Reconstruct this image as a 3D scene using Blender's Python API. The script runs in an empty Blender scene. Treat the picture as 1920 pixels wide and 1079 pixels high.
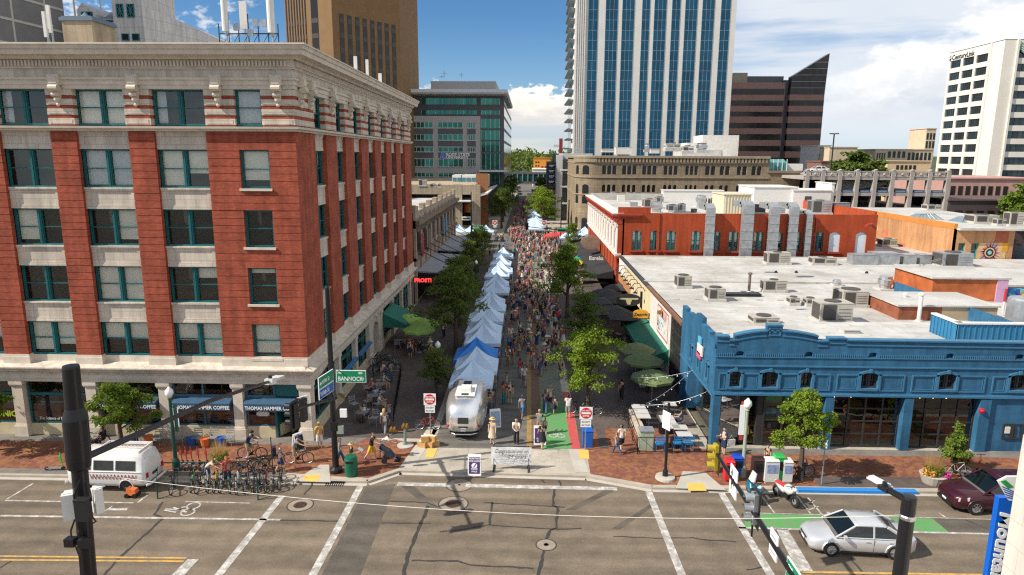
import bpy,math,random
from math import sin,cos,pi,radians,sqrt,atan2
from mathutils import Vector,Matrix
random.seed(8)
scene=bpy.context.scene
COL=scene.collection
# survey: a photo point on a known plane -> metres
CF,CX,CY,PITCH,YAW,ROLL,CH=1260.,960.,539.5,radians(11.0),radians(1.34),radians(.3),17.4
def cam_basis():
 f=Vector((-sin(YAW)*cos(PITCH),cos(YAW)*cos(PITCH),-sin(PITCH)))
 r=Vector((cos(YAW),sin(YAW),0));u=r.cross(f)
 c,s=cos(ROLL),sin(ROLL)
 return c*r+s*u,-s*r+c*u,f
CR,CU,CFW=cam_basis()
def ray(px,py):return CFW+CR*((px-CX)/CF)-CU*((py-CY)/CF)
def G(px,py,z=0.):
 d=ray(px,py);t=(z-CH)/d.z;return Vector((d.x*t,d.y*t,z))
def PY(px,py,Y):
 d=ray(px,py);t=Y/d.y;return Vector((d.x*t,Y,CH+d.z*t))
def PX(px,py,X):
 d=ray(px,py);t=X/d.x;return Vector((X,d.y*t,CH+d.z*t))
 # objects
def tag(o,label=None,cat=None,group=None,kind=None):
 if label:o['label']=label
 if cat:o['category']=cat
 if group:o['group']=group
 if kind:o['kind']=kind
 return o
def thing(name,label,cat,loc=(0,0,0),rz=0.,group=None):
 o=bpy.data.objects.new(name,None);COL.objects.link(o)
 o.location=loc;o.rotation_euler=(0,0,rz);o.empty_display_size=.3
 return tag(o,label,cat,group)
def link(name,data,parent=None,loc=(0,0,0),rz=0.):
 o=bpy.data.objects.new(name,data);COL.objects.link(o)
 o.location=loc;o.rotation_euler=(0,0,rz)
 if parent:o.parent=parent
 return o
def copy_tree(o,parent=None):
 c=o.copy();COL.objects.link(c)
 if parent:c.parent=parent
 for ch in o.children:copy_tree(ch,c)
 return c
def dup(o,loc,rz=0.,label=None,sc=None,group=None):
 c=copy_tree(o);c.location=loc;c.rotation_euler=(0,0,rz)
 if label:c['label']=label
 if group:c['group']=group
 if sc:c.scale=(sc,sc,sc)if not hasattr(sc,'__len__')else sc
 return c
class MB:
 """collects faces, becomes one mesh"""
 def __init__(s):s.v=[];s.f=[];s.m=[];s.org=Vector((0,0,0))
 def face(s,pts,m=0):
  n=len(s.v);s.v+=[tuple(p)for p in pts];s.f.append(tuple(range(n,n+len(pts))));s.m.append(m)
 def hexa(s,p,m=0,skip=''):
  n=len(s.v);s.v+=[tuple(q)for q in p]
  for k,q in zip('bt1234',((0,3,2,1),(4,5,6,7),(0,1,5,4),(1,2,6,5),(2,3,7,6),(3,0,4,7))):
   if k not in skip:s.f.append(tuple(n+i for i in q));s.m.append(m)
 def box(s,x0,x1,y0,y1,z0,z1,m=0):
  s.hexa([(x0,y0,z0),(x1,y0,z0),(x1,y1,z0),(x0,y1,z0),(x0,y0,z1),(x1,y0,z1),(x1,y1,z1),(x0,y1,z1)],m)
 def fbox(s,F,u0,u1,z0,z1,d0,d1,m=0):
  s.hexa([F(u0,z0,d1),F(u1,z0,d1),F(u1,z0,d0),F(u0,z0,d0),F(u0,z1,d1),F(u1,z1,d1),F(u1,z1,d0),F(u0,z1,d0)],m)
 def obox(s,c,size,M=None,m=0):
  a,b,h=size[0]/2,size[1]/2,size[2]/2;c=Vector(c)
  P=[(-a,-b,-h),(a,-b,-h),(a,b,-h),(-a,b,-h),(-a,-b,h),(a,-b,h),(a,b,h),(-a,b,h)]
  s.hexa([c+(M@Vector(p)if M else Vector(p))for p in P],m)
 def cyl(s,p0,p1,r0,r1=None,n=8,m=0,caps=True):
  s.tube([p0,p1],[r0,r0 if r1 is None else r1],n,m,caps)
 def tube(s,path,r,n=6,m=0,caps=True,closed=False):
  path=[Vector(p)for p in path];k=len(path)
  if not hasattr(r,'__len__'):r=[r]*k
  b0=len(s.v);ref=None
  for i in range(k):
   if closed:t=path[(i+1)%k]-path[i-1]
   else:t=path[min(i+1,k-1)]-path[max(i-1,0)]
   if t.length<1e-9:t=Vector((0,0,1))
   t.normalize()
   if ref is None:ref=Vector((0,0,1))if abs(t.z)<.9 else Vector((1,0,0))
   a=ref-t*ref.dot(t)
   if a.length<1e-6:a=Vector((1,0,0))-t*t.x
   a.normalize();b=t.cross(a);ref=a
   for j in range(n):
    w=2*pi*j/n;s.v.append(tuple(path[i]+a*(r[i]*cos(w))+b*(r[i]*sin(w))))
  for i in range(k if closed else k-1):
   i2=(i+1)%k
   for j in range(n):
    j2=(j+1)%n;s.f.append((b0+i*n+j,b0+i*n+j2,b0+i2*n+j2,b0+i2*n+j));s.m.append(m)
  if caps and not closed:
   s.f.append(tuple(b0+n-1-j for j in range(n)));s.m.append(m)
   s.f.append(tuple(b0+(k-1)*n+j for j in range(n)));s.m.append(m)
 def lathe(s,prof,c=(0,0,0),n=12,m=0,sx=1,sy=1,close=True):
  b0=len(s.v);k=len(prof)
  for r,z in prof:
   for j in range(n):s.v.append((c[0]+sx*r*cos(2*pi*j/n),c[1]+sy*r*sin(2*pi*j/n),c[2]+z))
  for i in range(k-1):
   for j in range(n):
    j2=(j+1)%n;s.f.append((b0+i*n+j,b0+i*n+j2,b0+(i+1)*n+j2,b0+(i+1)*n+j));s.m.append(m)
  if close:
   s.f.append(tuple(b0+n-1-j for j in range(n)));s.m.append(m)
   s.f.append(tuple(b0+(k-1)*n+j for j in range(n)));s.m.append(m)
 def ball(s,c,r,n=8,m=0,k=5,sz=1.):
  s.lathe([(max(1e-3,r*sin(pi*i/k)),-r*sz*cos(pi*i/k))for i in range(k+1)],c,n,m)
 def prism(s,poly,z0,z1,m=0,mtop=None):
  """poly: ccw list of (x,y)"""
  n=len(poly);b=len(s.v)
  s.v+=[(x,y,z0)for x,y in poly]+[(x,y,z1)for x,y in poly]
  s.f.append(tuple(b+n-1-i for i in range(n)));s.m.append(m)
  s.f.append(tuple(b+n+i for i in range(n)));s.m.append(m if mtop is None else mtop)
  for i in range(n):
   j=(i+1)%n;s.f.append((b+i,b+j,b+n+j,b+n+i));s.m.append(m)
 def extrude(s,F,poly,d0,d1,m=0):
  """poly ccw in (u,z), extruded outwards d0->d1 on frame F"""
  n=len(poly);b=len(s.v)
  s.v+=[tuple(F(u,z,d1))for u,z in poly]+[tuple(F(u,z,d0))for u,z in poly]
  s.f.append(tuple(b+i for i in range(n)));s.m.append(m)
  s.f.append(tuple(b+2*n-1-i for i in range(n)));s.m.append(m)
  for i in range(n):
   j=(i+1)%n;s.f.append((b+j,b+i,b+n+i,b+n+j));s.m.append(m)
 def profile(s,F,prof,u0,u1,m=0):
  """prof: (d,z) outline, swept along u with end faces"""
  n=len(prof);b=len(s.v)
  s.v+=[tuple(F(u0,z,d))for d,z in prof]+[tuple(F(u1,z,d))for d,z in prof]
  s.f.append(tuple(b+i for i in range(n)));s.m.append(m)
  s.f.append(tuple(b+2*n-1-i for i in range(n)));s.m.append(m)
  for i in range(n):
   j=(i+1)%n;s.f.append((b+j,b+i,b+n+i,b+n+j));s.m.append(m)
 def wall(s,F,u0,u1,z0,z1,holes,depth=.25,m=0,mr=None):
  """sheet with openings (a,b,c,d[,arch rise]) and reveals"""
  mr=m if mr is None else mr
  us=sorted({u0,u1,*[h[0]for h in holes],*[h[1]for h in holes]});zs=sorted({z0,z1,*[h[2]for h in holes],*[h[3]for h in holes]})
  us=[u for u in us if u0-1e-6<=u<=u1+1e-6];zs=[z for z in zs if z0-1e-6<=z<=z1+1e-6]
  for i in range(len(us)-1):
   for j in range(len(zs)-1):
    a,b,c,d=us[i],us[i+1],zs[j],zs[j+1];mu,mz=(a+b)/2,(c+d)/2
    if any(h[0]<mu<h[1]and h[2]<mz<h[3]for h in holes):continue
    s.face([F(a,c,0),F(b,c,0),F(b,d,0),F(a,d,0)],m)
  for h in holes:
   a,b,c,d=h[:4];rise=h[4]if len(h)>4 else 0
   if rise<=0:top=[(a,d),(b,d)]
   else:
    hw=(b-a)/2;N=8
    if rise>=hw-.01:top=[((a+b)/2-hw*cos(pi*i/N),d-rise+rise*sin(pi*i/N))for i in range(N+1)]
    else:
     R=(hw*hw+rise*rise)/(2*rise);th=math.asin(hw/R)
     top=[((a+b)/2+R*sin(-th+2*th*i/N),d-R+R*cos(-th+2*th*i/N))for i in range(N+1)]
    h2=len(top)//2
    s.face([F(a,d,0)]+[F(u,z,0)for u,z in top[:h2+1]],m);s.face([F(b,d,0)]+[F(u,z,0)for u,z in top[h2:]],m)
   loop=[(a,c)]+top+[(b,c)]
   for i in range(len(loop)):
    p,q=loop[i],loop[(i+1)%len(loop)]
    s.face([F(p[0],p[1],0),F(q[0],q[1],0),F(q[0],q[1],-depth),F(p[0],p[1],-depth)],mr)
 def mesh(s,name,mats,smooth=False,weld=False):
  me=bpy.data.meshes.new(name)
  o=s.org;vv=[(x-o.x,y-o.y,z-o.z)for x,y,z in s.v]
  me.from_pydata(vv,[],s.f)
  if not hasattr(mats,'__len__'):mats=[mats]
  for mt in mats:me.materials.append(mt)
  if len(mats)>1:me.polygons.foreach_set('material_index',s.m)
  if smooth:me.polygons.foreach_set('use_smooth',[True]*len(s.f))
  me.update()
  return me
 def build(s,name,mats,parent=None,smooth=False,world=True):
  """world=True: vertices are world coordinates, re-based on the parent's location"""
  if parent is not None and world:s.org=parent_loc(parent)
  elif parent is None and world:
   n=len(s.v)
   s.org=Vector((sum(v[0]for v in s.v)/n,sum(v[1]for v in s.v)/n,min(v[2]for v in s.v)))
   o=link(name,s.mesh(name,mats,smooth));o.location=s.org;return o
  return link(name,s.mesh(name,mats,smooth),parent)
def parent_loc(p):
 v=Vector((0,0,0))
 while p is not None:v+=Vector(p.location);p=p.parent
 return v
class Frame:
 """facade frame: u along the wall, z up, d outwards. rot 0 faces -Y, 90 faces +X, -90 faces -X"""
 def __init__(s,x,y,rot=0,z=0.):
  a=radians(rot);s.a=a;s.o=Vector((x,y,z));s.U=Vector((cos(a),sin(a),0));s.N=Vector((sin(a),-cos(a),0))
 def __call__(s,u,z,d=0.):return s.o+s.U*u+s.N*d+Vector((0,0,z))
def facebuild(mb,name,mats,root,**k):return mb.build(name,mats,root,**k)
_txt={}
def text(name,body,size,mat,parent,loc,rot,extrude=.01,align='LEFT',sx=1.,bold=0.,shear=0.):
 key=(body,size,align,extrude,bold,shear,mat.name)
 cu=_txt.get(key)
 if cu is None:
  cu=bpy.data.curves.new(name,'FONT');cu.body=body;cu.size=size;cu.extrude=extrude;cu.align_x=align
  cu.offset=bold;cu.resolution_u=2;cu.materials.append(mat);cu.shear=shear;_txt[key]=cu
 o=bpy.data.objects.new(name,cu);COL.objects.link(o);o.rotation_euler=rot;o.scale=(sx,1,1)
 o.location=Vector(loc)-(parent_loc(parent)if parent else Vector())
 if parent:o.parent=parent
 return o
def ftext(name,body,size,mat,parent,F,u,z,d,**k):
 return text(name,body,size,mat,parent,F(u,z,d),(pi/2,0,F.a),**k)
 # materials
def nodes(name):
 m=bpy.data.materials.new(name);m.use_nodes=True;nt=m.node_tree
 return m,nt,nt.nodes['Principled BSDF']
def N(nt,typ,**k):
 n=nt.nodes.new(typ)
 for a,b in k.items():
  if a in n.inputs.keys()if isinstance(a,str)else False:n.inputs[a].default_value=b
  else:setattr(n,a,b)
 return n
def L(nt,a,b):nt.links.new(a,b)
def rgba(c):return(c[0],c[1],c[2],1)
def mixc(nt,fac,a,b,mode='MIX'):
 n=nt.nodes.new('ShaderNodeMix');n.data_type='RGBA';n.blend_type=mode
 for idx,x in((0,fac),(6,a),(7,b)):
  if hasattr(x,'links'):L(nt,x,n.inputs[idx])
  else:n.inputs[idx].default_value=x if not isinstance(x,tuple)else rgba(x)
 return n.outputs[2]
def ramp(nt,fac,stops):
 n=nt.nodes.new('ShaderNodeValToRGB');e=n.color_ramp.elements
 while len(e)<len(stops):e.new(.5)
 for i,(p,c)in enumerate(stops):e[i].position=p;e[i].color=rgba(c)if hasattr(c,'__len__')else(c,c,c,1)
 L(nt,fac,n.inputs[0]);return n.outputs[0]
def mapped(nt,world=False,scale=(1,1,1)):
 c=nt.nodes.new('ShaderNodeNewGeometry').outputs['Position']if world else nt.nodes.new('ShaderNodeTexCoord').outputs['Object']
 m=nt.nodes.new('ShaderNodeMapping');m.inputs['Scale'].default_value=scale;L(nt,c,m.inputs[0]);return m.outputs[0]
def noise(nt,vec,sc,det=4,rough=.55):
 n=nt.nodes.new('ShaderNodeTexNoise');n.inputs['Scale'].default_value=sc;n.inputs['Detail'].default_value=det;n.inputs['Roughness'].default_value=rough
 L(nt,vec,n.inputs['Vector']);return n.outputs[0]
def bump(nt,b,h,st=.3,dist=.02):
 n=nt.nodes.new('ShaderNodeBump');n.inputs['Strength'].default_value=st;n.inputs['Distance'].default_value=dist
 L(nt,h,n.inputs['Height']);L(nt,n.outputs[0],b.inputs['Normal'])
def mat(name,col,rough=.75,var=.18,sc=3.,metal=0.,spec=.4,bmp=0.,fine=0.,world=False,streak=False,obj=False,coat=0.):
 m,nt,b=nodes(name)
 b.inputs['Roughness'].default_value=rough;b.inputs['Metallic'].default_value=metal
 b.inputs['Specular IOR Level'].default_value=spec;b.inputs['Coat Weight'].default_value=coat
 base=rgba(col)
 if obj:
  base=nt.nodes.new('ShaderNodeObjectInfo').outputs['Color']
 if var>0:
  v=mapped(nt,world,(1,1,.25)if streak else(1,1,1))
  f=noise(nt,v,sc,5)
  lo,hi=1-var,1+var*.6
  mul=ramp(nt,f,[(.3,(lo,lo*.99,lo*.97)),(.7,(hi,hi,hi))])
  c=mixc(nt,1.,base,mul,'MULTIPLY')
  if fine:
   f2=noise(nt,v,sc*22,2,.7);mul2=ramp(nt,f2,[(.3,1-fine),(.7,1+fine)]);c=mixc(nt,1.,c,mul2,'MULTIPLY')
  L(nt,c,b.inputs['Base Color'])
  if bmp:bump(nt,b,f if not fine else f2,bmp)
 elif obj:L(nt,base,b.inputs['Base Color'])
 else:b.inputs['Base Color'].default_value=base
 return m
def wallvec(nt,sx=1.,sz=1.,obj=True):
 c=nt.nodes.new('ShaderNodeNewGeometry').outputs['Position']if not obj else nt.nodes.new('ShaderNodeTexCoord').outputs['Object']
 s=nt.nodes.new('ShaderNodeSeparateXYZ');L(nt,c,s.inputs[0])
 a=nt.nodes.new('ShaderNodeMath');a.operation='ADD';L(nt,s.outputs[0],a.inputs[0]);L(nt,s.outputs[1],a.inputs[1])
 k=nt.nodes.new('ShaderNodeCombineXYZ');L(nt,a.outputs[0],k.inputs[0]);L(nt,s.outputs[2],k.inputs[1])
 return k.outputs[0],c
def brick(name,c1,c2,mortar,bw=.22,bh=.075,mort=.012,rough=.85,var=.2,bmp=.25,vsc=.6,off=.5):
 m,nt,b=nodes(name);b.inputs['Roughness'].default_value=rough;b.inputs['Specular IOR Level'].default_value=.25
 v,c=wallvec(nt)
 t=nt.nodes.new('ShaderNodeTexBrick');L(nt,v,t.inputs['Vector'])
 t.inputs['Scale'].default_value=1;t.inputs['Brick Width'].default_value=bw;t.inputs['Row Height'].default_value=bh
 t.inputs['Mortar Size'].default_value=mort;t.inputs['Mortar Smooth'].default_value=.2;t.offset=off
 t.inputs['Color1'].default_value=rgba(c1);t.inputs['Color2'].default_value=rgba(c2);t.inputs['Mortar'].default_value=rgba(mortar)
 f=noise(nt,c,vsc,6,.6);mul=ramp(nt,f,[(.3,1-var),(.7,1+var*.6)])
 sm=nt.nodes.new('ShaderNodeMapping');sm.inputs['Scale'].default_value=(2.2,2.2,.22);L(nt,c,sm.inputs[0]);st=ramp(nt,noise(nt,sm.outputs[0],1.,5,.6),[(.36,.8),(.6,1.06)])
 L(nt,mixc(nt,1.,mixc(nt,1.,t.outputs[0],mul,'MULTIPLY'),st,'MULTIPLY'),b.inputs['Base Color'])
 if bmp:bump(nt,b,t.outputs[1],-bmp,.01)
 return m
def glassmat(name,tint=(.85,.9,.9),see=.75,rough=.03,f0=.09):
 """clear glazing: see-through, with a sky reflection that grows at grazing angles"""
 m=bpy.data.materials.new(name);m.use_nodes=True;nt=m.node_tree;nt.nodes.clear()
 o=nt.nodes.new('ShaderNodeOutputMaterial');mx=nt.nodes.new('ShaderNodeMixShader');t=nt.nodes.new('ShaderNodeBsdfTransparent')
 g=nt.nodes.new('ShaderNodeBsdfGlossy');g.inputs['Roughness'].default_value=rough;g.inputs['Color'].default_value=(1,1,1,1)
 t.inputs[0].default_value=(tint[0]*see,tint[1]*see,tint[2]*see,1)
 lw=nt.nodes.new('ShaderNodeLayerWeight');lw.inputs[0].default_value=.25
 mr=nt.nodes.new('ShaderNodeMapRange');mr.inputs['To Min'].default_value=f0;mr.inputs['To Max'].default_value=.9
 L(nt,lw.outputs['Fresnel'],mr.inputs[0]);L(nt,mr.outputs[0],mx.inputs[0]);L(nt,t.outputs[0],mx.inputs[1]);L(nt,g.outputs[0],mx.inputs[2]);L(nt,mx.outputs[0],o.inputs[0])
 return m
def darkglass(name,col,metal=.7,rough=.06,wave=.0,var=.3,sc=.25):
 m,nt,b=nodes(name);b.inputs['Metallic'].default_value=metal;b.inputs['Roughness'].default_value=rough
 v,c=wallvec(nt)
 t=nt.nodes.new('ShaderNodeTexBrick');L(nt,v,t.inputs['Vector']);t.inputs['Scale'].default_value=sc;t.inputs['Mortar Size'].default_value=0
 t.offset=0;t.inputs['Brick Width'].default_value=.4;t.inputs['Row Height'].default_value=1.
 t.inputs['Color1'].default_value=rgba([x*(1-var)for x in col]);t.inputs['Color2'].default_value=rgba([x*(1+var)for x in col])
 L(nt,t.outputs[0],b.inputs['Base Color'])
 if wave:bump(nt,b,noise(nt,v,.35,1),wave,.3)
 return m
def emit(name,col,st):
 m,nt,b=nodes(name);b.inputs['Base Color'].default_value=rgba(col);b.inputs['Emission Color'].default_value=rgba(col);b.inputs['Emission Strength'].default_value=st
 return m
 # camera, sun, sky
cd=bpy.data.cameras.new('camera');cam=link('camera',cd);cd.sensor_width=36;cd.lens=36*CF/1920;cd.clip_start=.1;cd.clip_end=6000
cam.matrix_world=Matrix((CR,CU,-CFW)).transposed().to_4x4();cam.location=(0,0,CH);scene.camera=cam
SUN_EL,SDX,SDY=radians(41.),.95,.312
ld=bpy.data.lights.new('sun','SUN');sun=link('sun',ld);ld.energy=4.8;ld.angle=radians(.53);ld.color=(1.,.93,.82)
sd=Vector((SDX*cos(SUN_EL),SDY*cos(SUN_EL),-sin(SUN_EL)))
sun.rotation_euler=sd.to_track_quat('-Z','Y').to_euler();sun.location=(-60,-20,80)
w=bpy.data.worlds.new('World');scene.world=w;w.use_nodes=True;nt=w.node_tree;nt.nodes.clear()
out=nt.nodes.new('ShaderNodeOutputWorld');bg=nt.nodes.new('ShaderNodeBackground');L(nt,bg.outputs[0],out.inputs[0])
sk=nt.nodes.new('ShaderNodeTexSky');sk.sky_type='NISHITA';sk.sun_disc=False;sk.sun_elevation=SUN_EL;sk.sun_rotation=atan2(-SDX,-SDY)
sk.air_density=1.;sk.dust_density=.3;sk.ozone_density=2.5;sk.altitude=800
tc=nt.nodes.new('ShaderNodeTexCoord').outputs['Generated']
sep=nt.nodes.new('ShaderNodeSeparateXYZ');L(nt,tc,sep.inputs[0])
def M1(op,a,b=None,c=None):
 n=nt.nodes.new('ShaderNodeMath');n.operation=op
 for i,x in enumerate((a,b,c)):
  if x is None:continue
  if hasattr(x,'links'):L(nt,x,n.inputs[i])
  else:n.inputs[i].default_value=x
 return n.outputs[0]
def MR(x,a,b,c=0.,d=1.):
 n=nt.nodes.new('ShaderNodeMapRange');n.interpolation_type='SMOOTHSTEP';L(nt,x,n.inputs[0])
 for i,q in enumerate((a,b,c,d)):n.inputs[i+1].default_value=q
 return n.outputs[0]
az=M1('ARCTAN2',sep.outputs[0],sep.outputs[1]);el=M1('ARCSINE',sep.outputs[2])
def cvec(sx,sy,ox=0.,oy=0.):
 k=nt.nodes.new('ShaderNodeCombineXYZ');L(nt,M1('MULTIPLY_ADD',az,sx,ox),k.inputs[0]);L(nt,M1('MULTIPLY_ADD',el,sy,oy),k.inputs[1]);return k.outputs[0]
nA=noise(nt,cvec(13,24),1.,10,.6);nB=noise(nt,cvec(34,60,3.1,1.7),1.,9,.6);nC=noise(nt,cvec(3.2,30,7.3,2.2),1.,7,.55);nD=noise(nt,cvec(5,9,2.3,5.5),1.,8,.6)
tA=M1('SUBTRACT',M1('ADD',M1('MULTIPLY_ADD',az,.36,-.03),M1('MULTIPLY',M1('SUBTRACT',nA,.5),.16)),el)
mA=M1('MULTIPLY',MR(tA,-.01,.03),M1('MULTIPLY',MR(M1('ADD',az,M1('MULTIPLY',nD,.12)),.42,.5),MR(el,.03,.085)))
bA=MR(M1('ADD',tA,M1('MULTIPLY',M1('SUBTRACT',nB,.5),.09)),.085,.005)
veil=M1('MULTIPLY',M1('MULTIPLY',MR(nC,.25,.52,.35,1.),MR(az,.14,.33)),MR(el,-.01,.06,.5,.97))
tB=M1('SUBTRACT',M1('ADD',.098,M1('MULTIPLY',M1('SUBTRACT',nB,.5),.085)),el)
mB=M1('MULTIPLY',M1('MULTIPLY',MR(tB,0,.008),MR(el,.02,.06,.55,1.)),M1('MULTIPLY',MR(az,-.3,-.08,.3),MR(az,.16,.07)))
bB=MR(tB,.05,.0)
puff=M1('MULTIPLY',MR(nB,.5,.64),M1('MULTIPLY',MR(az,-.34,-.4),MR(el,.11,.16)))
behind=M1('MULTIPLY',MR(nD,.47,.6),MR(M1('ABSOLUTE',az),1.2,1.7))
hz=MR(el,.2,-.02)
tint=nt.nodes.new('ShaderNodeMix');tint.data_type='RGBA';tint.blend_type='MULTIPLY';tint.inputs[0].default_value=1.;L(nt,sk.outputs[0],tint.inputs[6]);tint.inputs[7].default_value=(.5,.77,.97,1)
skyc=mixc(nt,M1('MULTIPLY',hz,.5),tint.outputs[2],(4.6,5.6,6.4))
c_=mixc(nt,M1('MAXIMUM',M1('MULTIPLY',puff,.7),M1('MULTIPLY',behind,.85)),skyc,(8.4,8.3,8.2))
c_=mixc(nt,veil,c_,mixc(nt,nD,(6.0,6.7,7.7),(8.0,8.2,8.4)))
c_=mixc(nt,mB,c_,mixc(nt,bB,mixc(nt,MR(nC,.4,.6),(6.2,6.5,6.8),(8.3,7.6,6.8)),(10.2,9.6,8.8)))
c_=mixc(nt,mA,c_,mixc(nt,bA,mixc(nt,MR(nA,.35,.65),(5.8,6.4,7.2),(7.8,7.9,8.1)),(10.6,10.4,10.1)))
L(nt,c_,bg.inputs[0]);bg.inputs[1].default_value=.082
scene.view_settings.view_transform='Standard';scene.view_settings.look='None';scene.view_settings.exposure=.5;scene.view_settings.gamma=1
scene.cycles.max_bounces=6;scene.cycles.transparent_max_bounces=12;scene.cycles.diffuse_bounces=3;scene.cycles.glossy_bounces=3
scene.cycles.use_denoising=False;scene.cycles.filter_width=1.25
# palette
def roofmat(name,col):
 m,nt,b=nodes(name);b.inputs['Roughness'].default_value=.7;v=mapped(nt);t=nt.nodes.new('ShaderNodeTexBrick');L(nt,v,t.inputs['Vector']);t.inputs['Scale'].default_value=1;t.inputs['Brick Width'].default_value=14.;t.inputs['Row Height'].default_value=1.9;t.inputs['Mortar Size'].default_value=.03
 t.inputs['Color1'].default_value=rgba(col);t.inputs['Color2'].default_value=rgba([x*.94 for x in col]);t.inputs['Mortar'].default_value=rgba([x*.72 for x in col])
 c=mixc(nt,ramp(nt,noise(nt,v,.16,6,.62),[(.46,0),(.64,.7)]),t.outputs[0],(.34,.315,.275));c=mixc(nt,1.,c,ramp(nt,noise(nt,v,.7,6,.65),[(.3,.78),(.7,1.08)]),'MULTIPLY');c=mixc(nt,ramp(nt,noise(nt,v,1.5,3,.5),[(.62,0),(.7,.45)]),c,(.25,.22,.18));L(nt,c,b.inputs['Base Color']);return m
BRICK=brick('red_brick',(.44,.098,.05),(.32,.062,.036),(.24,.075,.045),bmp=.25,var=.3,vsc=.9)
BRICKP=mat('painted_red_brick',(.42,.065,.028),.7,.22,1.2,fine=.08)
CREAM=brick('cream_terracotta',(.6,.53,.44),(.55,.48,.4),(.4,.34,.28),bw=.62,bh=.45,mort=.012,rough=.6,var=.12,bmp=.1)
CREAMP=mat('cream_stone_trim',(.6,.53,.44),.6,.16,1.6)
TEAL=mat('teal_paint',(.01,.115,.125),.45,.15)
CLEAR=glassmat('window_glass',(.95,.98,.97),.98,.03,.06);SHOPGLASS=glassmat('shop_glass',(.75,.82,.82),.55,.02,.07)
ROOM=mat('dark_room',(.03,.028,.026),.9,.3,.8)
BLIND=mat('cream_blind',(.82,.78,.68),.8,.05);CURTAIN=mat('white_curtain',(.62,.63,.64),.8,.1,6)
ROOFW=roofmat('white_membrane_roof',(.53,.515,.48));ROOFG=mat('gravel_roof',(.35,.31,.26),.9,.2,.6,fine=.1)
WHITE=mat('white_paint',(.66,.65,.62),.5,.08);GREYM=mat('galvanised_metal',(.42,.44,.46),.42,.28,1.5,metal=.6)
DKMETAL=mat('black_metal',(.018,.019,.02),.4,.15);STEEL=mat('brushed_steel',(.6,.61,.62),.3,.1,metal=.9)
UNIT=mat('beige_sheet_metal',(.42,.39,.34),.5,.15,2.);UNITD=mat('dark_grille',(.07,.065,.06),.6,.3,9)
CONC=mat('pale_concrete',(.42,.39,.34),.85,.14,.8,fine=.1);KERBM=mat('kerb_concrete',(.38,.33,.27),.85,.16,1.2,fine=.1)
BLACKP=mat('black_paint',(.012,.012,.014),.35,.1);GREENP=mat('dark_green_paint',(.01,.06,.045),.4,.15)
RUBBER=mat('rubber',(.015,.015,.015),.8,.1);WOOD=mat('timber',(.28,.17,.09),.7,.25,4)
LETW=mat('white_lettering',(.8,.8,.78),.5,0);LETK=mat('black_lettering',(.02,.02,.022),.5,0)
# ground, road, pavements, markings
def struct(o):o['kind']='structure';return o
def asphalt(name,col,stain=.35,streak=True):
 m,nt,b=nodes(name);b.inputs['Roughness'].default_value=.9;b.inputs['Specular IOR Level'].default_value=.25
 v=mapped(nt);big=noise(nt,mapped(nt,False,(.12,.5,1)),.9,6,.62);mid=noise(nt,v,1.1,5,.6);fin=noise(nt,v,11,5,.8)
 c=mixc(nt,ramp(nt,big,[(.34,0),(.68,1)]),tuple(x*(1-stain)for x in col),tuple(x*1.14 for x in col))
 c=mixc(nt,1.,c,ramp(nt,mid,[(.3,.8),(.7,1.12)]),'MULTIPLY');c=mixc(nt,1.,c,ramp(nt,fin,[(.28,.66),(.72,1.3)]),'MULTIPLY')
 ty=nt.nodes.new('ShaderNodeTexWave');ty.bands_direction='Y';ty.inputs['Scale'].default_value=.27;ty.inputs['Distortion'].default_value=1.2;ty.inputs['Detail'].default_value=3;L(nt,v,ty.inputs['Vector']);c=mixc(nt,1.,c,ramp(nt,ty.outputs[1],[(.2,.9),(.8,1.07)]),'MULTIPLY')
 oil=noise(nt,mapped(nt,False,(.35,1.6,1)),.42,4,.5);c=mixc(nt,ramp(nt,oil,[(.64,0),(.8,.35)]),c,(.05,.046,.042))
 L(nt,c,b.inputs['Base Color']);bump(nt,b,fin,.25,.01);return m
ASPH=asphalt('worn_asphalt',(.178,.141,.103),.28);ASPHD=asphalt('asphalt_patch',(.11,.094,.078),.2);ASPHM=asphalt('mall_asphalt',(.15,.138,.122),.2)
TERR=mat('dry_ground',(.12,.11,.08),.95,.4,.01,fine=.2)
def pave(name,cols,bw,bh,mort,mc):
 m,nt,b=nodes(name);b.inputs['Roughness'].default_value=.85;b.inputs['Specular IOR Level'].default_value=.25
 v=mapped(nt);t=nt.nodes.new('ShaderNodeTexBrick');L(nt,v,t.inputs['Vector']);t.inputs['Scale'].default_value=1
 t.inputs['Brick Width'].default_value=bw;t.inputs['Row Height'].default_value=bh;t.inputs['Mortar Size'].default_value=mort
 t.inputs['Color1'].default_value=rgba(cols[0]);t.inputs['Color2'].default_value=rgba(cols[1]);t.inputs['Mortar'].default_value=rgba(mc)
 vo=nt.nodes.new('ShaderNodeTexVoronoi');vo.inputs['Scale'].default_value=4.2;L(nt,v,vo.inputs['Vector'])
 sp=nt.nodes.new('ShaderNodeSeparateColor');L(nt,vo.outputs['Color'],sp.inputs[0])
 c=mixc(nt,ramp(nt,sp.outputs[0],[(.35,0),(.75,1)]),t.outputs[0],cols[2])
 f=noise(nt,v,.35,6,.6);c=mixc(nt,1.,c,ramp(nt,f,[(.3,.72),(.7,1.16)]),'MULTIPLY')
 L(nt,c,b.inputs['Base Color']);return m
BRICKPAVE=pave('brick_paving',((.235,.085,.05),(.17,.06,.05),(.26,.115,.05)),.2,.1,.006,(.12,.07,.05))
PAVERS=pave('grey_pavers',((.1,.085,.078),(.085,.074,.07),(.115,.088,.075)),.3,.15,.006,(.06,.052,.05))
GREYP=pave('slate_strip',((.17,.155,.14),(.15,.14,.13),(.19,.165,.14)),.6,.3,.006,(.1,.09,.085))
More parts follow.
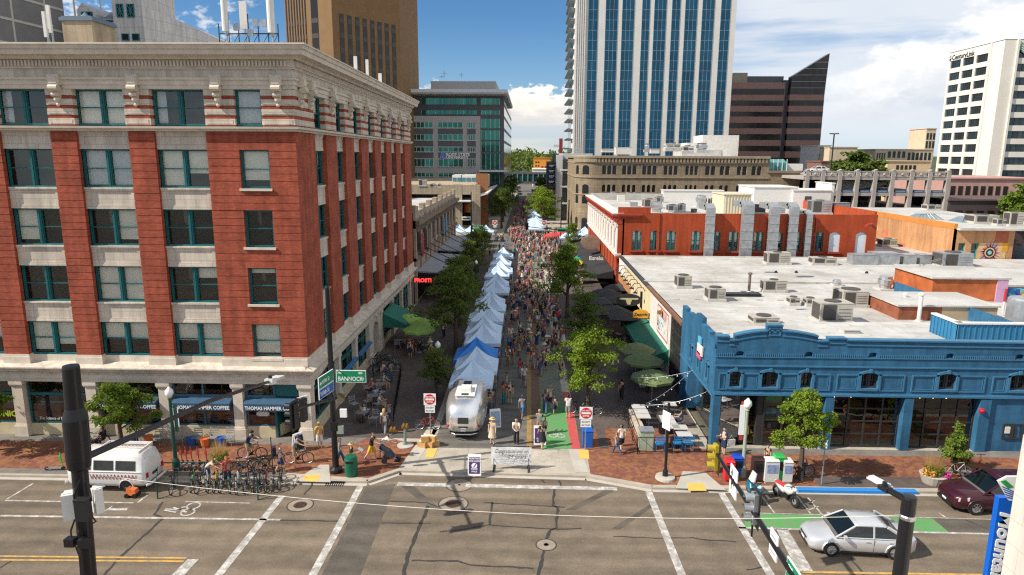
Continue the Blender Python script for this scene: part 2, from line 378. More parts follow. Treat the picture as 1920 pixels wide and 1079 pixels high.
SLAB=pave('concrete_slabs',((.4,.36,.3),(.36,.33,.28),(.42,.375,.3)),1.8,1.5,.012,(.2,.18,.15))
def paint(name,col,wear=.45):
 m,nt,b=nodes(name);b.inputs['Roughness'].default_value=.8
 v=mapped(nt);a=noise(nt,v,2.2,6,.75);fin=noise(nt,v,26,2,.8)
 c=mixc(nt,ramp(nt,a,[(wear,.75),(wear+.17,0)]),col,(.2,.18,.155));c=mixc(nt,1.,c,ramp(nt,fin,[(.25,.86),(.75,1.08)]),'MULTIPLY')
 L(nt,c,b.inputs['Base Color']);return m
PW=paint('road_paint_white',(.6,.58,.54));PYEL=paint('road_paint_yellow',(.6,.34,.05),.4);PGRN=paint('bike_lane_green',(.07,.3,.07),.38);PRED=paint('red_paint',(.5,.06,.06),.33)
PBLUE=paint('kerb_paint_blue',(.02,.2,.55),.25);PGOLD=mat('gold_pavers',(.3,.19,.06),.8,.25,2,fine=.12);TACT=mat('tactile_yellow',(.72,.42,.09),.8,.12,2)
PBROWN=mat('brown_pavers',(.17,.1,.06),.85,.2,2,fine=.12);SEAL=mat('crack_sealer',(.045,.042,.04),.6,.2)
SW=.12
def sheet(name,poly,z,m):
 mb=MB();mb.face([(p[0],p[1],z)for p in poly],0);o=mb.build(name,[m]);return struct(o)
def slab(name,poly,z1,m,z0=0.):
 mb=MB();mb.prism(poly,z0,z1);return struct(mb.build(name,[m]))
sheet('ground',[(-3000,-300),(3000,-300),(3000,4000),(-3000,4000)],-.06,TERR)
sheet('road',[(-220,-40),(220,-40),(220,36.2),(-220,36.2)],0,ASPH)
sheet('cross_street',[(-260,125),(260,125),(260,151),(-260,151)],.004,ASPHM)
LK,ML,MR_,RK=(-8.55,33.5),(-7.05,34.85),(3.35,34.55),(6.75,33.35)
kerb_line=[(-220,33.62),(-12.6,33.55),LK,ML,MR_,RK,(12,33.4),(220,33.3)]
slab('pavement',[*kerb_line,(220,39),(11.3,39),(11.3,125),(-13.4,125),(-13.4,39),(-220,39)],SW,SLAB)
for i in range(len(kerb_line)-1):
 a,b=Vector(kerb_line[i]),Vector(kerb_line[i+1]);t=(b-a).normalized();n=Vector((-t.y,t.x))
 mb=MB();q=[a-n*.02,b-n*.02,b+n*.2,a+n*.2];mb.prism([tuple(x)for x in q],.0,SW+.007);struct(mb.build('kerb',[KERBM]))
 mb=MB();q=[a-n*.3,b-n*.3,b-n*.02,a-n*.02];mb.face([(x.x,x.y,.006)for x in q]);struct(mb.build('gutter',[CONC]))
P2=lambda px,py,z=SW:tuple(G(px,py,z)[:2])
z=SW+.004
sheet('brick_paving',[(-220,34.35),(-13.2,34.35),(-10.9,34.05),(-8.6,33.9),(-7.2,35.1),(-6.3,38.6),(-9.9,39.2),(-10.6,38.0),(-220,37.95)],z,BRICKPAVE)
sheet('brick_paving',[(3.6,34.8),(6.8,33.65),(12,33.75),(160,34.0),(160,37.75),(12.2,37.7),(10.6,38.4),(9.6,41.5),(3.7,41.2)],z,BRICKPAVE)
for q_ in([(-220,33.8),(-13.4,33.75),(-13.2,34.35),(-220,34.35)],[(-220,37.95),(-10.6,38.0),(-9.9,39.2),(-220,39.2)],[(12.2,37.7),(160,37.75),(160,39),(10.6,38.5)]):sheet('grey_paving',q_,z+.002,GREYP)
sheet('grey_paving',[(15.8,33.75),(22.5,33.8),(22.5,35.0),(15.8,34.95)],z+.006,PAVERS)
sheet('grey_paving',[(-13.2,39.2),(-6.0,39.2),(-6.0,125),(-13.2,125)],z,PAVERS)
sheet('mall_road',[(-5.6,37.9),(2.05,37.9),(2.05,125),(-5.6,125)],z,ASPHM)
sheet('concrete_strip',[(-6.0,38.6),(-5.6,38.6),(-5.6,125),(-6,125)],z+.004,SLAB)
sheet('concrete_strip',[(-7.15,35.1),(-6.35,35.1),(-5.65,41),(-6.35,41)],z+.004,CONC)
sheet('concrete_strip',[(2.75,34.95),(3.55,34.95),(3.3,38.1),(2.55,38.1)],z+.004,CONC)
sheet('gold_strip',[(.05,37.9),(.36,37.9),(.25,125),(0,125)],z+.004,PGOLD)
sheet('brown_strip',[(.42,37.9),(1.0,37.9),(1.0,125),(.42,125)],z+.004,PBROWN)
sheet('bike_lane',[(1.0,38.0),(2.75,38.0),(2.69,46),(1.0,46)],z+.008,PGRN);sheet('bike_lane',[(1.0,46),(2.69,46),(2.45,70),(2.3,125),(1.0,125)],z+.008,paint('worn_bike_lane',(.06,.13,.06),.5))  # far lane: paint wear plus building shade put into its darker green
sheet('red_strip',[(2.75,38.0),(3.3,38.0),(3.22,48),(2.68,48)],z+.008,PRED)
sheet('grey_paving',[(3.3,41.2),(11.2,41.5),(11.2,125),(2.9,125)],z,PAVERS)
for a in([(3.3,38.1),(3.8,38.1),(3.8,42),(3.3,42)],[(4.5,38.1),(5.,38.1),(5,42),(4.5,42)]):sheet('grey_paving',a,z+.006,PAVERS)
for ramp_,pad in((((548,903),(600,872),(617,872),(620,905)),((566,901),(574,891),(602,891),(595,904))),(((1267,916),(1280,884),(1322,886),(1362,920)),((1291,921),(1288,907),(1319,907),(1325,921)))):
 sheet('ramp',[P2(*p)for p in ramp_],z+.008,CONC);sheet('tactile_pad',[P2(*p)for p in pad],z+.012,TACT)
sheet('tactile_pad',[P2(*p)for p in((797,859),(801,842),(820,842),(813,859))],z+.012,TACT)
sheet('tactile_pad',[P2(*p)for p in((1088,861),(1084,844),(1103,844),(1105,861))],z+.012,TACT)
slab('pavement',[(-220,151),(220,151),(220,156),(12.2,156),(12.2,420),(-12.6,420),(-12.6,156),(-220,156)],SW,SLAB)
sheet('mall_road',[(-5.6,151.2),(5,151.2),(5,420),(-5.6,420)],SW+.004,ASPHM)
def line(p,q,wd,m=None,name='road_marking',z=.008,wd2=None):
 a,b=G(*p),G(*q);t=(b-a).normalized();n=Vector((-t.y,t.x,0));w2=wd2 or wd
 mb=MB();mb.face([(x.x,x.y,z)for x in(a-n*wd/2,b-n*w2/2,b+n*w2/2,a+n*wd/2)]);return struct(mb.build(name,[m or PW]))
def poly(pts,m,name='road_marking',z=.008):
 mb=MB();mb.face([(g.x,g.y,z)for g in(G(*p)for p in pts)]);return struct(mb.build(name,[m]))
line((529,930),(405,1085),.36);line((676,912),(583,1085),.36);line((1216,922),(1281,1085),.36);line((1352,924),(1449,1085),.36)
line((745,908),(1157,917),.38)
poly(((1455,992),(1477,993),(1525,1072),(1495,1072)),PW);poly(((352,1049),(373,1049),(340,1085),(316,1085)),PW)
line((0,967.5),(526,975),.16);line((10,939),(250,943.5),.11);line((12,937),(62,907),.11);line((258,943),(276,929),.11);line((348,941),(468,944),.08)
line((-40,1043),(350,1047),.12,PYEL);line((-40,1050),(345,1053),.12,PYEL);line((1502,1073),(2000,1081),.14,PYEL);line((1502,1080),(2000,1088),.14,PYEL)
poly(((1393,963),(1748,973),(1778,998),(1397,989)),PGRN,'bike_lane',.006);poly(((1750,973),(1990,979),(1990,1003),(1780,998)),ASPHD,'asphalt_patch',.005)
line((1384,990),(1990,1005),.15);line((1398,962),(1960,977),.06)
for a in(((1425,927),(1452,962)),((1494,930),(1520,964)),((1515,934),(1540,964)),((1508,946),(1528,939)),((1514,957),(1535,950)),((1760,962),(1772,970))):line(a[0],a[1],.09)
mbk=MB();a,b=G(1494,921),G(1719,926)
mbk.box(a.x,b.x,33.26,33.62,.0,SW+.03);struct(mbk.build('painted_kerb',[PBLUE]))
def ring(c,r,w_,m,z=.009,name='road_marking',n=20,sy=1.):
 mb=MB()
 for i in range(n):
  t0,t1=2*pi*i/n,2*pi*(i+1)/n
  mb.face([(c.x+r*cos(t0),c.y+sy*r*sin(t0),z),(c.x+r*cos(t1),c.y+sy*r*sin(t1),z),(c.x+(r-w_)*cos(t1),c.y+sy*(r-w_)*sin(t1),z),(c.x+(r-w_)*cos(t0),c.y+sy*(r-w_)*sin(t0),z)][::-1])
 return struct(mb.build(name,[m]))
for p in((363,949),(352,961)):ring(G(*p),.36,.09,PW)
for a,b in(((310,955),(345,957)),((325,952),(350,961)),((340,952),(352,950)),((308,957),(330,961))):line(a,b,.1)
poly(((193,959),(213,948),(207,953.5),(240,953),(237,957.5),(203,957.5)),PW)
for p in((1037,818),(1052,818)):
 g=G(p[0],p[1],SW);ring(g,.27,.08,PW,z+.014)
mb=MB();g=G(1044,815,SW)
for a,b in(((-.28,-.1),(0,-.1)),((0,-.1),(.2,.35)),((-.15,.3),(.2,.35)),((-.15,.3),(0,-.1)),((-.28,-.1),(-.12,.4)),((.28,-.1),(.18,.45))):
 a,b=Vector(a),Vector(b);t=(b-a).normalized();n_=Vector((-t.y,t.x))*.035
 mb.face([(g.x+q.x,g.y+q.y,z+.015)for q in(a-n_,b-n_,b+n_,a+n_)])
struct(mb.build('road_marking',[PW]))
poly(((686,914),(741,908),(672,1088),(598,1088)),ASPHD,'asphalt_patch',.0045);poly(((752,912),(775,912),(826,955),(808,955)),ASPHD,'asphalt_patch',.0045)
poly(((1060,957),(1077,957),(1157,918),(1138,917)),ASPHD,'asphalt_patch',.0045);poly(((1145,993),(1162,993),(1225,950),(1219,946)),ASPHD,'asphalt_patch',.0045)
def ribbon(pts,wd,m=None,name='crack_sealing',z=.0065,w2=None):
 P=[G(*p)for p in pts];mb=MB();rnd=random.Random(len(pts)*7+int(pts[0][0]));Q=[]
 for i in range(len(P)-1):
  k=max(2,int((P[i+1]-P[i]).length/.25))
  for j in range(k):Q.append(P[i].lerp(P[i+1],j/k))
 Q.append(P[-1]);prev=None
 for i,p in enumerate(Q):
  t=(Q[min(i+1,len(Q)-1)]-Q[max(i-1,0)]).normalized();n=Vector((-t.y,t.x,0));hw=wd*(.35+.35*rnd.random());o=n*rnd.uniform(-.03,.03)
  cur=(p+o-n*hw,p+o+n*hw)
  if prev:mb.face([(q.x,q.y,z)for q in(prev[0],cur[0],cur[1],prev[1])])
  prev=cur
 return struct(mb.build(name,[m or SEAL]))
for pts,wd in((((802,949),(800,958),(785,990),(766,1040),(755,1085)),.15),(((772,1051),(857,1053),(880,1060),(960,1064),(1000,1066)),.1),(((730,940),(800,943),(820,950)),.08),(((715,981),(808,982)),.08),(((480,975),(650,978)),.08),(((1040,913),(1037,948),(1046,953),(1043,990),(1032,995),(1024,1012)),.12),(((1020,1031),(1012,1068),(1006,1085)),.14),(((825,998),(870,993),(915,985),(960,988),(1046,993),(1090,991)),.08),(((907,943),(960,946),(1060,952)),.08),(((923,942),(918,985)),.1),(((1150,1006),(1240,1010),(1300,1009),(1320,1013),(1380,1016)),.07),(((304,942),(290,965),(305,973),(225,1045),(190,1085)),.12),(((590,896),(585,910),(570,928)),.1),(((0,1066),(25,1050)),.08),(((1400,1069),(1440,1062)),.08),(((1595,1047),(1625,1085)),.08),(((1810,975),(1868,1000)),.06),(((1048,901),(1052,912)),.1),(((1015,900),(1021,906)),.1)):
 ribbon(pts,wd)
RUST=mat('rusty_iron',(.09,.055,.04),.6,.4,9,metal=.3)
COLL=mat('worn_collar',(.27,.225,.175),.85,.2,2,fine=.12)
def manhole(px,py,r,label,ring_w=.32):
 g=G(px,py);t=thing('manhole_cover',label,'manhole cover',(g.x,g.y,0))
 mb=MB();mb.lathe([(r+ring_w+.06,.0055),(r+ring_w+.06,.007),(r+ring_w,.007)],(0,0,0),28,close=False);mb.build('seal_ring',[SEAL],t,world=False)
 mb=MB();mb.lathe([(r+ring_w,.007),(r,.009)],(0,0,0),28,close=False);mb.build('collar',[COLL],t,world=False)
 mb=MB();mb.lathe([(r,.009),(r*.8,.014),(.01,.016)],(0,0,0),28,close=False)
 for i in range(-3,4):
  for j in range(-3,4):
   if i*i+j*j<10:mb.box(i*r*.24-.03,i*r*.24+.03,j*r*.24-.03,j*r*.24+.03,.012,.024)
 mb.build('lid',[RUST],t,world=False)
manhole(563,947.5,.34,'round rusty manhole cover in the road between the two left crosswalk lines',.27);manhole(850,945,.42,'round manhole cover with studded lid in the road below the banner',.3)
manhole(1024,1022,.12,'small round manhole cover with a wide pale collar low in the middle of the road',.31);manhole(861,910,.05,'large round worn manhole collar at the crossing line in front of the purple sign',.62)
mb=MB();g=G(627,908,.05);t=thing('storm_drain','dark storm drain opening in the kerb below the green bin','storm drain',(g.x,33.5,0))
mb.box(-.5,.5,-.06,.06,.01,.1,0)
for i in range(9):mb.box(-.48+i*.115,-.44+i*.115,-.38,-.05,.007,.022,0)
mb.build('grate',[BLACKP],t,world=False)
# windows shared by the old brick blocks
_win={}
def blind_mesh(kind,x0,x1,z0,z1):
 k=('b',kind,round(x0,2),round(x1,2),round(z0,2),round(z1,2))
 if k in _win:return _win[k]
 mb=MB();h=z1-z0
 if kind=='curtain':
  n=9;P=[(x0+(x1-x0)*i/n,.17+.03*(i%2))for i in range(n+1)]
  for i in range(n):mb.face([(P[i][0],P[i][1],z0+.05),(P[i+1][0],P[i+1][1],z0+.05),(P[i+1][0],P[i+1][1],z1),(P[i][0],P[i][1],z1)])
  _win[k]=mb.mesh('curtain',CURTAIN)
 elif kind=='half_curtain':
  n=5;P=[(x0+(x1-x0)*.4*i/n,.17+.03*(i%2))for i in range(n+1)]
  for i in range(n):mb.face([(P[i][0],P[i][1],z0+.05),(P[i+1][0],P[i+1][1],z0+.05),(P[i+1][0],P[i+1][1],z1),(P[i][0],P[i][1],z1)])
  _win[k]=mb.mesh('curtain',CURTAIN)
 else:
  mb.box(x0,x1,.16,.17,z1-h*kind,z1);mb.box(x0,x1,.15,.18,z1-h*kind-.03,z1-h*kind);_win[k]=mb.mesh('blind',BLIND)
 return _win[k]
def sash_window(root,F,uc,z0,w,h,n=2,d=-.3,blinds=(),fm=None,gm=None,bar=.5,name='window',muntin=0):
 """n double-hung sashes side by side; origin bottom centre, outwards = local -y"""
 fm=fm or TEAL;gm=gm or CLEAR
 key=('w',round(w,2),round(h,2),n,fm.name,gm.name,bar,muntin)
 fr=.09;mw=.24;cw=(w-2*fr-(n-1)*mw)/n;cells=[(-w/2+fr+i*(cw+mw),-w/2+fr+i*(cw+mw)+cw)for i in range(n)]
 if key not in _win:
  mb=MB()
  mb.box(-w/2,-w/2+fr,-.06,.1,0,h);mb.box(w/2-fr,w/2,-.06,.1,0,h);mb.box(-w/2+fr,w/2-fr,-.06,.1,h-fr,h);mb.box(-w/2+fr,w/2-fr,-.1,.1,0,.1)
  for i in range(n-1):mb.box(cells[i][1],cells[i+1][0],-.08,.1,.1,h-fr);mb.box((cells[i][1]+cells[i+1][0])/2-.03,(cells[i][1]+cells[i+1][0])/2+.03,-.12,-.08,.1,h-fr)
  for a,b in cells:
   if bar:mb.box(a,b,-.02,.06,h*bar-.03,h*bar+.03)
   mb.box(a,a+.035,-.02,.05,.1,h-fr);mb.box(b-.035,b,-.02,.05,.1,h-fr)
   for q in range(muntin):
    x=a+(b-a)*(q+1)/(muntin+1);mb.box(x-.015,x+.015,-.015,.04,.1,h-fr)
  pm=MB()
  for a,b in cells:pm.face([(a,.06,.1),(b,.06,.1),(b,.06,h-fr),(a,.06,h-fr)])
  _win[key]=(mb.mesh(name+'_frame',fm),pm.mesh('pane',gm))
 me,pa=_win[key]
 o=link(name,me,root,F(uc,z0,d)-parent_loc(root),F.a);link('pane',pa,o)
 for i,bl in enumerate(blinds):
  if bl:link('curtain' if isinstance(bl,str)else'blind',blind_mesh(bl,cells[i][0],cells[i][1],.1,h-fr),o)
 return o
 # the six storey red brick corner building
lb=thing('brick_building','six storey red brick corner building with cream bands and teal windows','building',(-13.25,38.8,0))
F0=Frame(0,38.8,0);FS=Frame(-13.25,38.8,90);SE=37.9
bays=[(-34.9,-31.92),(-30.42,-27.42),(-25.92,-22.9),(-21.4,-18.4)];piers=[(-37,-34.9),(-31.92,-30.42),(-27.42,-25.92),(-22.9,-21.4)]
rows=[(5.33,7.45),(8.69,10.88),(12.11,14.28),(15.53,17.72)]
mb=MB()
def rust(F,u0,u1,z0,z1,d1=0.,d0=-.3,st=.427,skip=None):
 """brick pier with deep horizontal joints"""
 mb.fbox(F,u0+.02,u1-.02,z0,z1,d0,d1-.035)
 z=z0
 while z<z1-.05:
  t=min(z+st-.035,z1)
  mb.fbox(F,u0,u1,z,t,d0+.01,d1);z+=st
for a,b in piers:rust(F0,a,b,5.4,18.72)
for k in range(5):
 zt=rows[k][0]if k<4 else 18.72;zb=5.4 if k==0 else rows[k-1][1]
 if zt>zb+.1:rust(F0,-18.4,-13.25,zb,zt,0,-.3,.427)
for a,b in rows:rust(F0,-18.4,-16.55,a,b);rust(F0,-14.85,-13.25,a,b)
sw=[(3.55+4.72*i,5.85+4.72*i)for i in range(7)];sp=[(0.,3.55)]+[(sw[i][1],sw[i+1][0])for i in range(6)]+[(sw[6][1],SE)]
for i,(a,b)in enumerate(sp):
 if i==0:mb.fbox(FS,0.02,b,5.4,18.72,-.5,-.004)
 else:mb.fbox(FS,a,b,5.4,18.72,-.5,0)
mb.build('wall',[BRICK],lb)
mb=MB()
mb.box(-37,-14.4,39.9,76.6,4.4,22.6);mb.box(-37,-14.4,41.2,76.6,.13,4.4);mb.build('core',[ROOM],lb)
mb=MB()
for z0,z1 in((17.72,18.75),(14.28,15.53),(10.88,12.11),(7.45,8.69)):
 for F,L_ in((F0,bays),(FS,sw)):
  for a,b in L_:
   s=MB();d=-.22
   s.fbox(F,a,b,z0,z1,-.6,d-.03);s.fbox(F,a,b,z1-.1,z1,d-.03,d+.08);s.fbox(F,a,b,z1-.2,z1-.1,d-.03,d+.03)
   for q in((a,a+.3),(b-.3,b)):s.fbox(F,q[0],q[1],z0+.12,z1-.2,d-.03,d)
   s.fbox(F,a,b,z0,z0+.12,d-.03,d+.02);s.fbox(F,a+.3,b-.3,z0+.12,z0+.24,d-.03,d);s.fbox(F,a+.3,b-.3,z1-.3,z1-.2,d-.03,d)
   s.build('spandrel_panel',[CREAM],lb)
attic_p=[(-37,-34.85),(-31.9,-30.4),(-27.4,-25.9),(-22.95,-21.5),(-18.35,-16.65),(-15.1,-13.25)]
for F,L_ in((F0,attic_p),(FS,[(0,3.5)]+sp[1:])):
 for a,b in L_:
  mb=MB();rb=MB();rb.fbox(F,a+.0,b-.0 if F is FS else b-.004,19,21.1,-.5,-.012)
  for k in range(4):
   s0=19.1+k*.535;mb.fbox(F,a-.01,b+(.01 if F is not F0 or b<-13.3 else-.0),s0,s0+.335,-.5,.02)
   if k<3:mb.fbox(F,a+.1,b-.12,s0+.06,s0+.27,.02,.04)
  pp=mb.build('attic_pier',[CREAM],lb);rb.build('striped_band',[BRICK],pp)
def ring_profile(name,prof,m,e=0.):
 mb=MB();dm=max(p[0]for p in prof)
 mb.profile(F0,prof,-37,-13.25,0);mb.profile(FS,prof,0.,SE+.0,0)
 n=len(prof)
 A=[F0(-13.25,z,d)for d,z in prof];C=[Vector((-13.25+d,38.8-d,z))for d,z in prof];B=[FS(0,z,d)for d,z in prof]
 for i in range(n):
  j=(i+1)%n
  mb.face([A[i],C[i],C[j],A[j]][::-1]);mb.face([C[i],B[i],B[j],C[j]][::-1])
 return mb.build(name,[m],lb)
ring_profile('ledge',[(-.5,18.74),(.1,18.74),(.14,18.82),(.28,18.88),(.3,19.),(-.5,19.02)],CREAMP)
ring_profile('architrave',[(-.5,21.05),(.05,21.05),(.05,21.25),(.1,21.28),(.1,21.5),(.2,21.55),(.2,21.66),(-.5,21.66)],CREAMP)
ring_profile('frieze',[(-.5,21.66),(.02,21.66),(.02,22.14),(-.5,22.14)],CREAM)
ring_profile('dentil_band',[(-.5,22.14),(.1,22.14),(.1,22.22),(.14,22.22),(.14,22.62),(-.5,22.62)],CREAMP)
ring_profile('cornice',[(-.6,22.62),(.35,22.62),(.45,22.74),(.9,22.8),(.93,23.05),(1.0,23.08),(1.06,23.28),(1.12,23.3),(1.12,23.38),(-.6,23.42)],CREAMP)
mb=MB()
for i in range(118):u=-37+.2*i;mb.fbox(F0,u,u+.11,22.27,22.55,.14,.26)
for i in range(189):u=.1+.2*i;mb.fbox(FS,u,u+.11,22.27,22.55,.14,.26)
o=mb.build('dentils',[CREAMP],lb)
mb=MB()
mb.box(-.24,.24,-.3,-.0,1.0,1.52);mb.box(-.17,.17,-.34,-.3,1.08,1.44);mb.cyl((-.2,-.26,.86),(.2,-.26,.86),.17,n=10);mb.cyl((-.16,-.2,.52),(.16,-.2,.52),.1,n=10)
mb.hexa([(-.1,-.05,.0),(.1,-.05,.0),(.1,0,0),(-.1,0,0),(-.17,-.26,.86),(.17,-.26,.86),(.17,0,.9),(-.17,0,.9)]);mb.ball((0,-.12,.28),.14,8);mb.ball((0,-.1,.02),.09,6)
mb.v=[(x*1.3,y*1.2,z*1.08)for x,y,z in mb.v];con=mb.mesh('console',[CREAMP])
for F,us in((F0,[-36,-31.15,-26.65,-22.2,-17.5,-14.1]),(FS,[.9,2.6]+[(a+b)/2 for a,b in sp[1:]])):
 for u in us:link('console_bracket',con,lb,F(u,20.15,.02)-parent_loc(lb),F.a)
B='curtain';HC='half_curtain'
fb=[[(.9,.72),(.5,.5),(.55,.97),(.9,)],[(0,0),(.97,.97),(0,.3),(.12,)],[(.88,0),(0,.86),(0,0),(0,)],[(0,0),(B,B),(.97,.62),(.8,)],[(HC,0),(.97,.97),(HC,0),(B,)]]
allrows=rows+[(19.06,21.05)]
rnd=random.Random(5)
for k,(z0,z1)in enumerate(allrows):
 for i,(a,b)in enumerate(bays):
  if k==4:a,b=a-.03,b+.03
  bl=(0,.5)if i==0 else fb[k][i-1]
  sash_window(lb,F0,(a+b)/2,z0,b-a,z1-z0,2,-.42,bl)
 a,b=(-16.55,-14.85)if k<4 else(-16.65,-15.1)
 sash_window(lb,F0,(a+b)/2,z0,b-a,z1-z0,1,-.25,fb[k][3]if k<4 else(B,))
 if k<4:
  s=MB();s.fbox(F0,a-.1,b+.1,z0-.14,z0,-.2,.1);s.build('window_sill',[CREAMP],lb)
 for a,b in sw:
  sash_window(lb,FS,(a+b)/2,z0,b-a,z1-z0,1 if k==4 else 2,-.4,(rnd.choice((0,.5,.9,B,0)),rnd.choice((0,.4,.95,0,B)))if k<4 else(rnd.choice((0,HC,.5)),))
mb=MB()
for a,b in piers+[(-18.4,-13.25)]:mb.fbox(F0,a-.08,b+(.08 if b<-13.3 else.0),4.8,5.28,-.5,.08);mb.fbox(F0,a-.04,b+(.04 if b<-13.3 else 0),5.28,5.41,-.5,.04)
for a,b in sp:mb.fbox(FS,a if a else-.0,b+.06,4.8,5.41,-.5,.07)
for a,b in bays:mb.fbox(F0,a,b,4.8,5.33,-.6,-.3)
for a,b in sw:mb.fbox(FS,a+.06,b,4.8,5.33,-.6,-.3)
mb.build('plinth',[CREAMP],lb)
ring_profile('street_cornice',[(-.5,4.2),(.1,4.2),(.12,4.32),(.3,4.42),(.34,4.6),(.5,4.66),(.5,4.74),(-.4,4.95)],CREAM)
ring_profile('street_frieze',[(-.5,3.72),(.12,3.72),(.14,3.9),(.05,3.92),(.05,4.2),(-.5,4.2)],CREAMP)
cols=[(-36.3,-35.7),(-31.75,-31.1),(-27.15,-26.5),(-22.6,-21.95),(-18.,-17.4),(-13.9,-13.2)]
for a,b in cols:
 mb=MB();mb.fbox(F0,a-.1,b+.1,.1,.8,-.5,.18);mb.fbox(F0,a-.05,b+.05,.8,.9,-.5,.12);mb.fbox(F0,a,b,.9,3.4,-.5,.06);mb.fbox(F0,a-.06,b+.06,3.4,3.5,-.5,.12);mb.fbox(F0,a-.1,b+.1,3.5,3.72,-.5,.16);mb.build('column',[CREAMP],lb)
scol=[(0.06,.7),(6.2,6.8),(10.9,11.5),(15.4,16.3),(19.9,20.8),(25.2,25.8),(30.2,30.8),(35.2,35.8)]
for a,b in scol:
 mb=MB();mb.fbox(FS,a,b,.1,3.72,-.5,.06);mb.fbox(FS,a-.05,b+.05,3.45,3.72,-.5,.1);mb.fbox(FS,a-.06,b+.06,.1,.85,-.5,.12);mb.build('column',[CREAMP],lb)
mb=MB();mb.wall(FS,16.3,19.9,.12,3.72,[(17.1,19.1,.12,3.3,1.0)],.5);mb.fbox(FS,17.9,18.3,3.2,3.8,0,.2)
mb.build('arched_entrance',[CREAMP],lb)
mb=MB()
for a,b in zip(cols[:-1],cols[1:]):mb.fbox(F0,a[1]+.1,b[0]-.1,.1,.85,-.55,-.12)if b[0]>-14 and False else None
sills=[(-35.6,-31.85),(-31,-27.25),(-26.4,-22.7),(-21.85,-18.1),(-17.3,-15.6)]
for a,b in sills:mb.fbox(F0,a,b,.1,.86,-.5,-.2)
for a,b in zip(scol[:-1],scol[1:]):
 if a[1]!=16.3:mb.fbox(FS,a[1],b[0],.1,.7,-.5,-.12)
mb.hexa([(-15.6,39.3,.1),(-15.6,39.0,.1),(-14.9,40.3,.1),(-15.1,40.4,.1),(-15.6,39.3,.86),(-15.6,39.0,.86),(-14.9,40.3,.86),(-15.1,40.4,.86)])
mb.build('bulkhead',[mat('sand_render',(.55,.46,.3),.8,.15,2)],lb)
BLUEF=mat('blue_grey_paint',(.05,.13,.19),.45,.15)
def shopfront(F,a,b,z0,m,mull,tz=2.86,ztop=3.72,d=-.32,door=False):
 mb=MB();w=.09
 mb.fbox(F,a,a+w,z0,ztop,d-.1,d+.06);mb.fbox(F,b-w,b,z0,ztop,d-.1,d+.06);mb.fbox(F,a+w,b-w,ztop-.1,ztop,d-.1,d+.06);mb.fbox(F,a+w,b-w,z0,z0+.08,d-.1,d+.08)
 mb.fbox(F,a+w,b-w,tz-.14,tz+.02,d-.1,d+.09)
 for u in mull:mb.fbox(F,u-.06,u+.06,z0+.08,ztop-.1,d-.1,d+.05)
 o=mb.build('shop_window',[m],lb);pm=MB();pm.face([F(a+w,z0+.08,d),F(b-w,z0+.08,d),F(b-w,ztop-.1,d),F(a+w,ztop-.1,d)]);pm.build('pane',[SHOPGLASS],o)
 return o
for(a,b),m,mull in zip([(-35.6,-31.85),(-31,-27.25),(-26.4,-22.7),(-21.85,-18.1),(-17.3,-15.5)],(TEAL,TEAL,TEAL,BLUEF,BLUEF),([-33.5],[-28.6],[],[-20.0],[])):shopfront(F0,a,b,.86,m,mull)
for i,(a,b)in enumerate(zip(scol[:-1],scol[1:])):
 if a[1]!=16.3:shopfront(FS,a[1],b[0],.7,TEAL,[(a[1]*2+b[0])/3,(a[1]+2*b[0])/3])
mb=MB();mb.box(-15.5,-15.42,39.0,40.6,.12,2.9);mb.box(-15.42,-13.9,40.5,40.6,2.7,2.9);mb.box(-14.6,-14.54,39.2,40.5,.12,2.7);mb.box(-14.6,-14.54,39.2,39.28,.12,2.7);mb.box(-15.5,-13.9,39.12,39.2,2.8,3.72)
dr=mb.build('door',[TEAL],lb);mb=MB();mb.face([(-14.52,39.28,.3),(-14.52,40.4,.3),(-14.52,40.4,2.6),(-14.52,39.28,2.6)]);mb.build('pane',[SHOPGLASS],dr)
mb=MB()
rnd=random.Random(2)
for x0 in(-21.2,-19.6):
 for k in range(4):mb.box(x0,x0+1.1,39.75,39.9,.95+.42*k,.98+.42*k,0)
 for x in(x0,x0+1.08):mb.box(x,x+.03,39.74,39.9,.86,2.4,0)
 for k in range(4):
  for j in range(6):
   if rnd.random()<.75:x=x0+.06+.17*j;mb.box(x,x+rnd.uniform(.07,.14),39.77,39.86,.98+.42*k,.98+.42*k+rnd.uniform(.1,.28),rnd.choice((0,0,1,2)))
for k in range(7):x=-20.1+rnd.uniform(-1.6,1.6);mb.box(x,x+.28,39.3,39.6,.9,.9+rnd.uniform(.2,.7),rnd.choice((0,1,2)))
mb.build('shop_shelves',[WHITE,mat('pale_blue_card',(.25,.4,.55),.6,0),mat('brown_card',(.2,.12,.07),.7,0)],lb)
mb=MB();mb.fbox(F0,-30.7,-29.2,.95,2.6,-.5,-.42);mb.fbox(F0,-35,-33.6,.95,2.4,-.5,-.42);mb.build('window_screen',[mat('grey_screen',(.2,.2,.19),.8,.2)],lb)
AWN=mat('blue_awning_cloth',(.025,.075,.14),.7,.2,3)
def awning(F,a,b,z1,z0,d0,d1,m,val=.28,name='awning',parent=None,ends=True):
 mb=MB();mb.face([F(a,z0,d1),F(b,z0,d1),F(b,z1,d0),F(a,z1,d0)]);mb.face([F(a,z0-val,d1),F(b,z0-val,d1),F(b,z0,d1),F(a,z0,d1)]);mb.face([F(a,z0,d1-.02),F(a,z1-.04,d0),F(b,z1-.04,d0),F(b,z0,d1-.02)])
 if ends:
  for u in(a,b):mb.face([F(u,z0-val,d1),F(u,z0,d1),F(u,z1,d0),F(u,z0-val,d0)])
 mb.fbox(F,a,b,z1-.03,z1+.05,d0-.08,d0+.02);return mb.build(name,[m],parent)
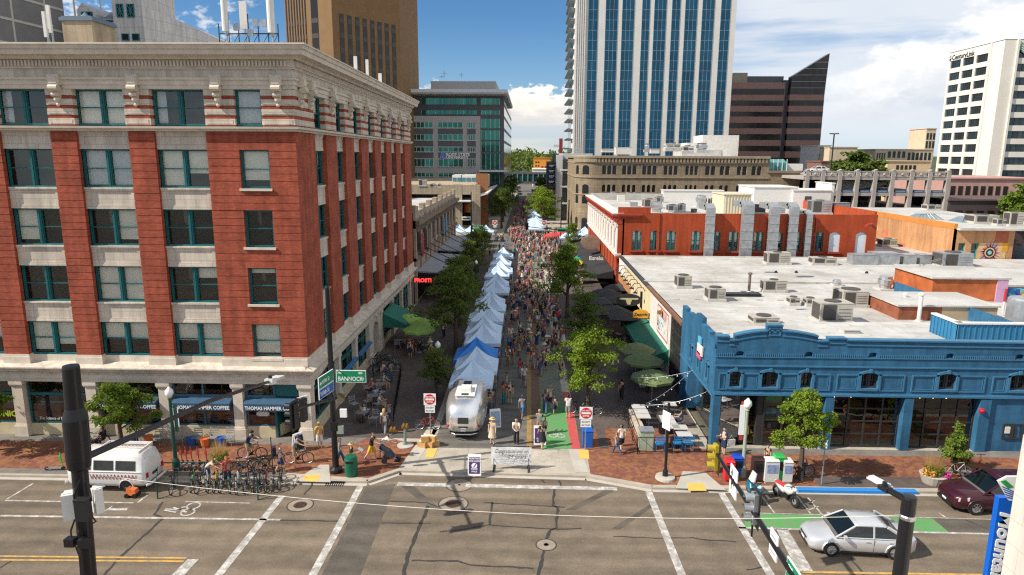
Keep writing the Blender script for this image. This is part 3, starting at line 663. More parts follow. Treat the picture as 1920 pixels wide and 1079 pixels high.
for i,(a,b,lab)in enumerate(((-26.3,-22.75,0),(-21.75,-18.15,1),(-17.3,-14.0,1))):
 o=awning(F0,a,b,2.7,2.5,-.2,.3,AWN,.44,parent=lb)
 ftext('lettering','THOMAS HAMMER COFFEE',.31,LETW,o,F0,a+.1,2.14,.31,extrude=.004,sx=.93 if i<2 else.87,bold=.006)
mb=MB();mb.fbox(F0,-16.75,-15.95,1.55,1.75,-.3,-.29);mb.fbox(F0,-16.65,-16.05,1.5,1.8,-.3,-.289);mb.build('window_sticker',[WHITE],lb)
ftext('lettering','The Science of Beauty',.26,LETW,lb,F0,-30.55,1.08,-.3,extrude=.002,sx=.85,shear=.25)
GRL=mat('lime_lettering',(.35,.5,.03),.5,0);mb=MB();mb.fbox(F0,-34.4,-31.9,.95,1.75,-.34,-.33);mb.build('window_poster',[BLACKP],lb)
ftext('lettering','TONIC',.52,GRL,lb,F0,-33.6,1.25,-.31,extrude=.004,bold=.015);
LBLUE=mat('blue_sign_strip',(.05,.17,.36),.5,.1)
for i in(0,1):mb=MB();a,b=((7,10.7),(11.6,15.2))[i];mb.fbox(FS,a,b,2.0,2.22,.02,.3);mb.build('sign_strip',[LBLUE],lb)
mb=MB();mb.box(-37,-13.35,38.9,76.6,22.7,22.9);mb.fbox(F0,-37,-13.6,22.9,23.3,-.9,-.6);mb.fbox(FS,.9,SE,22.9,23.3,-.9,-.6);mb.box(-37,-13.3,76.4,76.7,.2,23.2);mb.build('roof',[ROOFG],lb)
TANB=brick('tan_brick',(.42,.32,.19),(.36,.27,.16),(.4,.35,.28),bmp=.15)
a,b=PY(119,70,46),PY(170,30,46);mb=MB();mb.box(a.x,b.x,46,48.6,22.9,b.z-.3);mb.box(a.x-.12,b.x+.12,45.9,48.7,b.z-.3,b.z-.1,1);mb.box(a.x-.02,b.x+.02,46,48.6,b.z-.1,b.z,1);mb.lathe([(.35,b.z),(.3,b.z+.15),(.12,b.z+.3),(.05,b.z+.4)],((a.x+b.x)/2,47,0),8,1)
mb.build('chimney',[TANB,mat('blue_grey_cap',(.12,.17,.24),.6,.1)],lb)
def mast(px,p0,p1,Y,wpx,label,kind='panel'):
 a,b=PY(px,p0,Y),PY(px,p1,Y);w_=wpx*Y/CF;rt=thing('antenna',label,'antenna',(a.x,Y,23.0 if Y<60 else 22.95))
 mb=MB()
 if kind=='tube':mb.lathe([(w_*.5,a.z+.35),(w_*.5,b.z)],(a.x,Y,0),14)
 else:mb.obox((a.x,Y,(max(a.z,23.5)+b.z)/2),(w_,.14,b.z-max(a.z,23.5)))
 mb.build('radome',[WHITE],rt);mb=MB();mb.cyl((a.x,Y+.16,22.95),(a.x,Y+.16,max(a.z,23.5)+.5),.05);mb.cyl((a.x-.3,Y+.3,22.95),(a.x,Y+.16,24.2),.03);mb.cyl((a.x+.3,Y+.3,22.95),(a.x,Y+.16,24.2),.03);mb.box(a.x-.25,a.x+.25,Y+.1,Y+.5,22.9,23.0)
 for q in(.3,.8):mb.box(a.x-.08,a.x+.08,Y,Y+.2,max(a.z,23.5)+q*.5,max(a.z,23.5)+q*.5+.06)
 mb.build('mount',[GREYM],rt);return rt
mast(87,70,22,41,5,'left one of the pair of slim white panel antennas at the roof corner');mast(95,62,10,41.4,6,'right one of the pair of slim white panel antennas at the roof corner')
mast(424,70,-6,44,11,'tall white tube antenna on the roof, left of the antenna frame','tube');mast(510,73,-4,44,13,'thick white tube antenna at the right end of the antenna frame','tube')
mast(458,55,3,45,13,'wide white panel antenna on the frame between the two tube antennas');mast(667,132,106,57,6,'first white panel antenna above the mall side cornice');mast(689,143,112,60,5,'second white panel antenna above the mall side cornice');mast(713,156,138,65,6,'farthest small white panel antenna above the mall side cornice')
a,b=PY(410,70,44.5),PY(520,50,44.5);rt=thing('antenna_rack','rooftop antenna frame with radio boxes and cables','antenna frame',((a.x+b.x)/2,44.5,22.95));mb=MB()
for zz in(24.0,25.0):mb.cyl((a.x,44.6,zz),(b.x,44.6,zz),.04)
for i in range(7):x=a.x+(b.x-a.x)*i/6;mb.cyl((x,44.6,22.95),(x,44.6,25.6+.6*(i%2)),.035)
for i in range(6):x=a.x+(b.x-a.x)*i/6;mb.cyl((x,44.6,24),(x+(b.x-a.x)/6,44.6,25),.02)
mb.build('rails',[DKMETAL],rt)
for px,py in((443,51),(479,43),(495,44),(470,62)):g=PY(px,py,44.4);mb=MB();mb.obox(g,(.32,.2,.42));mb.build('radio_unit',[GREYM],rt)
# blue painted brick corner building
BLUEB=brick('blue_painted_brick',(.042,.155,.275),(.035,.135,.25),(.025,.1,.19),bw=.22,bh=.075,mort=.01,rough=.65,var=.3,bmp=.35)
BLUET=mat('blue_painted_trim',(.044,.16,.28),.55,.12);CHAR=mat('charcoal_frame',(.035,.034,.033),.5,.2)
bb=thing('blue_building','single storey blue painted brick building with stepped parapet and arched windows','building',(11.2,38.6,0))
FB=Frame(0,38.6,0);FBW=Frame(11.2,47.5,-90)
def fr_rect(mb,F,a,b,c,d,w_,d1,m=0,d0=0):
 mb.fbox(F,a,b,d-w_,d,d0,d1,m);mb.fbox(F,a,b,c,c+w_,d0,d1,m);mb.fbox(F,a,a+w_,c+w_,d-w_,d0,d1,m);mb.fbox(F,b-w_,b,c+w_,d-w_,d0,d1,m)
bwin=[(12.42,.66),(14.47,.95),(16.61,.66),(20.33,1.),(24.88,1.),(29.02,1.)]
vents=[12.62,16.66,20.39,24.86,28.9]
holes=[(x-w_/2,x+w_/2,4.0,4.95,.18)for x,w_ in bwin]+[(x-.22,x+.22,5.92,6.2,.06)for x in vents]
mb=MB();mb.wall(FB,11.2,33,3.55,6.55,holes,.3)
prof=[(11.197,6.55),(33,6.55),(33,6.84),(18.75,6.9),(18.75,7.0),(17.7,7.0),(17.7,6.82),(17.1,6.82),(17.1,7.12)]+[(17.1-.42*i,7.12+.28*sin(pi/2*i/5))for i in range(1,6)]+[(15.,7.4),(15.,7.74),(14.1,7.74),(14.1,7.4)]+[(14.1-.36*i,7.4-.28*(1-cos(pi/2*i/5)))for i in range(1,6)]+[(12.25,7.12),(12.25,6.82),(11.95,6.82),(11.95,7.05),(11.197,7.05)]
mb.extrude(FB,prof,-.35,0)
mb.fbox(FB,11.55,33,3.5,6.55,-.32,-.29)
sprof=[(0,6.3),(8.54,6.3),(8.54,7.05),(8.2,7.05),(8.2,6.75),(7.4,6.75),(7.4,6.95),(5.4,7.0),(5.4,7.35),(3.9,7.35),(3.9,7.0),(1.9,6.95),(1.9,6.75),(1.1,6.75),(1.1,7.0),(0,7.0)]
swn=[(7.4,.4),(5.3,.4),(3.2,.4)]
mb.wall(FBW,0,8.9,3.3,6.3,[(u-w_/2,u+w_/2,4.0,5.0,.15)for u,w_ in swn],.3);mb.extrude(FBW,sprof,-.3,0);mb.box(11.5,11.55,38.95,47.5,3.5,6.3)
mb.box(32.9,33,38.7,60,0,6.6);mb.fbox(FB,27.5,33,.12,3.55,-.3,-.001)
mb.build('wall',[BLUEB],bb)
mb=MB()
for i in range(len(prof)-3):
 p,q=prof[i+2],prof[i+3]
 if i+3>=len(prof):break
 if abs(p[0]-q[0])>.02:mb.hexa([FB(q[0],q[1],.09),FB(p[0],p[1],.09),FB(p[0],p[1],-.4),FB(q[0],q[1],-.4),FB(q[0],q[1]+.09,.09),FB(p[0],p[1]+.09,.09),FB(p[0],p[1]+.09,-.4),FB(q[0],q[1]+.09,-.4)]);mb.hexa([FB(q[0],q[1]-.3,.05),FB(p[0],p[1]-.3,.05),FB(p[0],p[1]-.3,0),FB(q[0],q[1]-.3,0),FB(q[0],q[1]-.22,.05),FB(p[0],p[1]-.22,.05),FB(p[0],p[1]-.22,0),FB(q[0],q[1]-.22,0)])
fr_rect(mb,FB,14.2,14.9,7.15,7.68,.08,.05);mb.fbox(FB,14.47,14.63,7.32,7.5,0,.05)
mb.fbox(FB,11.2,33,5.26,5.34,0,.07);mb.fbox(FB,11.2,33,5.82,5.87,0,.05)
mb.fbox(FB,11.2,33,3.5,3.62,0,.16);mb.fbox(FB,11.2,33,3.62,3.68,0,.09)
i=11.25
while i<33:
 if min(abs(i+.04-x)for x in vents)>.3:mb.fbox(FB,i,i+.06,5.87,6.06,0,.035)
 i+=.12
for a,b,ws in((11.45,18.05,(0,1,2)),(18.4,22.4,(3,)),(22.8,27.1,(4,)),(27.5,31.5,(5,))):
 xs=sorted([a,b]+[bwin[w_][0]+s*(bwin[w_][1]/2+.14)for w_ in ws for s in(-1,1)])
 for p,q in zip(xs[::2],xs[1::2]):fr_rect(mb,FB,p,q,3.82,4.86,.08,.06);fr_rect(mb,FB,p+.13,q-.13,3.95,4.73,.03,.03)
for F,L_ in((FB,bwin),(FBW,swn)):
 for x,w_ in L_:
  mb.fbox(F,x-w_/2-.14,x-w_/2,3.86,4.9,0,.09);mb.fbox(F,x+w_/2,x+w_/2+.14,3.86,4.9,0,.09);mb.fbox(F,x-w_/2,x+w_/2,3.86,4.0,0,.12)
  n=6
  for k in range(n):
   t0,t1=-1+2*k/n,-1+2*(k+1)/n;hw=w_/2+.14
   za,zb=4.9+.2*(1-t0*t0),4.9+.2*(1-t1*t1)
   mb.hexa([F(x+t0*hw,za-.12,.09),F(x+t1*hw,zb-.12,.09),F(x+t1*hw,zb-.12,0),F(x+t0*hw,za-.12,0),F(x+t0*hw,za+.03,.09),F(x+t1*hw,zb+.03,.09),F(x+t1*hw,zb+.03,0),F(x+t0*hw,za+.03,0)])
  mb.fbox(F,x-.08,x+.08,4.98,5.2,0,.14)
mb.fbox(FBW,0,8.9,3.3,3.4,0,.06)
mb.build('trim',[BLUET],bb)
for F,L_ in((FB,bwin),(FBW,swn)):
 for x,w_ in L_:sash_window(bb,F,x,4.0,w_,.93,2 if w_>.9 else 1,-.2,(),CHAR,SHOPGLASS,.5,muntin=1)
mb=MB();mb.box(11.6,32.8,39.2,46,3.8,5.7);mb.box(18.2,32.8,41.5,46,.2,3.6);mb.box(13.2,18.2,43.5,46,.2,3.6);mb.build('core',[ROOM],bb)
mb=MB();mb.box(11.25,33,38.65,47.4,3.42,3.5);mb.build('soffit',[ROOM],bb)
for a,b in((11.2,11.62),(17.85,18.36),(22.5,23.02),(26.95,27.57)):
 mb=MB();mb.fbox(FB,a,b,.12,3.42,-.5,.14);mb.build('pillar',[BLUEB],bb)
mb=MB();mb.fbox(FBW,.0,2.4,.12,3.35,-1.2,-.02);mb.build('pillar',[BLUEB],bb)
def garage(a,b,z0,z1,nx,nz,Y=38.95,m=None,split=None):
 F=Frame(0,Y,0);mb=MB();t=.05
 for i in range(nx+1):u=a+(b-a)*i/nx;mb.fbox(F,u-t,u+t,z0,z1,-.06,.06)
 for k in range(nz+1):zz=z0+(z1-z0)*k/nz;mb.fbox(F,a,b,zz-t*.8,zz+t*.8,-.04,.05)
 o=mb.build('glazed_door',[m or CHAR],bb);pm=MB();pm.face([F(a,z0,0),F(b,z0,0),F(b,z1,0),F(a,z1,0)]);pm.build('pane',[SHOPGLASS],o)
garage(18.42,22.46,.2,3.4,4,4);garage(23.06,26.9,.2,3.4,4,4);garage(14.4,17.8,.2,3.4,3,4)
F=Frame(13.0,39.2,-42);mb=MB()
mb.box(13.1,13.4,39.2,39.5,.12,3.42);mb.box(14.0,14.35,38.95,39.3,.12,3.42);mb.box(12.5,12.62,41.5,41.6,.12,3.42);mb.box(12.0,12.12,44,44.1,.12,3.42);mb.box(11.9,13.1,39.3,47,.1,.32);mb.build('entrance_frame',[CHAR],bb)
pm=MB();pm.face([(13.1,39.5,.32),(12.56,41.5,.32),(12.56,41.5,3.4),(13.1,39.5,3.4)]);pm.face([(12.56,41.6,.32),(12.06,44,.32),(12.06,44,3.4),(12.56,41.6,3.4)]);pm.face([(12.06,44.1,.32),(11.8,46.4,.32),(11.8,46.4,3.4),(12.06,44.1,3.4)]);pm.build('pane',[SHOPGLASS],bb)
mb=MB()
mb.box(13.2,32.7,39.3,46,.13,.2,0);rnd=random.Random(3)
for x,y in((14.2,40.5),(15.8,41),(14.3,42.4),(16.6,40.2),(19.5,40.3),(21.4,40.4),(24,40.3),(26,40.5)):mb.box(x-.5,x+.5,y-.35,y+.35,.9,.96,0);mb.box(x-.04,x+.04,y-.04,y+.04,.2,.9,1)
for x,y in((13.6,40),(15.1,40.2),(18.9,40.9),(20.4,39.8),(25,40.8)):mb.box(x-.2,x+.2,y-.2,y+.2,.6,.66,2);mb.box(x-.2,x+.2,y+.16,y+.2,.66,1.1,2);mb.cyl((x,y,.2),(x,y,.6),.03,m=1)
mb.build('bar_furniture',[mat('honey_planks',(.4,.25,.08),.5,.25,2),BLACKP,mat('teal_chair',(.03,.2,.25),.5,0)],bb)
LAMP=emit('lamp_glow',(1.,.75,.4),9)
for x in(19.0,20.0,24.2,25.0,25.8):mb=MB();mb.ball((x,39.9,3.0),.05);mb.build('pendant_lamp',[LAMP],bb)
mb=MB();rnd=random.Random(11)
for x0,z0,nx,nz in((14.6,1.75,3,2),(15.9,1.75,2,2),(14.7,1.25,2,1),(15.9,1.2,1,2)):
 for i in range(nx):
  for k in range(nz):mb.box(x0+.3*i,x0+.3*i+.25,39.0,39.01,z0+.4*k,z0+.4*k+.34,rnd.randrange(4))
mb.build('window_posters',[mat('poster_teal',(.06,.3,.3),.6,0),mat('poster_white',(.6,.6,.58),.6,0),mat('poster_orange',(.5,.2,.04),.6,0),mat('poster_green',(.1,.3,.08),.6,0)],bb)
sash_window(bb,FB,29.1,.95,1.15,.95,2,-.02,(),CHAR,SHOPGLASS,0);mb=MB();mb.fbox(FB,28.65,28.95,1.3,1.7,-.02,.06);mb.build('window_poster',[WHITE],bb)
g=PY(1843,772,38.3);mb=MB();mb.cyl((g.x,38.46,g.z),(g.x,38.36,g.z),.16,n=14);mb.ball((g.x,38.37,g.z),.12);mb.build('alarm_bell',[mat('alarm_red',(.5,.02,.03),.4,0)],bb)
mb=MB()
for u,z,w_,h_,c in((5.6,5.95,.7,.4,0),(5.75,5.35,1.2,.62,1),(5.5,4.95,1.0,.4,2)):mb.fbox(FBW,u-w_/2,u+w_/2,z-h_/2,z+h_/2,.06,.16,c)
mb.build('sign_board',[mat('sign_sky_blue',(.1,.4,.6),.5,0),WHITE,mat('sign_pink',(.6,.1,.2),.5,0)],bb)
mb=MB();mb.face([(11.5,38.9,5.92),(33,38.9,5.92),(33,47.6,5.86),(11.5,47.6,5.86)]);mb.build('roof',[ROOFW],bb)
BSEAM=mat('blue_standing_seam',(.03,.17,.32),.45,.1,1)
a,b,c=G(1792,643,5.92),G(1752,622,5.92),PY(1790,608,G(1792,643,5.92).y)
FM=Frame(0,a.y,0);FM2=Frame(a.x,b.y,-90);mb=MB();zt=c.z
mb.fbox(FM,a.x,36,5.9,zt,-.1,0);mb.fbox(FM2,0,b.y-a.y,5.9,zt,-.1,0)
for i in range(40):mb.fbox(FM,a.x+.36*i,a.x+.36*i+.05,5.9,zt,0,.05)
for i in range(int((b.y-a.y)/.36)):mb.fbox(FM2,.36*i,.36*i+.05,5.9,zt,0,.05)
mb.fbox(FM,a.x-.1,36,zt,zt+.1,-.3,.08,1);mb.fbox(FM2,0,b.y-a.y,zt,zt+.1,-.3,.08,1)
mb.build('roof_screen',[BSEAM,WHITE],bb)
# the long low building with the white membrane roof
CREAMW=mat('cream_render',(.62,.53,.34),.8,.12,1.5);OFFW=mat('off_white_render',(.66,.63,.58),.8,.15,1.2)
BTILE=brick('black_tile',(.03,.028,.027),(.024,.022,.022),(.1,.09,.08),bw=.9,bh=.9,mort=.02,rough=.25,var=.15,bmp=0,off=0)
ORB=brick('orange_brick',(.48,.21,.08),(.4,.17,.07),(.42,.26,.14),bw=.3,bh=.1,mort=.012,var=.25,vsc=.35,bmp=0)
wb=thing('low_building','long single storey building with a white membrane roof and cream mall front','building',(11.2,47.6,0))
FW=Frame(11.22,82,-90);U=lambda Y:82-Y;RZ=5.57
mb=MB();mb.fbox(FW,U(51.2),U(47.6),.12,RZ,-.4,0,2);mb.fbox(FW,U(59.8),U(51.2),.12,RZ,-.4,.02,1);mb.fbox(FW,U(76),U(59.8),2.6,RZ,-.4,.0,0);mb.fbox(FW,U(81.5),U(76),2.6,RZ,-.4,.04,1);mb.fbox(FW,U(81.5),U(59.8),.12,2.6,-1.2,-.4,3)
mb.fbox(FW,U(81.5),U(72),2.6,3.6,0,.06,4);mb.box(11.5,46,81.2,81.5,0,RZ,1);mb.box(11.62,46,47.65,81.2,.15,5.4,3)
mb.build('wall',[CREAMW,OFFW,BTILE,ROOM,ORB],wb)
mb=MB();mb.box(11.3,44,47.6,81.5,5.3,RZ);mb.box(11.3,44,64.2,64.5,RZ,RZ+.16);mb.face([(11.3,64.5,RZ+.002),(14,66,RZ+.02),(44,66,RZ+.02),(44,64.5,RZ+.002)])
mb.box(11.2,44,81.2,81.6,RZ,RZ+.1);mb.build('roof',[ROOFW],wb)
mb=MB();mb.box(11.14,11.44,47.5,62,RZ-.12,RZ+.1);mb.build('roof_edge',[mat('brown_flashing',(.2,.1,.06),.6,.25,2)],wb)
mb=MB();mb.box(11.14,11.44,62,81.6,RZ-.12,RZ+.12);mb.build('roof_edge',[mat('dark_flashing',(.05,.055,.065),.6,.25,2)],wb)
mb=MB()
for k in range(6):y=46.2+2*k;mb.box(11.4,44,48+k*5.4,48.04+k*5.4,RZ+.001,RZ+.008)
for k in range(18):mb.box(12.4+k*1.75,12.9+k*1.75,56.1,56.25,RZ,RZ+.09)
mb.build('roof_seam',[mat('roof_seam_grey',(.45,.43,.4),.8,.2)],wb)
mb=MB();fr_rect(mb,FW,U(59.6),U(51.4),2.5,5.5,.12,.08,1,.02);mb.fbox(FW,U(59.48),U(51.52),2.62,5.38,.02,.05,0)
SRED=mat('sign_faded_red',(.45,.12,.1),.7,.2,2);SBLU=mat('sign_faded_blue',(.3,.5,.56),.7,.25,2);rnd=random.Random(4)
mb.fbox(FW,U(56.4),U(51.9),2.8,5.2,.05,.055,2);mb.fbox(FW,U(56.2),U(52.1),2.95,5.05,.055,.06,0)
for k in range(26):u=rnd.uniform(U(56.2),U(52.7));z_=rnd.uniform(3.0,4.3);mb.fbox(FW,u,u+rnd.uniform(.1,.5),z_,z_+rnd.uniform(.1,.4),.06,.066,rnd.choice((2,3,3,4)))
mb.build('wall_sign',[WHITE,OFFW,SRED,SBLU,mat('sign_grey',(.3,.3,.3),.7,.2)],wb)
for k,(t_,u)in enumerate((('J',U(55.9)),('O',U(55.2)),('U',U(54.3)),('N',U(53.4)))):
 if k:ftext('lettering',t_,1.0,SRED,wb,FW,u,4.35,.07,extrude=.004,bold=.02)
aw=awning(FW,U(65.5),U(51.3),2.5,1.75,.02,1.9,mat('green_awning_cloth',(.012,.13,.085),.7,.12,3),.3,parent=wb)
YEL=mat('sign_amber',(.75,.36,.03),.5,.1)
g=PX(1211,604,10.9);zs=thing('hanging_sign','amber arched hanging sign above the green awning','sign',(10.6,g.y,3.0));mb=MB();FZ=Frame(0,g.y,0)
mb.extrude(FZ,[(9.7,2.95),(11.1,2.95),(11.1,3.4)]+[(10.4+.7*cos(pi*i/8),3.4+.35*sin(pi*i/8))for i in range(1,8)]+[(9.7,3.4)],-.06,.06);mb.build('board',[YEL],zs)
mb=MB();mb.fbox(FZ,9.7,11.2,2.88,2.95,-.07,.07);mb.fbox(FZ,11.08,11.25,2.88,3.4,-.04,.04);mb.build('bracket',[BLACKP],zs)
ftext('lettering','Zeppole',.36,LETK,zs,FZ,10.4,3.2,.065,align='CENTER',extrude=.004,bold=.01)
g=PX(1189,552,10.4);zs=thing('hanging_sign','dark oval hanging sign with a cream stripe and a row of gooseneck lamps','sign',(10.4,g.y,3.4));FZ=Frame(0,g.y,0);mb=MB()
mb.extrude(FZ,[(9.9+1.25*cos(2*pi*i/18),3.75+.62*sin(2*pi*i/18))for i in range(18)],-.08,.08);mb.build('board',[mat('dark_olive_sign',(.03,.035,.03),.5,.2)],zs)
mb=MB();mb.fbox(FZ,9.0,10.8,3.8,3.95,.08,.1);mb.extrude(FZ,[(9.75,3.3),(10.05,3.3),(10.2,3.8),(9.6,3.8)],.08,.1);mb.build('emblem',[mat('sign_cream',(.55,.5,.3),.6,0)],zs);mb=MB();mb.fbox(FZ,11.,11.2,3.0,4.6,-.05,.05);mb.build('bracket',[BLACKP],zs)
for k in range(7):
 Y=63+k*2.2;mb=MB();mb.tube([(11.2,Y,4.9),(11.0,Y,5.25),(10.5,Y,5.25),(10.25,Y,4.9)],.035,6);mb.lathe([(.02,.2),(.08,.15),(.26,0)],(10.25,Y,4.72),10,close=False);mb.build('gooseneck_lamp',[BLACKP],wb)
mb=MB();mb.lathe([(.1,0),(.22,.05),(.22,.3),(.1,.35)],PX(1237,590,10.9),10);mb.build('wall_lamp',[mat('copper',(.45,.2,.06),.4,.1,metal=.6)],wb)
# roof plant: every unit a thing
def vec_r(px,py,z):return G(px,py,z)
def hvac(px,py,wpx,hpx,z,label,kind='unit',dep=1.,m=None):
 """px,py: middle of the front bottom edge in the photo"""
 p=G(px,py,z);s=(p-Vector((0,0,CH))).length/CF;w_,h_=wpx*s,hpx*s*1.02;d_=w_*dep;m=m or UNIT
 t=thing('rooftop_unit',label,'rooftop unit',p)
 mb=MB()
 if kind=='unit':
  mb.box(-w_/2,w_/2,0,d_,.22,h_);mb.box(-w_/2-.02,w_/2+.02,-.02,d_+.02,h_,h_+.04)
  mb.build('casing',[m],t,world=False);mb=MB();mb.box(-w_*.42,-w_*.02,-.025,0,.3,h_-.08);mb.box(-w_/2-.025,-w_/2,d_*.1,d_*.9,.3,h_-.08);mb.lathe([(min(w_,d_)*.36,0),(min(w_,d_)*.36,.07),(min(w_,d_)*.33,.07),(.02,.03)],(0,d_/2,h_+.04),14)
  for k in range(4):mb.box(w_*.06,w_*.44,-.02,0,.34+k*(h_-.5)/4,.36+k*(h_-.5)/4)
  mb.build('grille',[UNITD],t,world=False);mb=MB();mb.box(-w_*.55,w_*.55,-.12,d_+.1,0,.22);mb.build('kerb',[ROOFW],t,world=False)
 elif kind=='fan':
  r=w_/2;mb.lathe([(r*.75,0),(r*.75,h_*.35),(r,h_*.45),(r,h_*.75),(r*.8,h_*.85),(r*.85,h_),(r*.3,h_*1.05)],(0,r,0),14);mb.build('fan_hood',[STEEL],t,world=False);mb=MB();mb.box(-r*1.1,r*1.1,-r*.1,r*2.1,-.02,.14);mb.build('kerb',[ROOFW],t,world=False)
 elif kind=='box':
  mb.box(-w_/2,w_/2,0,d_,0,h_);mb.box(-w_/2-.03,w_/2+.03,-.03,d_+.03,h_,h_+.05);mb.build('casing',[m],t,world=False)
 elif kind=='pipe':
  mb.cyl((0,0,0),(0,0,h_),w_/2,n=10);mb.lathe([(w_*.8,h_),(w_*.8,h_+.12),(.05,h_+.2)],(0,0,0),10);mb.build('flue',[m],t,world=False);mb=MB();mb.lathe([(w_*1.2,0),(w_*.6,.15)],(0,0,0),10);mb.build('flashing',[ROOFW],t,world=False)
 return t
Z=RZ
hvac(1283,542,26,22,Z,'beige rooftop unit nearest the west edge of the white roof');hvac(1344,566,30,22,Z,'beige rooftop unit second from the west edge, nearer the blue parapet')
hvac(1453,549,40,20,Z,'wide beige rooftop unit in the middle of the white roof',dep=.5);hvac(1460,497,40,20,Z,'beige unit at the back of the white roof against the red wall',dep=.5);hvac(1546,498,40,12,Z,'second beige unit along the back of the white roof',dep=.5)
hvac(1567,608,54,34,Z,'largest beige rooftop unit, on a white platform behind the pediment',dep=.7);hvac(1603,577,42,26,Z,'tall beige unit behind the largest rooftop unit');hvac(1490,574,17,13,Z,'small dark condenser left of the largest unit');hvac(1522,575,18,12,Z,'small pale condenser beside the dark condenser')
hvac(1655,579,22,12,Z,'small dark green condenser right of the tall beige unit',m=mat('green_grey_metal',(.12,.15,.14),.5,.1));hvac(1597,634,26,12,Z+.02,'low white box by the blue parapet','box',.8,ROOFW);hvac(1700,597,30,16,Z,'tan louvred box beside two white flues','box',.7,mat('tan_metal',(.5,.36,.24),.5,.15))
hvac(1404,549,5,32,Z,'rusty flue pipe in the middle of the white roof','pipe',1,mat('rusty_pipe',(.16,.12,.1),.6,.3,3));hvac(1694,584,5,26,Z,'left one of two white flue pipes by the tan box','pipe',1,WHITE);hvac(1722,603,6,42,Z,'right one of two white flue pipes by the tan box','pipe',1,WHITE)
hvac(1666,546,24,22,Z,'round steel exhaust fan on the white roof','fan');hvac(1572,537,14,10,Z,'small mushroom vent on the white roof','fan');hvac(1390,557,70,4,Z,'long low black skylight curb on the white roof','box',.25,DKMETAL)
hvac(1437,612,44,14,Z+.1,'low grey unit just behind the blue pediment','unit',.8);hvac(1663,497,40,18,Z,'grey sheet metal duct box at the back of the white roof','box',.7,GREYM);hvac(1707,498,18,16,Z,'left grey hooded blower at the back of the white roof','box',1,GREYM);hvac(1735,498,18,16,Z,'right grey hooded blower at the back of the white roof','box',1,GREYM);hvac(1795,503,46,22,Z,'grey glazed rooftop unit near the mural','unit',.7,GREYM)
d=hvac(1622,497,42,16,Z,'tapered grey duct end at the back of the white roof','box',.5,GREYM)
for i,(px,py)in enumerate(((1455,512),(1493,512),(1625,513),(1748,514),(1775,514),(1806,514),(1845,514),(1682,618),(1706,633),(1561,629))):
 p=G(px,py,Z);mb=MB();mb.hexa([p+Vector(q)for q in((-.16,-.12,0),(.16,-.12,0),(.16,.12,0),(-.16,.12,0),(-.1,-.06,.2),(.06,-.06,.24),(.06,.06,.24),(-.1,.06,.2))]);o=mb.build('roof_vent',[DKMETAL])
 tag(o,'little dark roof vent in a row across the white roof' if i<7 else'little dark roof vent standing near the blue roof edge','vent','dark roof vents')
pt=thing('roof_penthouse','low penthouse with rust red panels and tan walls on the white roof','penthouse',G(1800,600,Z));a,b=G(1683,600,Z),G(1862,600,Z);h=PY(1700,575,a.y).z;mb=MB()
mb.box(a.x,a.x+3.2,a.y,a.y+5,Z,h,0);mb.box(a.x+3.2,b.x,a.y,a.y+5,Z,h,1);mb.box(a.x-.15,b.x+.15,a.y-.12,a.y+5.2,h,h+.12,2);mb.build('walls',[mat('rust_panel',(.25,.08,.04),.7,.35,1.5),mat('tan_render',(.42,.33,.22),.8,.12,1),ROOFW],pt)
pt=thing('roof_penthouse','taller rust orange penthouse with a lilac corner behind the tan walls','penthouse',G(1800,563,Z));a,b=G(1745,566,Z),G(1860,566,Z);h=PY(1745,523,a.y).z;mb=MB()
mb.box(a.x,b.x,a.y,a.y+6,Z,h,0);mb.box(b.x,b.x+.9,a.y-.1,a.y+6,Z,h,1);mb.box(a.x-.2,b.x+1.1,a.y-.15,a.y+6.2,h,h+.14,2);mb.build('walls',[mat('rust_orange_panel',(.45,.12,.035),.7,.4,.8),mat('lilac_paint',(.5,.3,.45),.6,.1),ROOFW],pt)
mb=MB();p=G(1725,597,Z);q=G(1722,567,Z+.6)
for o_ in(0,.5):mb.tube([G(1690,590,Z)+Vector((0,o_,.1)),G(1715,556,Z)+Vector((0,o_,.3)),G(1727,519,Z)+Vector((0,o_,1.2)),G(1775,500,Z)+Vector((0,o_,1.0))],.05,5)
for k in range(10):a=G(1690,590,Z).lerp(G(1715,556,Z),k/10);mb.cyl(a+Vector((0,0,.15)),a+Vector((0,.5,.15)),.03,n=4)
tag(mb.build('pipe_rack',[mat('grey_pipe',(.25,.25,.24),.6,.15)]),'grey conduit rack climbing across the white roof to the glazed unit','pipe rack')
mb=MB();p=G(1772,564,Z);mb.tube([(p.x-1.0,p.y,Z),(p.x-.9,p.y,Z+.7),(p.x,p.y,Z+.95),(p.x+1.2,p.y,Z+.85),(p.x+1.4,p.y,Z)],.34,10,0);tag(mb.build('roof_duct',[GREYM]),'curved galvanised roof duct in front of the rust penthouse','duct')
# red painted two storey building with the white column front
REDB=brick('red_orange_brick',(.4,.068,.022),(.36,.06,.02),(.3,.05,.02),bw=.3,bh=.1,mort=.008,rough=.75,var=.16,bmp=.2,vsc=.4);REDT=mat('red_trim',(.36,.05,.025),.6,.12)
rdb=thing('red_building','two storey orange red brick building with white columns and steel ducts','building',(11.2,84,0))
FR=Frame(0,84,0);FRW=Frame(11.2,125,-90);UR=lambda Y:125-Y
xr=lambda px:PY(px,452,84).x
zt,zb=PY(1228,433,84).z,PY(1228,470,84).z;RT=10.6
wx=[xr(p)for p in(1193.7,1227.5,1258,1304.6,1340.6,1375,1421.6,1457.5,1492,1534)];wx2=[xr(1564.6),xr(1614)]
mb=MB();hs=[(x-.62,x+.62,zb,zt,.2)for x in wx]+[(x-.66,x+.66,zb if i==0 else zb-.8,zt,.3)for i,x in enumerate(wx2)]
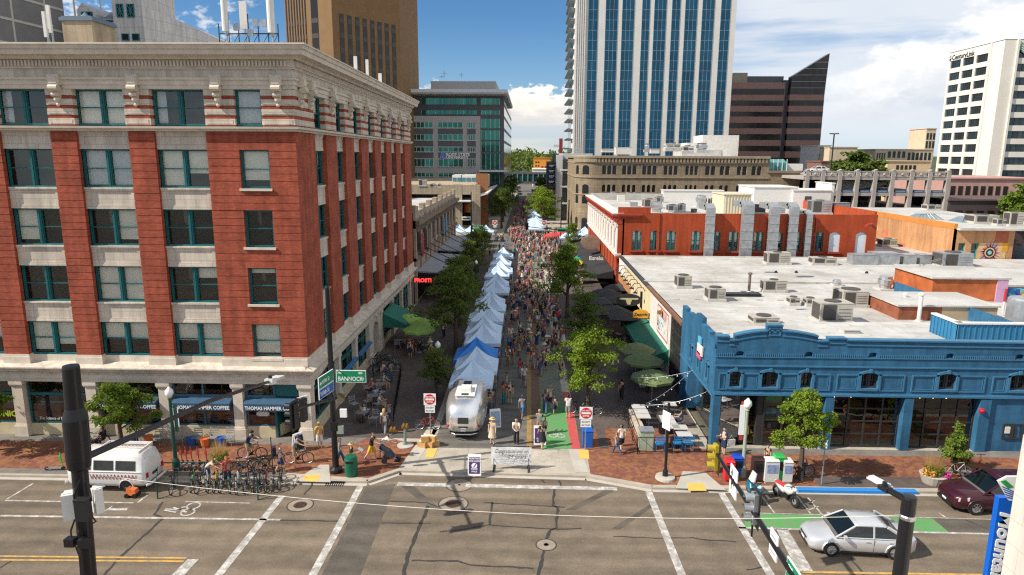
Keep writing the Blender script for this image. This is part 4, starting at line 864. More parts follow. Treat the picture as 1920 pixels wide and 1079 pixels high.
mb.wall(FR,11.2,43.1,0,RT,hs,.3);mb.fbox(FR,11.2,43.1,RT,RT+.02,-.35,0);mb.fbox(FR,11.2,15.2,RT,11.35,-.35,0);mb.box(42.8,43.1,84.3,125,0,RT+.4);mb.box(11.6,43,124.7,125,0,10.6)
mb.fbox(FR,16.05,16.35,4,RT,0,.12)
lowh=[(UR(y)-.45,UR(y)+.45,3.05,4.95)for y in[87.5+3.3*k for k in range(11)]]
mb.wall(FRW,0,41,2.6,5.3,lowh,.35);mb.fbox(FRW,0,41,2.6,9.9,-.8,-.6)
mb.build('wall',[REDB],rdb)
for i,x in enumerate(wx):sash_window(rdb,FR,x,zb,1.24,zt-zb,2,-.2,((.55,.55),(.5,.5),(.6,.6),(.7,.7),(.2,.2))[i%5],mat('pale_green_frame',(.02,.13,.13),.5,.1)if i==0 else bpy.data.materials['pale_green_frame'],CLEAR,.5)
mb=MB();mb.fbox(FR,11.9,42.9,2,RT-.7,-1.2,-.75);mb.build('core',[ROOM],rdb)
for i,x in enumerate(wx2):mb=MB();mb.fbox(FR,x-.66,x+.66,zb-(.8 if i else 0),zt,-.16,-.12);mb.build('boarded_window',[mat('pale_blue_board',(.6,.66,.72),.6,.06)if i==0 else bpy.data.materials['pale_blue_board']],rdb)
for x in wx+wx2[:1]:mb=MB();mb.fbox(FR,x-.85,x+.85,zb-.22,zb,-.05,.14);mb.build('window_sill',[REDT],rdb)
mb=MB();mb.fbox(FR,11.1,14.2,10.35,10.6,0,.35);mb.fbox(FR,11.1,13.9,10.1,10.35,0,.22);mb.fbox(FR,11.0,13.9,4.95,5.25,0,.6);mb.fbox(FR,11.1,13.4,4.6,4.95,0,.35);mb.fbox(FR,12.2,12.6,5.25,5.7,.1,.45);mb.fbox(FR,11.15,12.6,0,4.6,0,.12);mb.build('corner_cornice',[REDT],rdb)
mb=MB();mb.fbox(FRW,-.3,41.1,5.3,5.55,-.5,.25);mb.fbox(FRW,-.2,41.05,5.05,5.3,-.4,.12);mb.build('white_ledge',[WHITE],rdb)
for k in range(13):
 u=.5+3.33*k;mb=MB();mb.fbox(FRW,u-.3,u+.3,5.55,5.9,-.4,.2);mb.lathe([(.24,0),(.2,3.0)],FRW(u,5.9,.0),10);mb.fbox(FRW,u-.34,u+.34,8.9,9.3,-.3,.26);mb.build('column',[WHITE],rdb)
mb=MB();mb.wall(FRW,0,41,5.55,9.3,[(.5+3.33*k+.75,.5+3.33*(k+1)-.75,5.8,8.6,.6)for k in range(12)],.3);mb.build('arcade_wall',[mat('pale_pink_paint',(.62,.5,.44),.6,.1)],rdb)
for k in range(12):u=.5+3.33*k+1.665;sash_window(rdb,FRW,u,5.8,1.8,2.7,1,-.25,(),CHAR,SHOPGLASS,.5)
for h_ in lowh:sash_window(rdb,FRW,(h_[0]+h_[1])/2,3.05,.9,1.9,1,-.25,(),CHAR,SHOPGLASS,.5)
mb=MB();mb.fbox(FRW,-.2,41.05,9.3,9.7,-.5,.12);mb.fbox(FRW,-.3,41.2,10.2,10.5,-.6,.7)
for k in range(28):u=.2+1.5*k;mb.fbox(FRW,u,u+.4,9.7,10.2,0,.5)
mb.fbox(FRW,-.2,41.05,9.7,10.2,-.5,.06);mb.build('cornice',[REDT],rdb)
mb=MB();mb.fbox(FRW,-.3,41.2,10.5,10.62,-.7,.72);mb.build('coping',[WHITE],rdb)
mb=MB();mb.box(11.5,42.8,84.3,124.7,9.6,9.75);mb.box(11.5,43,124.4,125.1,9.7,10.9);mb.build('roof',[ROOFW],rdb)
mb=MB();mb.box(11.9,11.95,86,124,.2,2.6);mb.build('shopfront',[ROOM],rdb)
for i,(px,wpx,top)in enumerate(((1327,15,390),(1396,20,385),(1445,17,388),(1481,15,388),(1510,9,402))):
 x=xr(px);w_=wpx*84/CF;zt_=PY(px,top,83.4).z;mb=MB();mb.box(x-w_/2,x+w_/2,83.05,83.85,5.2,zt_)
 for k in range(6):zz=5.4+k*(zt_-5.4)/6;mb.box(x-w_/2-.04,x+w_/2+.04,83.0,83.9,zz,zz+.05)
 mb.hexa([(x-w_/2,83.05,zt_),(x+w_/2,83.05,zt_),(x+w_/2,83.85,zt_),(x-w_/2,83.85,zt_),(x-w_/2,84.2,zt_+.5),(x+w_/2,84.2,zt_+.5),(x+w_/2,85,zt_+.1),(x-w_/2,85,zt_+.1)]);mb.box(x-w_/2,x+w_/2,84.3,87.5,zt_-.35,zt_+.35)
 o=mb.build('steel_duct',[GREYM]);tag(o,('broad galvanised duct nearest the left windows of the red wall','widest galvanised duct running down the red wall','galvanised duct third from the left on the red wall','galvanised duct fourth from the left on the red wall','narrowest galvanised duct on the red wall, rightmost')[i],'duct')
mb=MB();x=xr(1527);mb.cyl((x,83.9,5.5),(x,83.9,10.2),.1);mb.cyl((x,83.9,10.2),(x-1,84,10.5),.1);mb.build('downpipe',[REDT],rdb)
mb=MB();mb.tube([FR(42.3,9.5,0),FR(42.3,9.5,.5),FR(41.6,9.45,.9)],.12,8);mb.cyl(FR(41.7,9.5,.8),FR(41.2,9.35,1.1),.16,.2);mb.build('floodlight',[REDT],rdb)
Z=9.75
R=lambda px,py,w_,h_,lab,k='unit',d=1.,m=None:hvac(px,py,w_,h_,Z,lab,k,d,m)
R(1149,369,11,9,'small round vent at the far edge of the red building roof','fan');R(1165,378,13,10,'cream box at the left end of the red building roof','box',1,OFFW);R(1183,373,14,10,'dark grille unit on the red building roof');R(1198,373,12,9,'pale unit beside the dark grille unit on the red building roof','unit',1,GREYM);R(1189,388,13,7,'low grey box near the front edge of the red building roof','box',1,GREYM)
R(1219,391,24,16,'dark grey condenser pair on the red building roof','unit',.7);R(1237,381,14,10,'grey condenser behind the round fan on the red building roof','unit',1,GREYM);R(1233,401,22,20,'big round steel fan at the front of the red building roof','fan');R(1262,398,18,12,'grey condenser right of the big round fan','unit',1,GREYM);R(1279,398,12,14,'second grey condenser right of the big round fan','unit',1,GREYM)
R(1317,389,20,20,'stacked round steel exhaust on the red building roof','fan');R(1340,389,16,14,'olive condenser near the tan striped shed','unit',1,mat('olive_metal',(.25,.25,.17),.5,.1));R(1302,399,9,6,'small brown box on the red building roof','box',1,UNITD);R(1424,401,20,14,'dark fan unit between the ducts','unit',1,UNITD);R(1461,403,20,18,'grey filter box by the white penthouse','unit',1,GREYM)
R(1540,402,34,22,'grey glass sided roof box at the right end of the red building','unit',.6,GREYM);R(1578,402,26,18,'dark grey roof box at the right end of the red building','box',.6,mat('slate_metal',(.2,.22,.23),.5,.1));R(1430,386,13,8,'small beige box on the roof behind the ducts','box')
def hut(p0,p1,ytop,dep,label,m,z=Z,Y=None,seams=0,m2=None):
 a,b=G(p0[0],p0[1],z),G(p1[0],p1[1],z);Y=Y or a.y;h=PY(p0[0],ytop,Y).z;t=thing('roof_hut',label,'roof hut',(a.x,Y,z));mb=MB();mb.box(a.x,b.x,Y,Y+dep,z,h,0);mb.box(a.x-.12,b.x+.12,Y-.12,Y+dep+.12,h,h+.15,1)
 for k in range(seams):x=a.x+(b.x-a.x)*(k+.5)/seams;mb.box(x,x+.09,Y-.06,Y,z,h,1)
 mb.build('walls',[m,m2 or m],t);return t
CRM=mat('cream_steel',(.6,.54,.4),.5,.08);hut((1356,403),(1405,403),366,6,'cream corrugated shed on the red building roof',CRM,seams=9)
hut((1243,376),(1352,376),358,2,'long low white wall unit along the back of the red building roof',WHITE);hut((1412,390),(1490,390),352,8,'larger white plaster hut behind the ducts',WHITE,seams=0);hut((1485,391),(1553,391),358,6,'white hut with a small barred window on the red building roof',WHITE);t=hut((1556,391),(1561,391),345,6,'white and orange edged wall at the back right of the red roof',WHITE)
a=PY(1515,372,G(1485,391,Z).y);mb=MB();mb.box(a.x-.5,a.x+.5,a.y-.05,a.y-.01,a.z-.4,a.z+.3);tag(mb.build('barred_window_panel',[UNITD]),'small dark barred window on the white roof hut','window')
CANV=mat('black_canvas',(.03,.03,.032),.85,.15,2)
for i in range(6):
 Y0=86+6.2*i;aw=awning(FRW,UR(Y0+6),UR(Y0),3.0,2.3,.1,3.2,CANV,.3,name='canopy',parent=rdb)
ftext('lettering','Eureka',.72,LETW,rdb,FR,8.55,3.35,-9.0,extrude=.04,bold=.02)
mb=MB()
for i in range(4):mb.extrude(Frame(0,102+i*.4,0),[(9.6+1.5*cos(2*pi*k/14),4.6+1.0*sin(2*pi*k/14))for k in range(14)],-.06,.06)
mb.cyl((11.2,102.4,4.6),(9.6,102.4,4.6),.06);t=thing('hanging_sign','round brown and white emblem sign hanging over the black canopies','sign',(9.6,102,3.6));mb.build('board',[mat('emblem_brown',(.3,.2,.15),.6,.3,1)],t)
# tan brick building and murals at the right
TANBR=brick('faded_tan_brick',(.55,.27,.12),(.48,.23,.1),(.5,.32,.18),bw=.3,bh=.1,mort=.01,rough=.85,var=.22,bmp=0,vsc=.25)
tb=thing('tan_brick_building','tan brick building with an orange parapet, faded red lettering and a mural','building',(48,66,0))
a=G(1782,484,5.75);c=PY(1788,420,a.y);far=PX(1652,388,a.x+.4);X0=a.x;Y0=a.y;zt=c.z
FT=Frame(0,Y0,0);Fw=Frame(X0,Y0+34,-90);xe=PY(1900,460,Y0).x
mb=MB();mb.fbox(Fw,0,34,3,zt-.7,-.4,0,0);mb.fbox(Fw,0,34,zt-.7,zt,-.4,.02,1);
wxx=[(PY(p,470,Y0).x,PY(q,470,Y0).x)for p,q in((1796,1809),(1820,1833))];z1,z0=PY(1800,456,Y0).z,PY(1800,484,Y0).z
mb.wall(FT,X0,xe,3,zt-.6,[(p,q,z0,z1)for p,q in wxx],.25);mb.box(X0+.3,xe,Y0+.5,Y0+34,3,zt-.9,2);mb.fbox(FT,PY(1866,450,Y0).x,PY(1890,450,Y0).x,z1+.1,zt-.65,0,.03,3)
mb.build('wall',[TANBR,mat('orange_paint',(.55,.22,.05),.7,.15,1),ROOM,mat('brick_red_paint',(.4,.1,.05),.7,.1)],tb)
for p,q in wxx:sash_window(tb,FT,(p+q)/2,z0,q-p,z1-z0,1,-.2,(),mat('turquoise_frame',(.05,.3,.32),.5,0),SHOPGLASS,.5)
mb=MB();rnd=random.Random(6)
for u,z_,w_,h_ in((31,6.2,1.2,1.3),(16,6.6,1.3,1.5),(14.2,6.1,2.2,.9),(20,7.2,.9,.7),(11,6.3,1.,.5),(33,7.4,.9,1.6)):mb.fbox(Fw,34-u,34-u+w_,z_-.6,z_-.6+h_,0,.012,0)
for u,z_ in((18.5,7.5),(26,6.6)):mb.extrude(Fw,[(34-u+1.2*cos(k*.63),z_+.7*sin(k*.63))for k in range(10)],0,.011,1)
mb.build('faded_lettering',[mat('faded_red_paint',(.55,.17,.1),.8,.35,3),mat('faded_patch',(.58,.36,.2),.85,.2,2)],tb)
mb=MB();mb.box(X0,xe+8,Y0+.3,Y0+34,zt-.62,zt-.5);mb.fbox(FT,X0+.3,xe+6,zt-.72,zt-.45,-.3,.7);mb.build('roof',[ROOFW],tb)
cx,cz=PY(1855,474,Y0).x,PY(1855,474,Y0).z;mb=MB();mb.fbox(FT,PY(1834,470,Y0).x,PY(1886,470,Y0).x,PY(1855,497,Y0).z,z1+.05,.005,.02,0);rnd=random.Random(9)
for k in range(30):
 a_=2*pi*k/30+rnd.uniform(-.08,.08);r1,r2=.7,rnd.uniform(1.1,1.75);q=.09+rnd.random()*.1
 mb.extrude(FT,[(cx+r1*cos(a_-q),cz+r1*sin(a_-q)),(cx+r2*cos(a_),cz+r2*sin(a_)),(cx+r1*cos(a_+q),cz+r1*sin(a_+q))],.02,.03,1+k%4)
for r_,d_,mi in((.72,.04,5),(.6,.05,0),(.45,.06,5),(.25,.07,6)):mb.extrude(FT,[(cx+r_*cos(2*pi*k/20),cz+r_*sin(2*pi*k/20))for k in range(20)],.01,d_,mi)
mb.extrude(FT,[(cx-1.9,cz-2.6),(cx+1.9,cz-2.6),(cx+2.0,cz-2.2),(cx+.6,cz-1.3),(cx-.6,cz-1.5)],.02,.03,7);mb.fbox(FT,cx+1.35,cx+2.1,cz+.1,cz+1.3,.02,.03,7)
mb.build('sunburst_mural',[mat('mural_cream',(.6,.42,.2),.7,.2),mat('mural_purple',(.2,.05,.3),.7,0),mat('mural_pink',(.6,.05,.2),.7,0),mat('mural_blue',(.06,.1,.4),.7,0),mat('mural_orange',(.7,.2,.03),.7,0),BLACKP,mat('mural_teal',(.2,.45,.45),.7,0),mat('mural_ochre',(.6,.3,.03),.7,.25,1)],tb)
def graf(name,F,u0,u1,z0,z1,base,cols,n,seed,parent,d=.02):
 m,nt,b=nodes(name);b.inputs['Roughness'].default_value=.7;v,_=wallvec(nt);w_=nt.nodes.new('ShaderNodeTexWave');w_.inputs['Scale'].default_value=.35;w_.inputs['Distortion'].default_value=9;w_.inputs['Detail'].default_value=1.5;L(nt,v,w_.inputs['Vector'])
 vo=noise(nt,v,.5,1);c=ramp(nt,vo,[(.3+.35*i/max(1,len(cols)-1),x)for i,x in enumerate(cols)]);nt.nodes[-1].color_ramp.interpolation='CONSTANT'
 L(nt,mixc(nt,ramp(nt,w_.outputs[0],[(.5,0),(.56,1)]),c,base),b.inputs['Base Color']);mb=MB();mb.fbox(F,u0,u1,z0,z1,0,d);return mb.build('graffiti_mural',[m],parent)
gb=thing('grey_mural_wall','grey side wall with white, black and turquoise graffiti','wall',G(1905,500,5.2));a=PY(1893,462,Y0+3);mb=MB();mb.hexa([(a.x,a.y,3),(a.x+9,a.y-9,3),(a.x+9.3,a.y-8.8,3),(a.x+.3,a.y+.2,3),(a.x,a.y,a.z),(a.x+9,a.y-9,a.z+.8),(a.x+9.3,a.y-8.8,a.z+.8),(a.x+.3,a.y+.2,a.z)]);mb.build('wall',[mat('slate_paint',(.2,.22,.25),.7,.1)],gb)
Fg=Frame(a.x,a.y,-45,0);graf('graffiti_paint',Fg,.8,9,3.2,a.z-1.2,(.2,.22,.25),[(.7,.7,.7),(.03,.03,.04),(.1,.5,.55),(.65,.45,.6)],9,3,gb)
gw=thing('blue_mural_wall','bright blue graffiti wall with an orange and yellow shape at the right edge','wall',G(1900,560,5));a=PY(1880,541,58);FGw=Frame(0,58,0);graf('blue_graffiti_paint',FGw,a.x,a.x+8,3,a.z,(.02,.08,.3),[(.02,.2,.45),(.1,.45,.5),(.5,.2,.05),(.6,.5,.1),(.02,.05,.2)],9,3,gw,.3)
ws=thing('white_wall','low white roof wedge above the blue graffiti wall','roof',G(1890,520,6));mb=MB();mb.prism([(a.x-2,58.5),(a.x+12,58.5),(a.x+12,66),(a.x-3,70)],a.z,a.z+.2);mb.build('roof',[ROOFW],ws)
tk=thing('steel_tank','ribbed grey steel tank at the right edge of the roofs','tank',G(1915,600,5.9));p=G(1918,602,5.9);mb=MB();mb.lathe([(1.1,0),(1.1,1.6),(1.0,1.7),(.1,1.85)],p,18);mb.build('shell',[GREYM],tk)
fp=thing('standpipe','red topped white standpipe beside the blue graffiti wall','pipe',G(1880,587,5.8));p=G(1880,587,5.8);mb=MB();mb.cyl(p,p+Vector((0,0,.9)),.08);mb.build('lower_pipe',[WHITE],fp);mb=MB();mb.cyl(p+Vector((0,0,.9)),p+Vector((0,0,1.9)),.09);mb.build('upper_pipe',[mat('signal_red',(.5,.03,.04),.5,.05)],fp)
for px,py,w_,h_,lab in((1745,412,40,14,'glazed hip skylight at the left of the tan building roof'),(1830,418,44,14,'glazed hip skylight in the middle of the tan building roof')):
 p=G(px,py,zt-.5);s=(p-Vector((0,0,CH))).length/CF;w2=w_*s/2;h2=h_*s*.55;t=thing('skylight',lab,'skylight',p);mb=MB()
 mb.hexa([(-w2,0,0),(w2,0,0),(w2,3,0),(-w2,3,0),(-w2*.55,.9,h2),(w2*.55,.9,h2),(w2*.55,2.1,h2),(-w2*.55,2.1,h2)]);mb.build('glazing',[mat('skylight_glass',(.25,.33,.35),.15,.2,1,metal=.3)],t,world=False);mb=MB()
 for k in range(7):x=-w2+2*w2*k/6;mb.cyl((x,-.03,0),(x*.55,.87,h2+.02),.05,n=4)
 mb.cyl((-w2,-.03,.03),(w2,-.03,.03),.06,n=4);mb.cyl((-w2*.55,.87,h2+.03),(w2*.55,.87,h2+.03),.06,n=4);mb.build('glazing_bars',[GREYM],t,world=False)
for px,py,w_,h_,lab in((1752,395,22,8,'beige unit behind the left skylight of the tan building'),(1850,420,36,12,'beige cluster unit right of the middle skylight'),(1878,424,14,10,'small tan unit near the right edge of the tan building roof'),(1905,425,20,20,'tall grey unit at the right end of the tan building roof')):hvac(px,py,w_,h_,zt-.5,lab,'unit',.8)
hvac(1668,463,24,12,5.75,'greenish condenser below the tan brick wall','unit',.7,mat('sage_metal',(.36,.38,.3),.5,.1))
mb=MB();mb.box(43.2,X0,82,Y0+34,5.5,5.72);mb.box(43.2,X0+12,47.6,Y0-.3,5.4,5.7);t=thing('rear_roof','white roof between the red building and the tan brick wall','roof',(46,82,0));mb.box(44,X0-.1,82,Y0+33,0,5.5);mb.box(44.3,X0+11.5,48,Y0-.5,0,5.4);mb.build('membrane',[ROOFW],t)
# sandstone building with the round corner
SAND=brick('rough_sandstone',(.32,.25,.165),(.26,.2,.135),(.19,.15,.1),bw=.75,bh=.34,mort=.03,rough=.9,var=.22,bmp=.4,vsc=.3);SANDT=mat('sandstone_trim',(.31,.245,.165),.85,.2,1.2)
sb=thing('sandstone_building','four storey sandstone building with arched windows and a rounded corner','building',(14,152,0))
FY=Frame(0,152,0);xs=lambda px:PY(px,335,152).x;XE=xs(1441);XC,R0=15.2,4.6;ZT=17.3
r1=[(670,785,3),(820,935,3),(970,1085,3),(1130,1243,3),(1293,1395,3),(1442,1525,2),(1550,1632,2),(1678,1760,2),(1788,1870,2)]
zA0,zA1=PY(1250,328,152).z,PY(1250,311,152).z;zB0,zB1=PY(1250,361,152).z,PY(1250,347,152).z
hs=[];wins=[]
for a,b,n in r1:
 x0,x1=xs(960+a/4),xs(960+b/4);c=(x1-x0)/n
 for k in range(n):wins.append((x0+c*k+.12,x0+c*(k+1)-.12,zA0,zA1));wins.append((x0+c*k+.2,x0+c*(k+1)-.2,zB0,zB1))
hs=[(a,b,c,d,(b-a)/2-.02)for a,b,c,d in wins]
for k in range(9):x0=xs(960+r1[k][0]/4);hs.append((x0+.2,x0+2.8,1.2,4.2));hs.append((x0+.2,x0+2.8,5.2,7.6))
mb=MB();mb.wall(FY,XC,XE,0,ZT,hs,.5);mb.box(XC,XE,152.9,185,0,ZT-.5)
seg=14;pts=[(XC-R0*sin(pi/2*i/seg),152+R0-R0*cos(pi/2*i/seg))for i in range(seg+1)]
for i in range(seg):mb.face([(*pts[i+1],0),(*pts[i],0),(*pts[i],ZT),(*pts[i+1],ZT)])
XL=XC-R0;mb.face([(XL,185,0),(XL,152+R0,0),(XL,152+R0,ZT),(XL,185,ZT)]);mb.build('wall',[SAND],sb)
mb=MB()
for a,b,c,d in wins:mb.fbox(FY,a,b,c,d,-.45,-.4)
mb.build('window_glass',[darkglass('dark_arch_glass',(.03,.035,.04),.3,.1)],sb)
mb=MB()
for a,b,c,d in wins:mb.fbox(FY,(a+b)/2-.05,(a+b)/2+.05,c,d-.1,-.4,-.34);mb.fbox(FY,a,b,(c+d)/2-.05,(c+d)/2+.05,-.4,-.34)
mb.build('window_bars',[CHAR],sb)
for i in(5,10):
 for z0,z1 in((zA0,zA1),(zB0-.8,zB1),(7.2,9.0),(1.2,4.0)):
  a=pi/2*i/seg;p=Vector((XC-R0*sin(a),152+R0-R0*cos(a),0));n=Vector((-sin(a),-cos(a),0));t=Vector((cos(a),-sin(a),0));w_=.75 if i==5 else.55;mb=MB()
  F=lambda u,z,d:p+t*u+n*d+Vector((0,0,z))
  mb.extrude(F,[(-w_,z0),(w_,z0),(w_,z1-.5)]+[(w_*cos(pi*k/8),z1-.5+.5*sin(pi*k/8))for k in range(1,8)]+[(-w_,z1-.5)],-.3,.03,0);mb.build('corner_window',[bpy.data.materials['dark_arch_glass']],sb)
path=[(XE,152)]+pts+[(XL,185)]
def ringband(z0,z1,d,name,m):
 mb=MB();mb.fbox(FY,XC,XE,z0,z1,-.3,d)
 P=[(XC-(R0+d)*sin(pi/2*i/seg),152+R0-(R0+d)*cos(pi/2*i/seg))for i in range(seg+1)]+[(XL-d,185)];Q=pts+[(XL,185)]
 for i in range(len(P)-1):mb.hexa([(*P[i],z0),(*Q[i],z0),(*Q[i+1],z0),(*P[i+1],z0),(*P[i],z1),(*Q[i],z1),(*Q[i+1],z1),(*P[i+1],z1)])
 return mb.build(name,[m],sb)
ringband(zA0-.75,zA0-.45,.2,'string_course',SANDT);ringband(zB0-.7,zB0-.45,.15,'string_course',SANDT);ringband(ZT,ZT+.45,.45,'parapet',SANDT);ringband(ZT-1.25,ZT-.95,.12,'string_course',SANDT)
mb=MB()
for k in range(int((XE-XC)/.75)):u=XC+.2+.75*k;mb.fbox(FY,u,u+.4,ZT-.95,ZT,0,.32)
for i in range(20):a=pi/2*(i+.5)/20;p=Vector((XC-(R0+.12)*sin(a),152+R0-(R0+.12)*cos(a),ZT-.48));mb.obox(p,(.35,.4,.95),Matrix.Rotation(-a,3,'Z'))
mb.build('corbel_table',[SANDT],sb)
mb=MB();mb.prism([(p[0],p[1])for p in([(XE,185),(XL,185)]+pts[::-1]+[(XE,152)])],ZT+.2,ZT+.5);mb.box(XE-18,XE-9,158,168,ZT+.4,ZT+1.9);mb.build('roof',[ROOFW],sb)
mb=MB();mb.fbox(FY,XE,xs(1500),0,14.2,-20,0);mb.fbox(FY,XE-.3,xs(1500)+.2,14.2,14.7,-20,.3);mb.build('wing',[SAND],sb)
mb=MB();a=PY(1441,318,154);b=PY(1476,299,154)
for k in range(5):x=a.x+(b.x-a.x)*k/4;mb.box(x-.08,x+.08,153.9,154,14.7,b.z)
mb.face([(a.x,154,14.7),(b.x,154,14.7),(b.x,154,b.z-.8),(a.x,154,b.z-.8)],1);mb.face([(a.x,154,b.z-.8),(b.x,154,b.z-.8),(b.x,156,b.z),(a.x,156,b.z)],1);mb.box(b.x,b.x+4,155,158,14.7,b.z-1,0);mb.build('conservatory',[WHITE,mat('teal_glass',(.08,.3,.3),.1,.1,metal=.4)],sb)
for px,py,w_,h_,k,lab in((1170,290,30,12,'box','low white roof box near the left end of the sandstone roof'),(1213,285,9,14,'fan','blue grey vent on the sandstone roof'),(1262,284,26,12,'unit','beige unit in the middle of the sandstone roof'),(1318,286,20,16,'fan','round white vent on the sandstone roof'),(1140,286,22,5,'box','flat white hatch on the sandstone roof'),(1290,288,20,12,'unit','pale unit right of the beige unit on the sandstone roof'),(1228,288,16,7,'box','grey curb box on the sandstone roof')):
 hvac(px,py,w_,h_,ZT+.5,lab,k,.7,OFFW)
ph=thing('concrete_penthouse','pale concrete penthouse with small dark windows behind the sandstone roof','penthouse',PY(1350,284,182));a,b=PY(1316,284,182),PY(1386,254,182);mb=MB();mb.box(a.x,b.x,182,192,ZT-1,b.z);mb.box(a.x-4,a.x,182,190,ZT-1,b.z-2);mb.build('walls',[OFFW],ph);mb=MB()
for k in range(2):x=PY(1322+k*18,278,182).x;mb.box(x,x+1.9,181.9,181.98,ZT+.2,ZT+2)
mb.build('windows',[ROOM],ph)
# helper for stacked slab / curtain wall towers
def tower(name,label,F,U0,U1,z1,dep,body,cat='building',z0=0.):
 t=thing(name,label,cat,F(U0,0,0));mb=MB();mb.fbox(F,U0,U1,z0,z1,-dep,0);mb.build('body',[body],t);return t
DG=darkglass('tower_blue_glass',(.015,.085,.145),.75,.04,.03,.18);GG=darkglass('green_glass',(.03,.17,.14),.6,.06,.0,.3,.2);DKG=darkglass('bronze_glass',(.022,.019,.018),.25,.14,0,.3);CHG=darkglass('charcoal_glass',(.03,.035,.04),.6,.08,0,.2)
YT=290;FT_=Frame(0,YT,0);xt=lambda px,py=250:PY(px,py,YT).x;WT=mat('white_precast',(.66,.64,.6),.6,.06,.2)
wt=tower('white_tower','tall white office tower with vertical blue glass strips',FT_,xt(1074),xt(1366),112,40,WT)
for a,b in((1098,1115),(1129,1151),(1159,1181),(1195,1209),(1217,1239),(1249,1264),(1273,1295),(1304,1326),(1338,1355)):
 o_=MB();o_.fbox(FT_,xt(a),xt(b),8,111,-.1,.05);s=o_.build('window_strip',[DG],wt);g_=MB();n=3 if b-a>18 else 2
 for k in range(n+1):u=xt(a)+(xt(b)-xt(a))*k/n;g_.fbox(FT_,u-.045,u+.045,8,111,.05,.12)
 for k in range(27):zz=9+3.95*k;g_.fbox(FT_,xt(a),xt(b),zz,zz+.09,.05,.1)
 g_.build('mullions',[GREYM],s)
for k in range(5):mb=MB();u=xt(1074)+.4+.85*k;mb.fbox(FT_,u,u+.45,8,111,0,.5);mb.build('corner_rib',[WT],wt)
FTW=Frame(xt(1074),YT+40,-90);mb=MB();mb.fbox(FTW,2,30,8,111,-.05,.05);mb.build('side_glass',[GG],wt)
for k in range(26):mb=MB();z_=9+4.0*k;mb.fbox(FTW,4,39,z_,z_+.15,.05,1.7);mb.fbox(FTW,4,39,z_+.25,z_+.35,1.0,2.2);mb.build('sunshade',[GREYM],wt)
BRT=mat('brown_brick_tower',(.21,.12,.05),.8,.12,.5);
a,b,c=PY(520,60,170),PY(628,60,170),PY(751,60,185);P0=Vector((a.x,176,0));P1=Vector((b.x,168,0));P2=Vector((PY(752,150,186).x,186,0))
bt=thing('brown_tower','brown brick tower with narrow vertical dark windows','building',P1);mb=MB();back=Vector((0,30,0));pl=[P0,P1,P2,P2+back,P0+back];mb.prism([(p.x,p.y)for p in pl],0,64);mb.build('body',[BRT],bt)
def faceframe(A,B_):
 U_=(B_-A);Lh=U_.length;U_=U_/Lh;N_=Vector((U_.y,-U_.x,0));return(lambda u,z,d:A+U_*u+N_*d+Vector((0,0,z))),Lh
for A,B_,n,w_,u0,u1 in((P0,P1,8,.5,.5,12.6),(P1,P2,9,1.35,1.6,23.5)):
 F,Lh=faceframe(A,B_)
 rngs=[(u0+(u1-u0)*(k+.5)/n-w_/2,w_)for k in range(n)]if A is P1 else[(.4+.95*k,.42)for k in range(8)]+[(9.2,2.3)]
 for u,ww in rngs:
  if u+ww>Lh-.2:continue
  mb=MB();mb.fbox(F,u,u+ww,6,(58 if A is P0 else 51)if ww<2 else 60,-.1,.06);o_=mb.build('window_strip',[DKG],bt);
  for k in range(13):mb=MB();mb.fbox(F,u,u+ww,7+3.5*k,8.1+3.5*k,.06,.1);mb.build('spandrel',[mat('dark_spandrel',(.06,.05,.045),.4,.2)if'dark_spandrel' not in bpy.data.materials else bpy.data.materials['dark_spandrel']],o_)
gt=thing('grey_panel_tower','grey panelled tower with pale joints cut by the top left corner','building',PY(30,70,95));A,B_=Vector((PY(-60,70,95).x,80,0)),Vector((PY(124,60,112).x,112,0));F,Lh=faceframe(A,B_);mb=MB();mb.prism([(A.x,A.y),(B_.x,B_.y),(B_.x-20,B_.y+10),(A.x-20,A.y+10)],0,60);mb.build('body',[mat('grey_panel',(.2,.19,.19),.6,.12,.5)],gt);mb=MB()
for k in range(8):u=Lh*(k+.35)/5;mb.fbox(F,u,u+.35,0,60,0,.05)
for k in range(9):z_=26.2+3.4*k;mb.fbox(F,0,Lh,z_,z_+.35,0,.06)
mb.build('joints',[mat('pale_joint',(.5,.47,.4),.7,.05)],gt)
WP=brick('white_panels',(.6,.58,.56),(.57,.55,.53),(.45,.42,.4),bw=2.2,bh=1.6,mort=.05,rough=.5,var=.06,bmp=0,off=0);SEAM=mat('grey_seam_roof',(.42,.46,.5),.4,.08,1,metal=.3)
Yw=110;FWp=Frame(0,Yw,0);xw=lambda px:PY(px,50,Yw).x;zw=lambda py:PY(250,py,Yw).z
wpb=thing('white_panel_building','white panelled building with grey metal roofs and lattice windows','building',(xw(220),Yw,0));mb=MB()
mb.fbox(FWp,xw(174),xw(225),10,zw(42),-6,0);mb.extrude(FWp,[(xw(152),10),(xw(185),10),(xw(185),zw(28)),(xw(163),zw(7)),(xw(152),zw(20))],-8,.6);mb.fbox(FWp,xw(222),xw(277),10,zw(-25),-9,1.2)
mb.hexa([(xw(277),Yw-1,10),(xw(360),Yw+20,10),(xw(360),Yw+26,10),(xw(277),Yw+8,10),(xw(277),Yw-1,zw(14)),(xw(360)-1,Yw+20,zw(52)),(xw(360)-1,Yw+26,zw(52)),(xw(277),Yw+8,zw(14))]);mb.build('walls',[WP],wpb)
mb=MB();mb.hexa([(xw(125),Yw+1,zw(36)),(xw(222),Yw+1,zw(36)),(xw(222),Yw+7,zw(9)),(xw(125),Yw+7,zw(9)),(xw(125),Yw+1,zw(36)+.2),(xw(222),Yw+1,zw(36)+.2),(xw(222),Yw+7,zw(9)+.2),(xw(125),Yw+7,zw(9)+.2)])
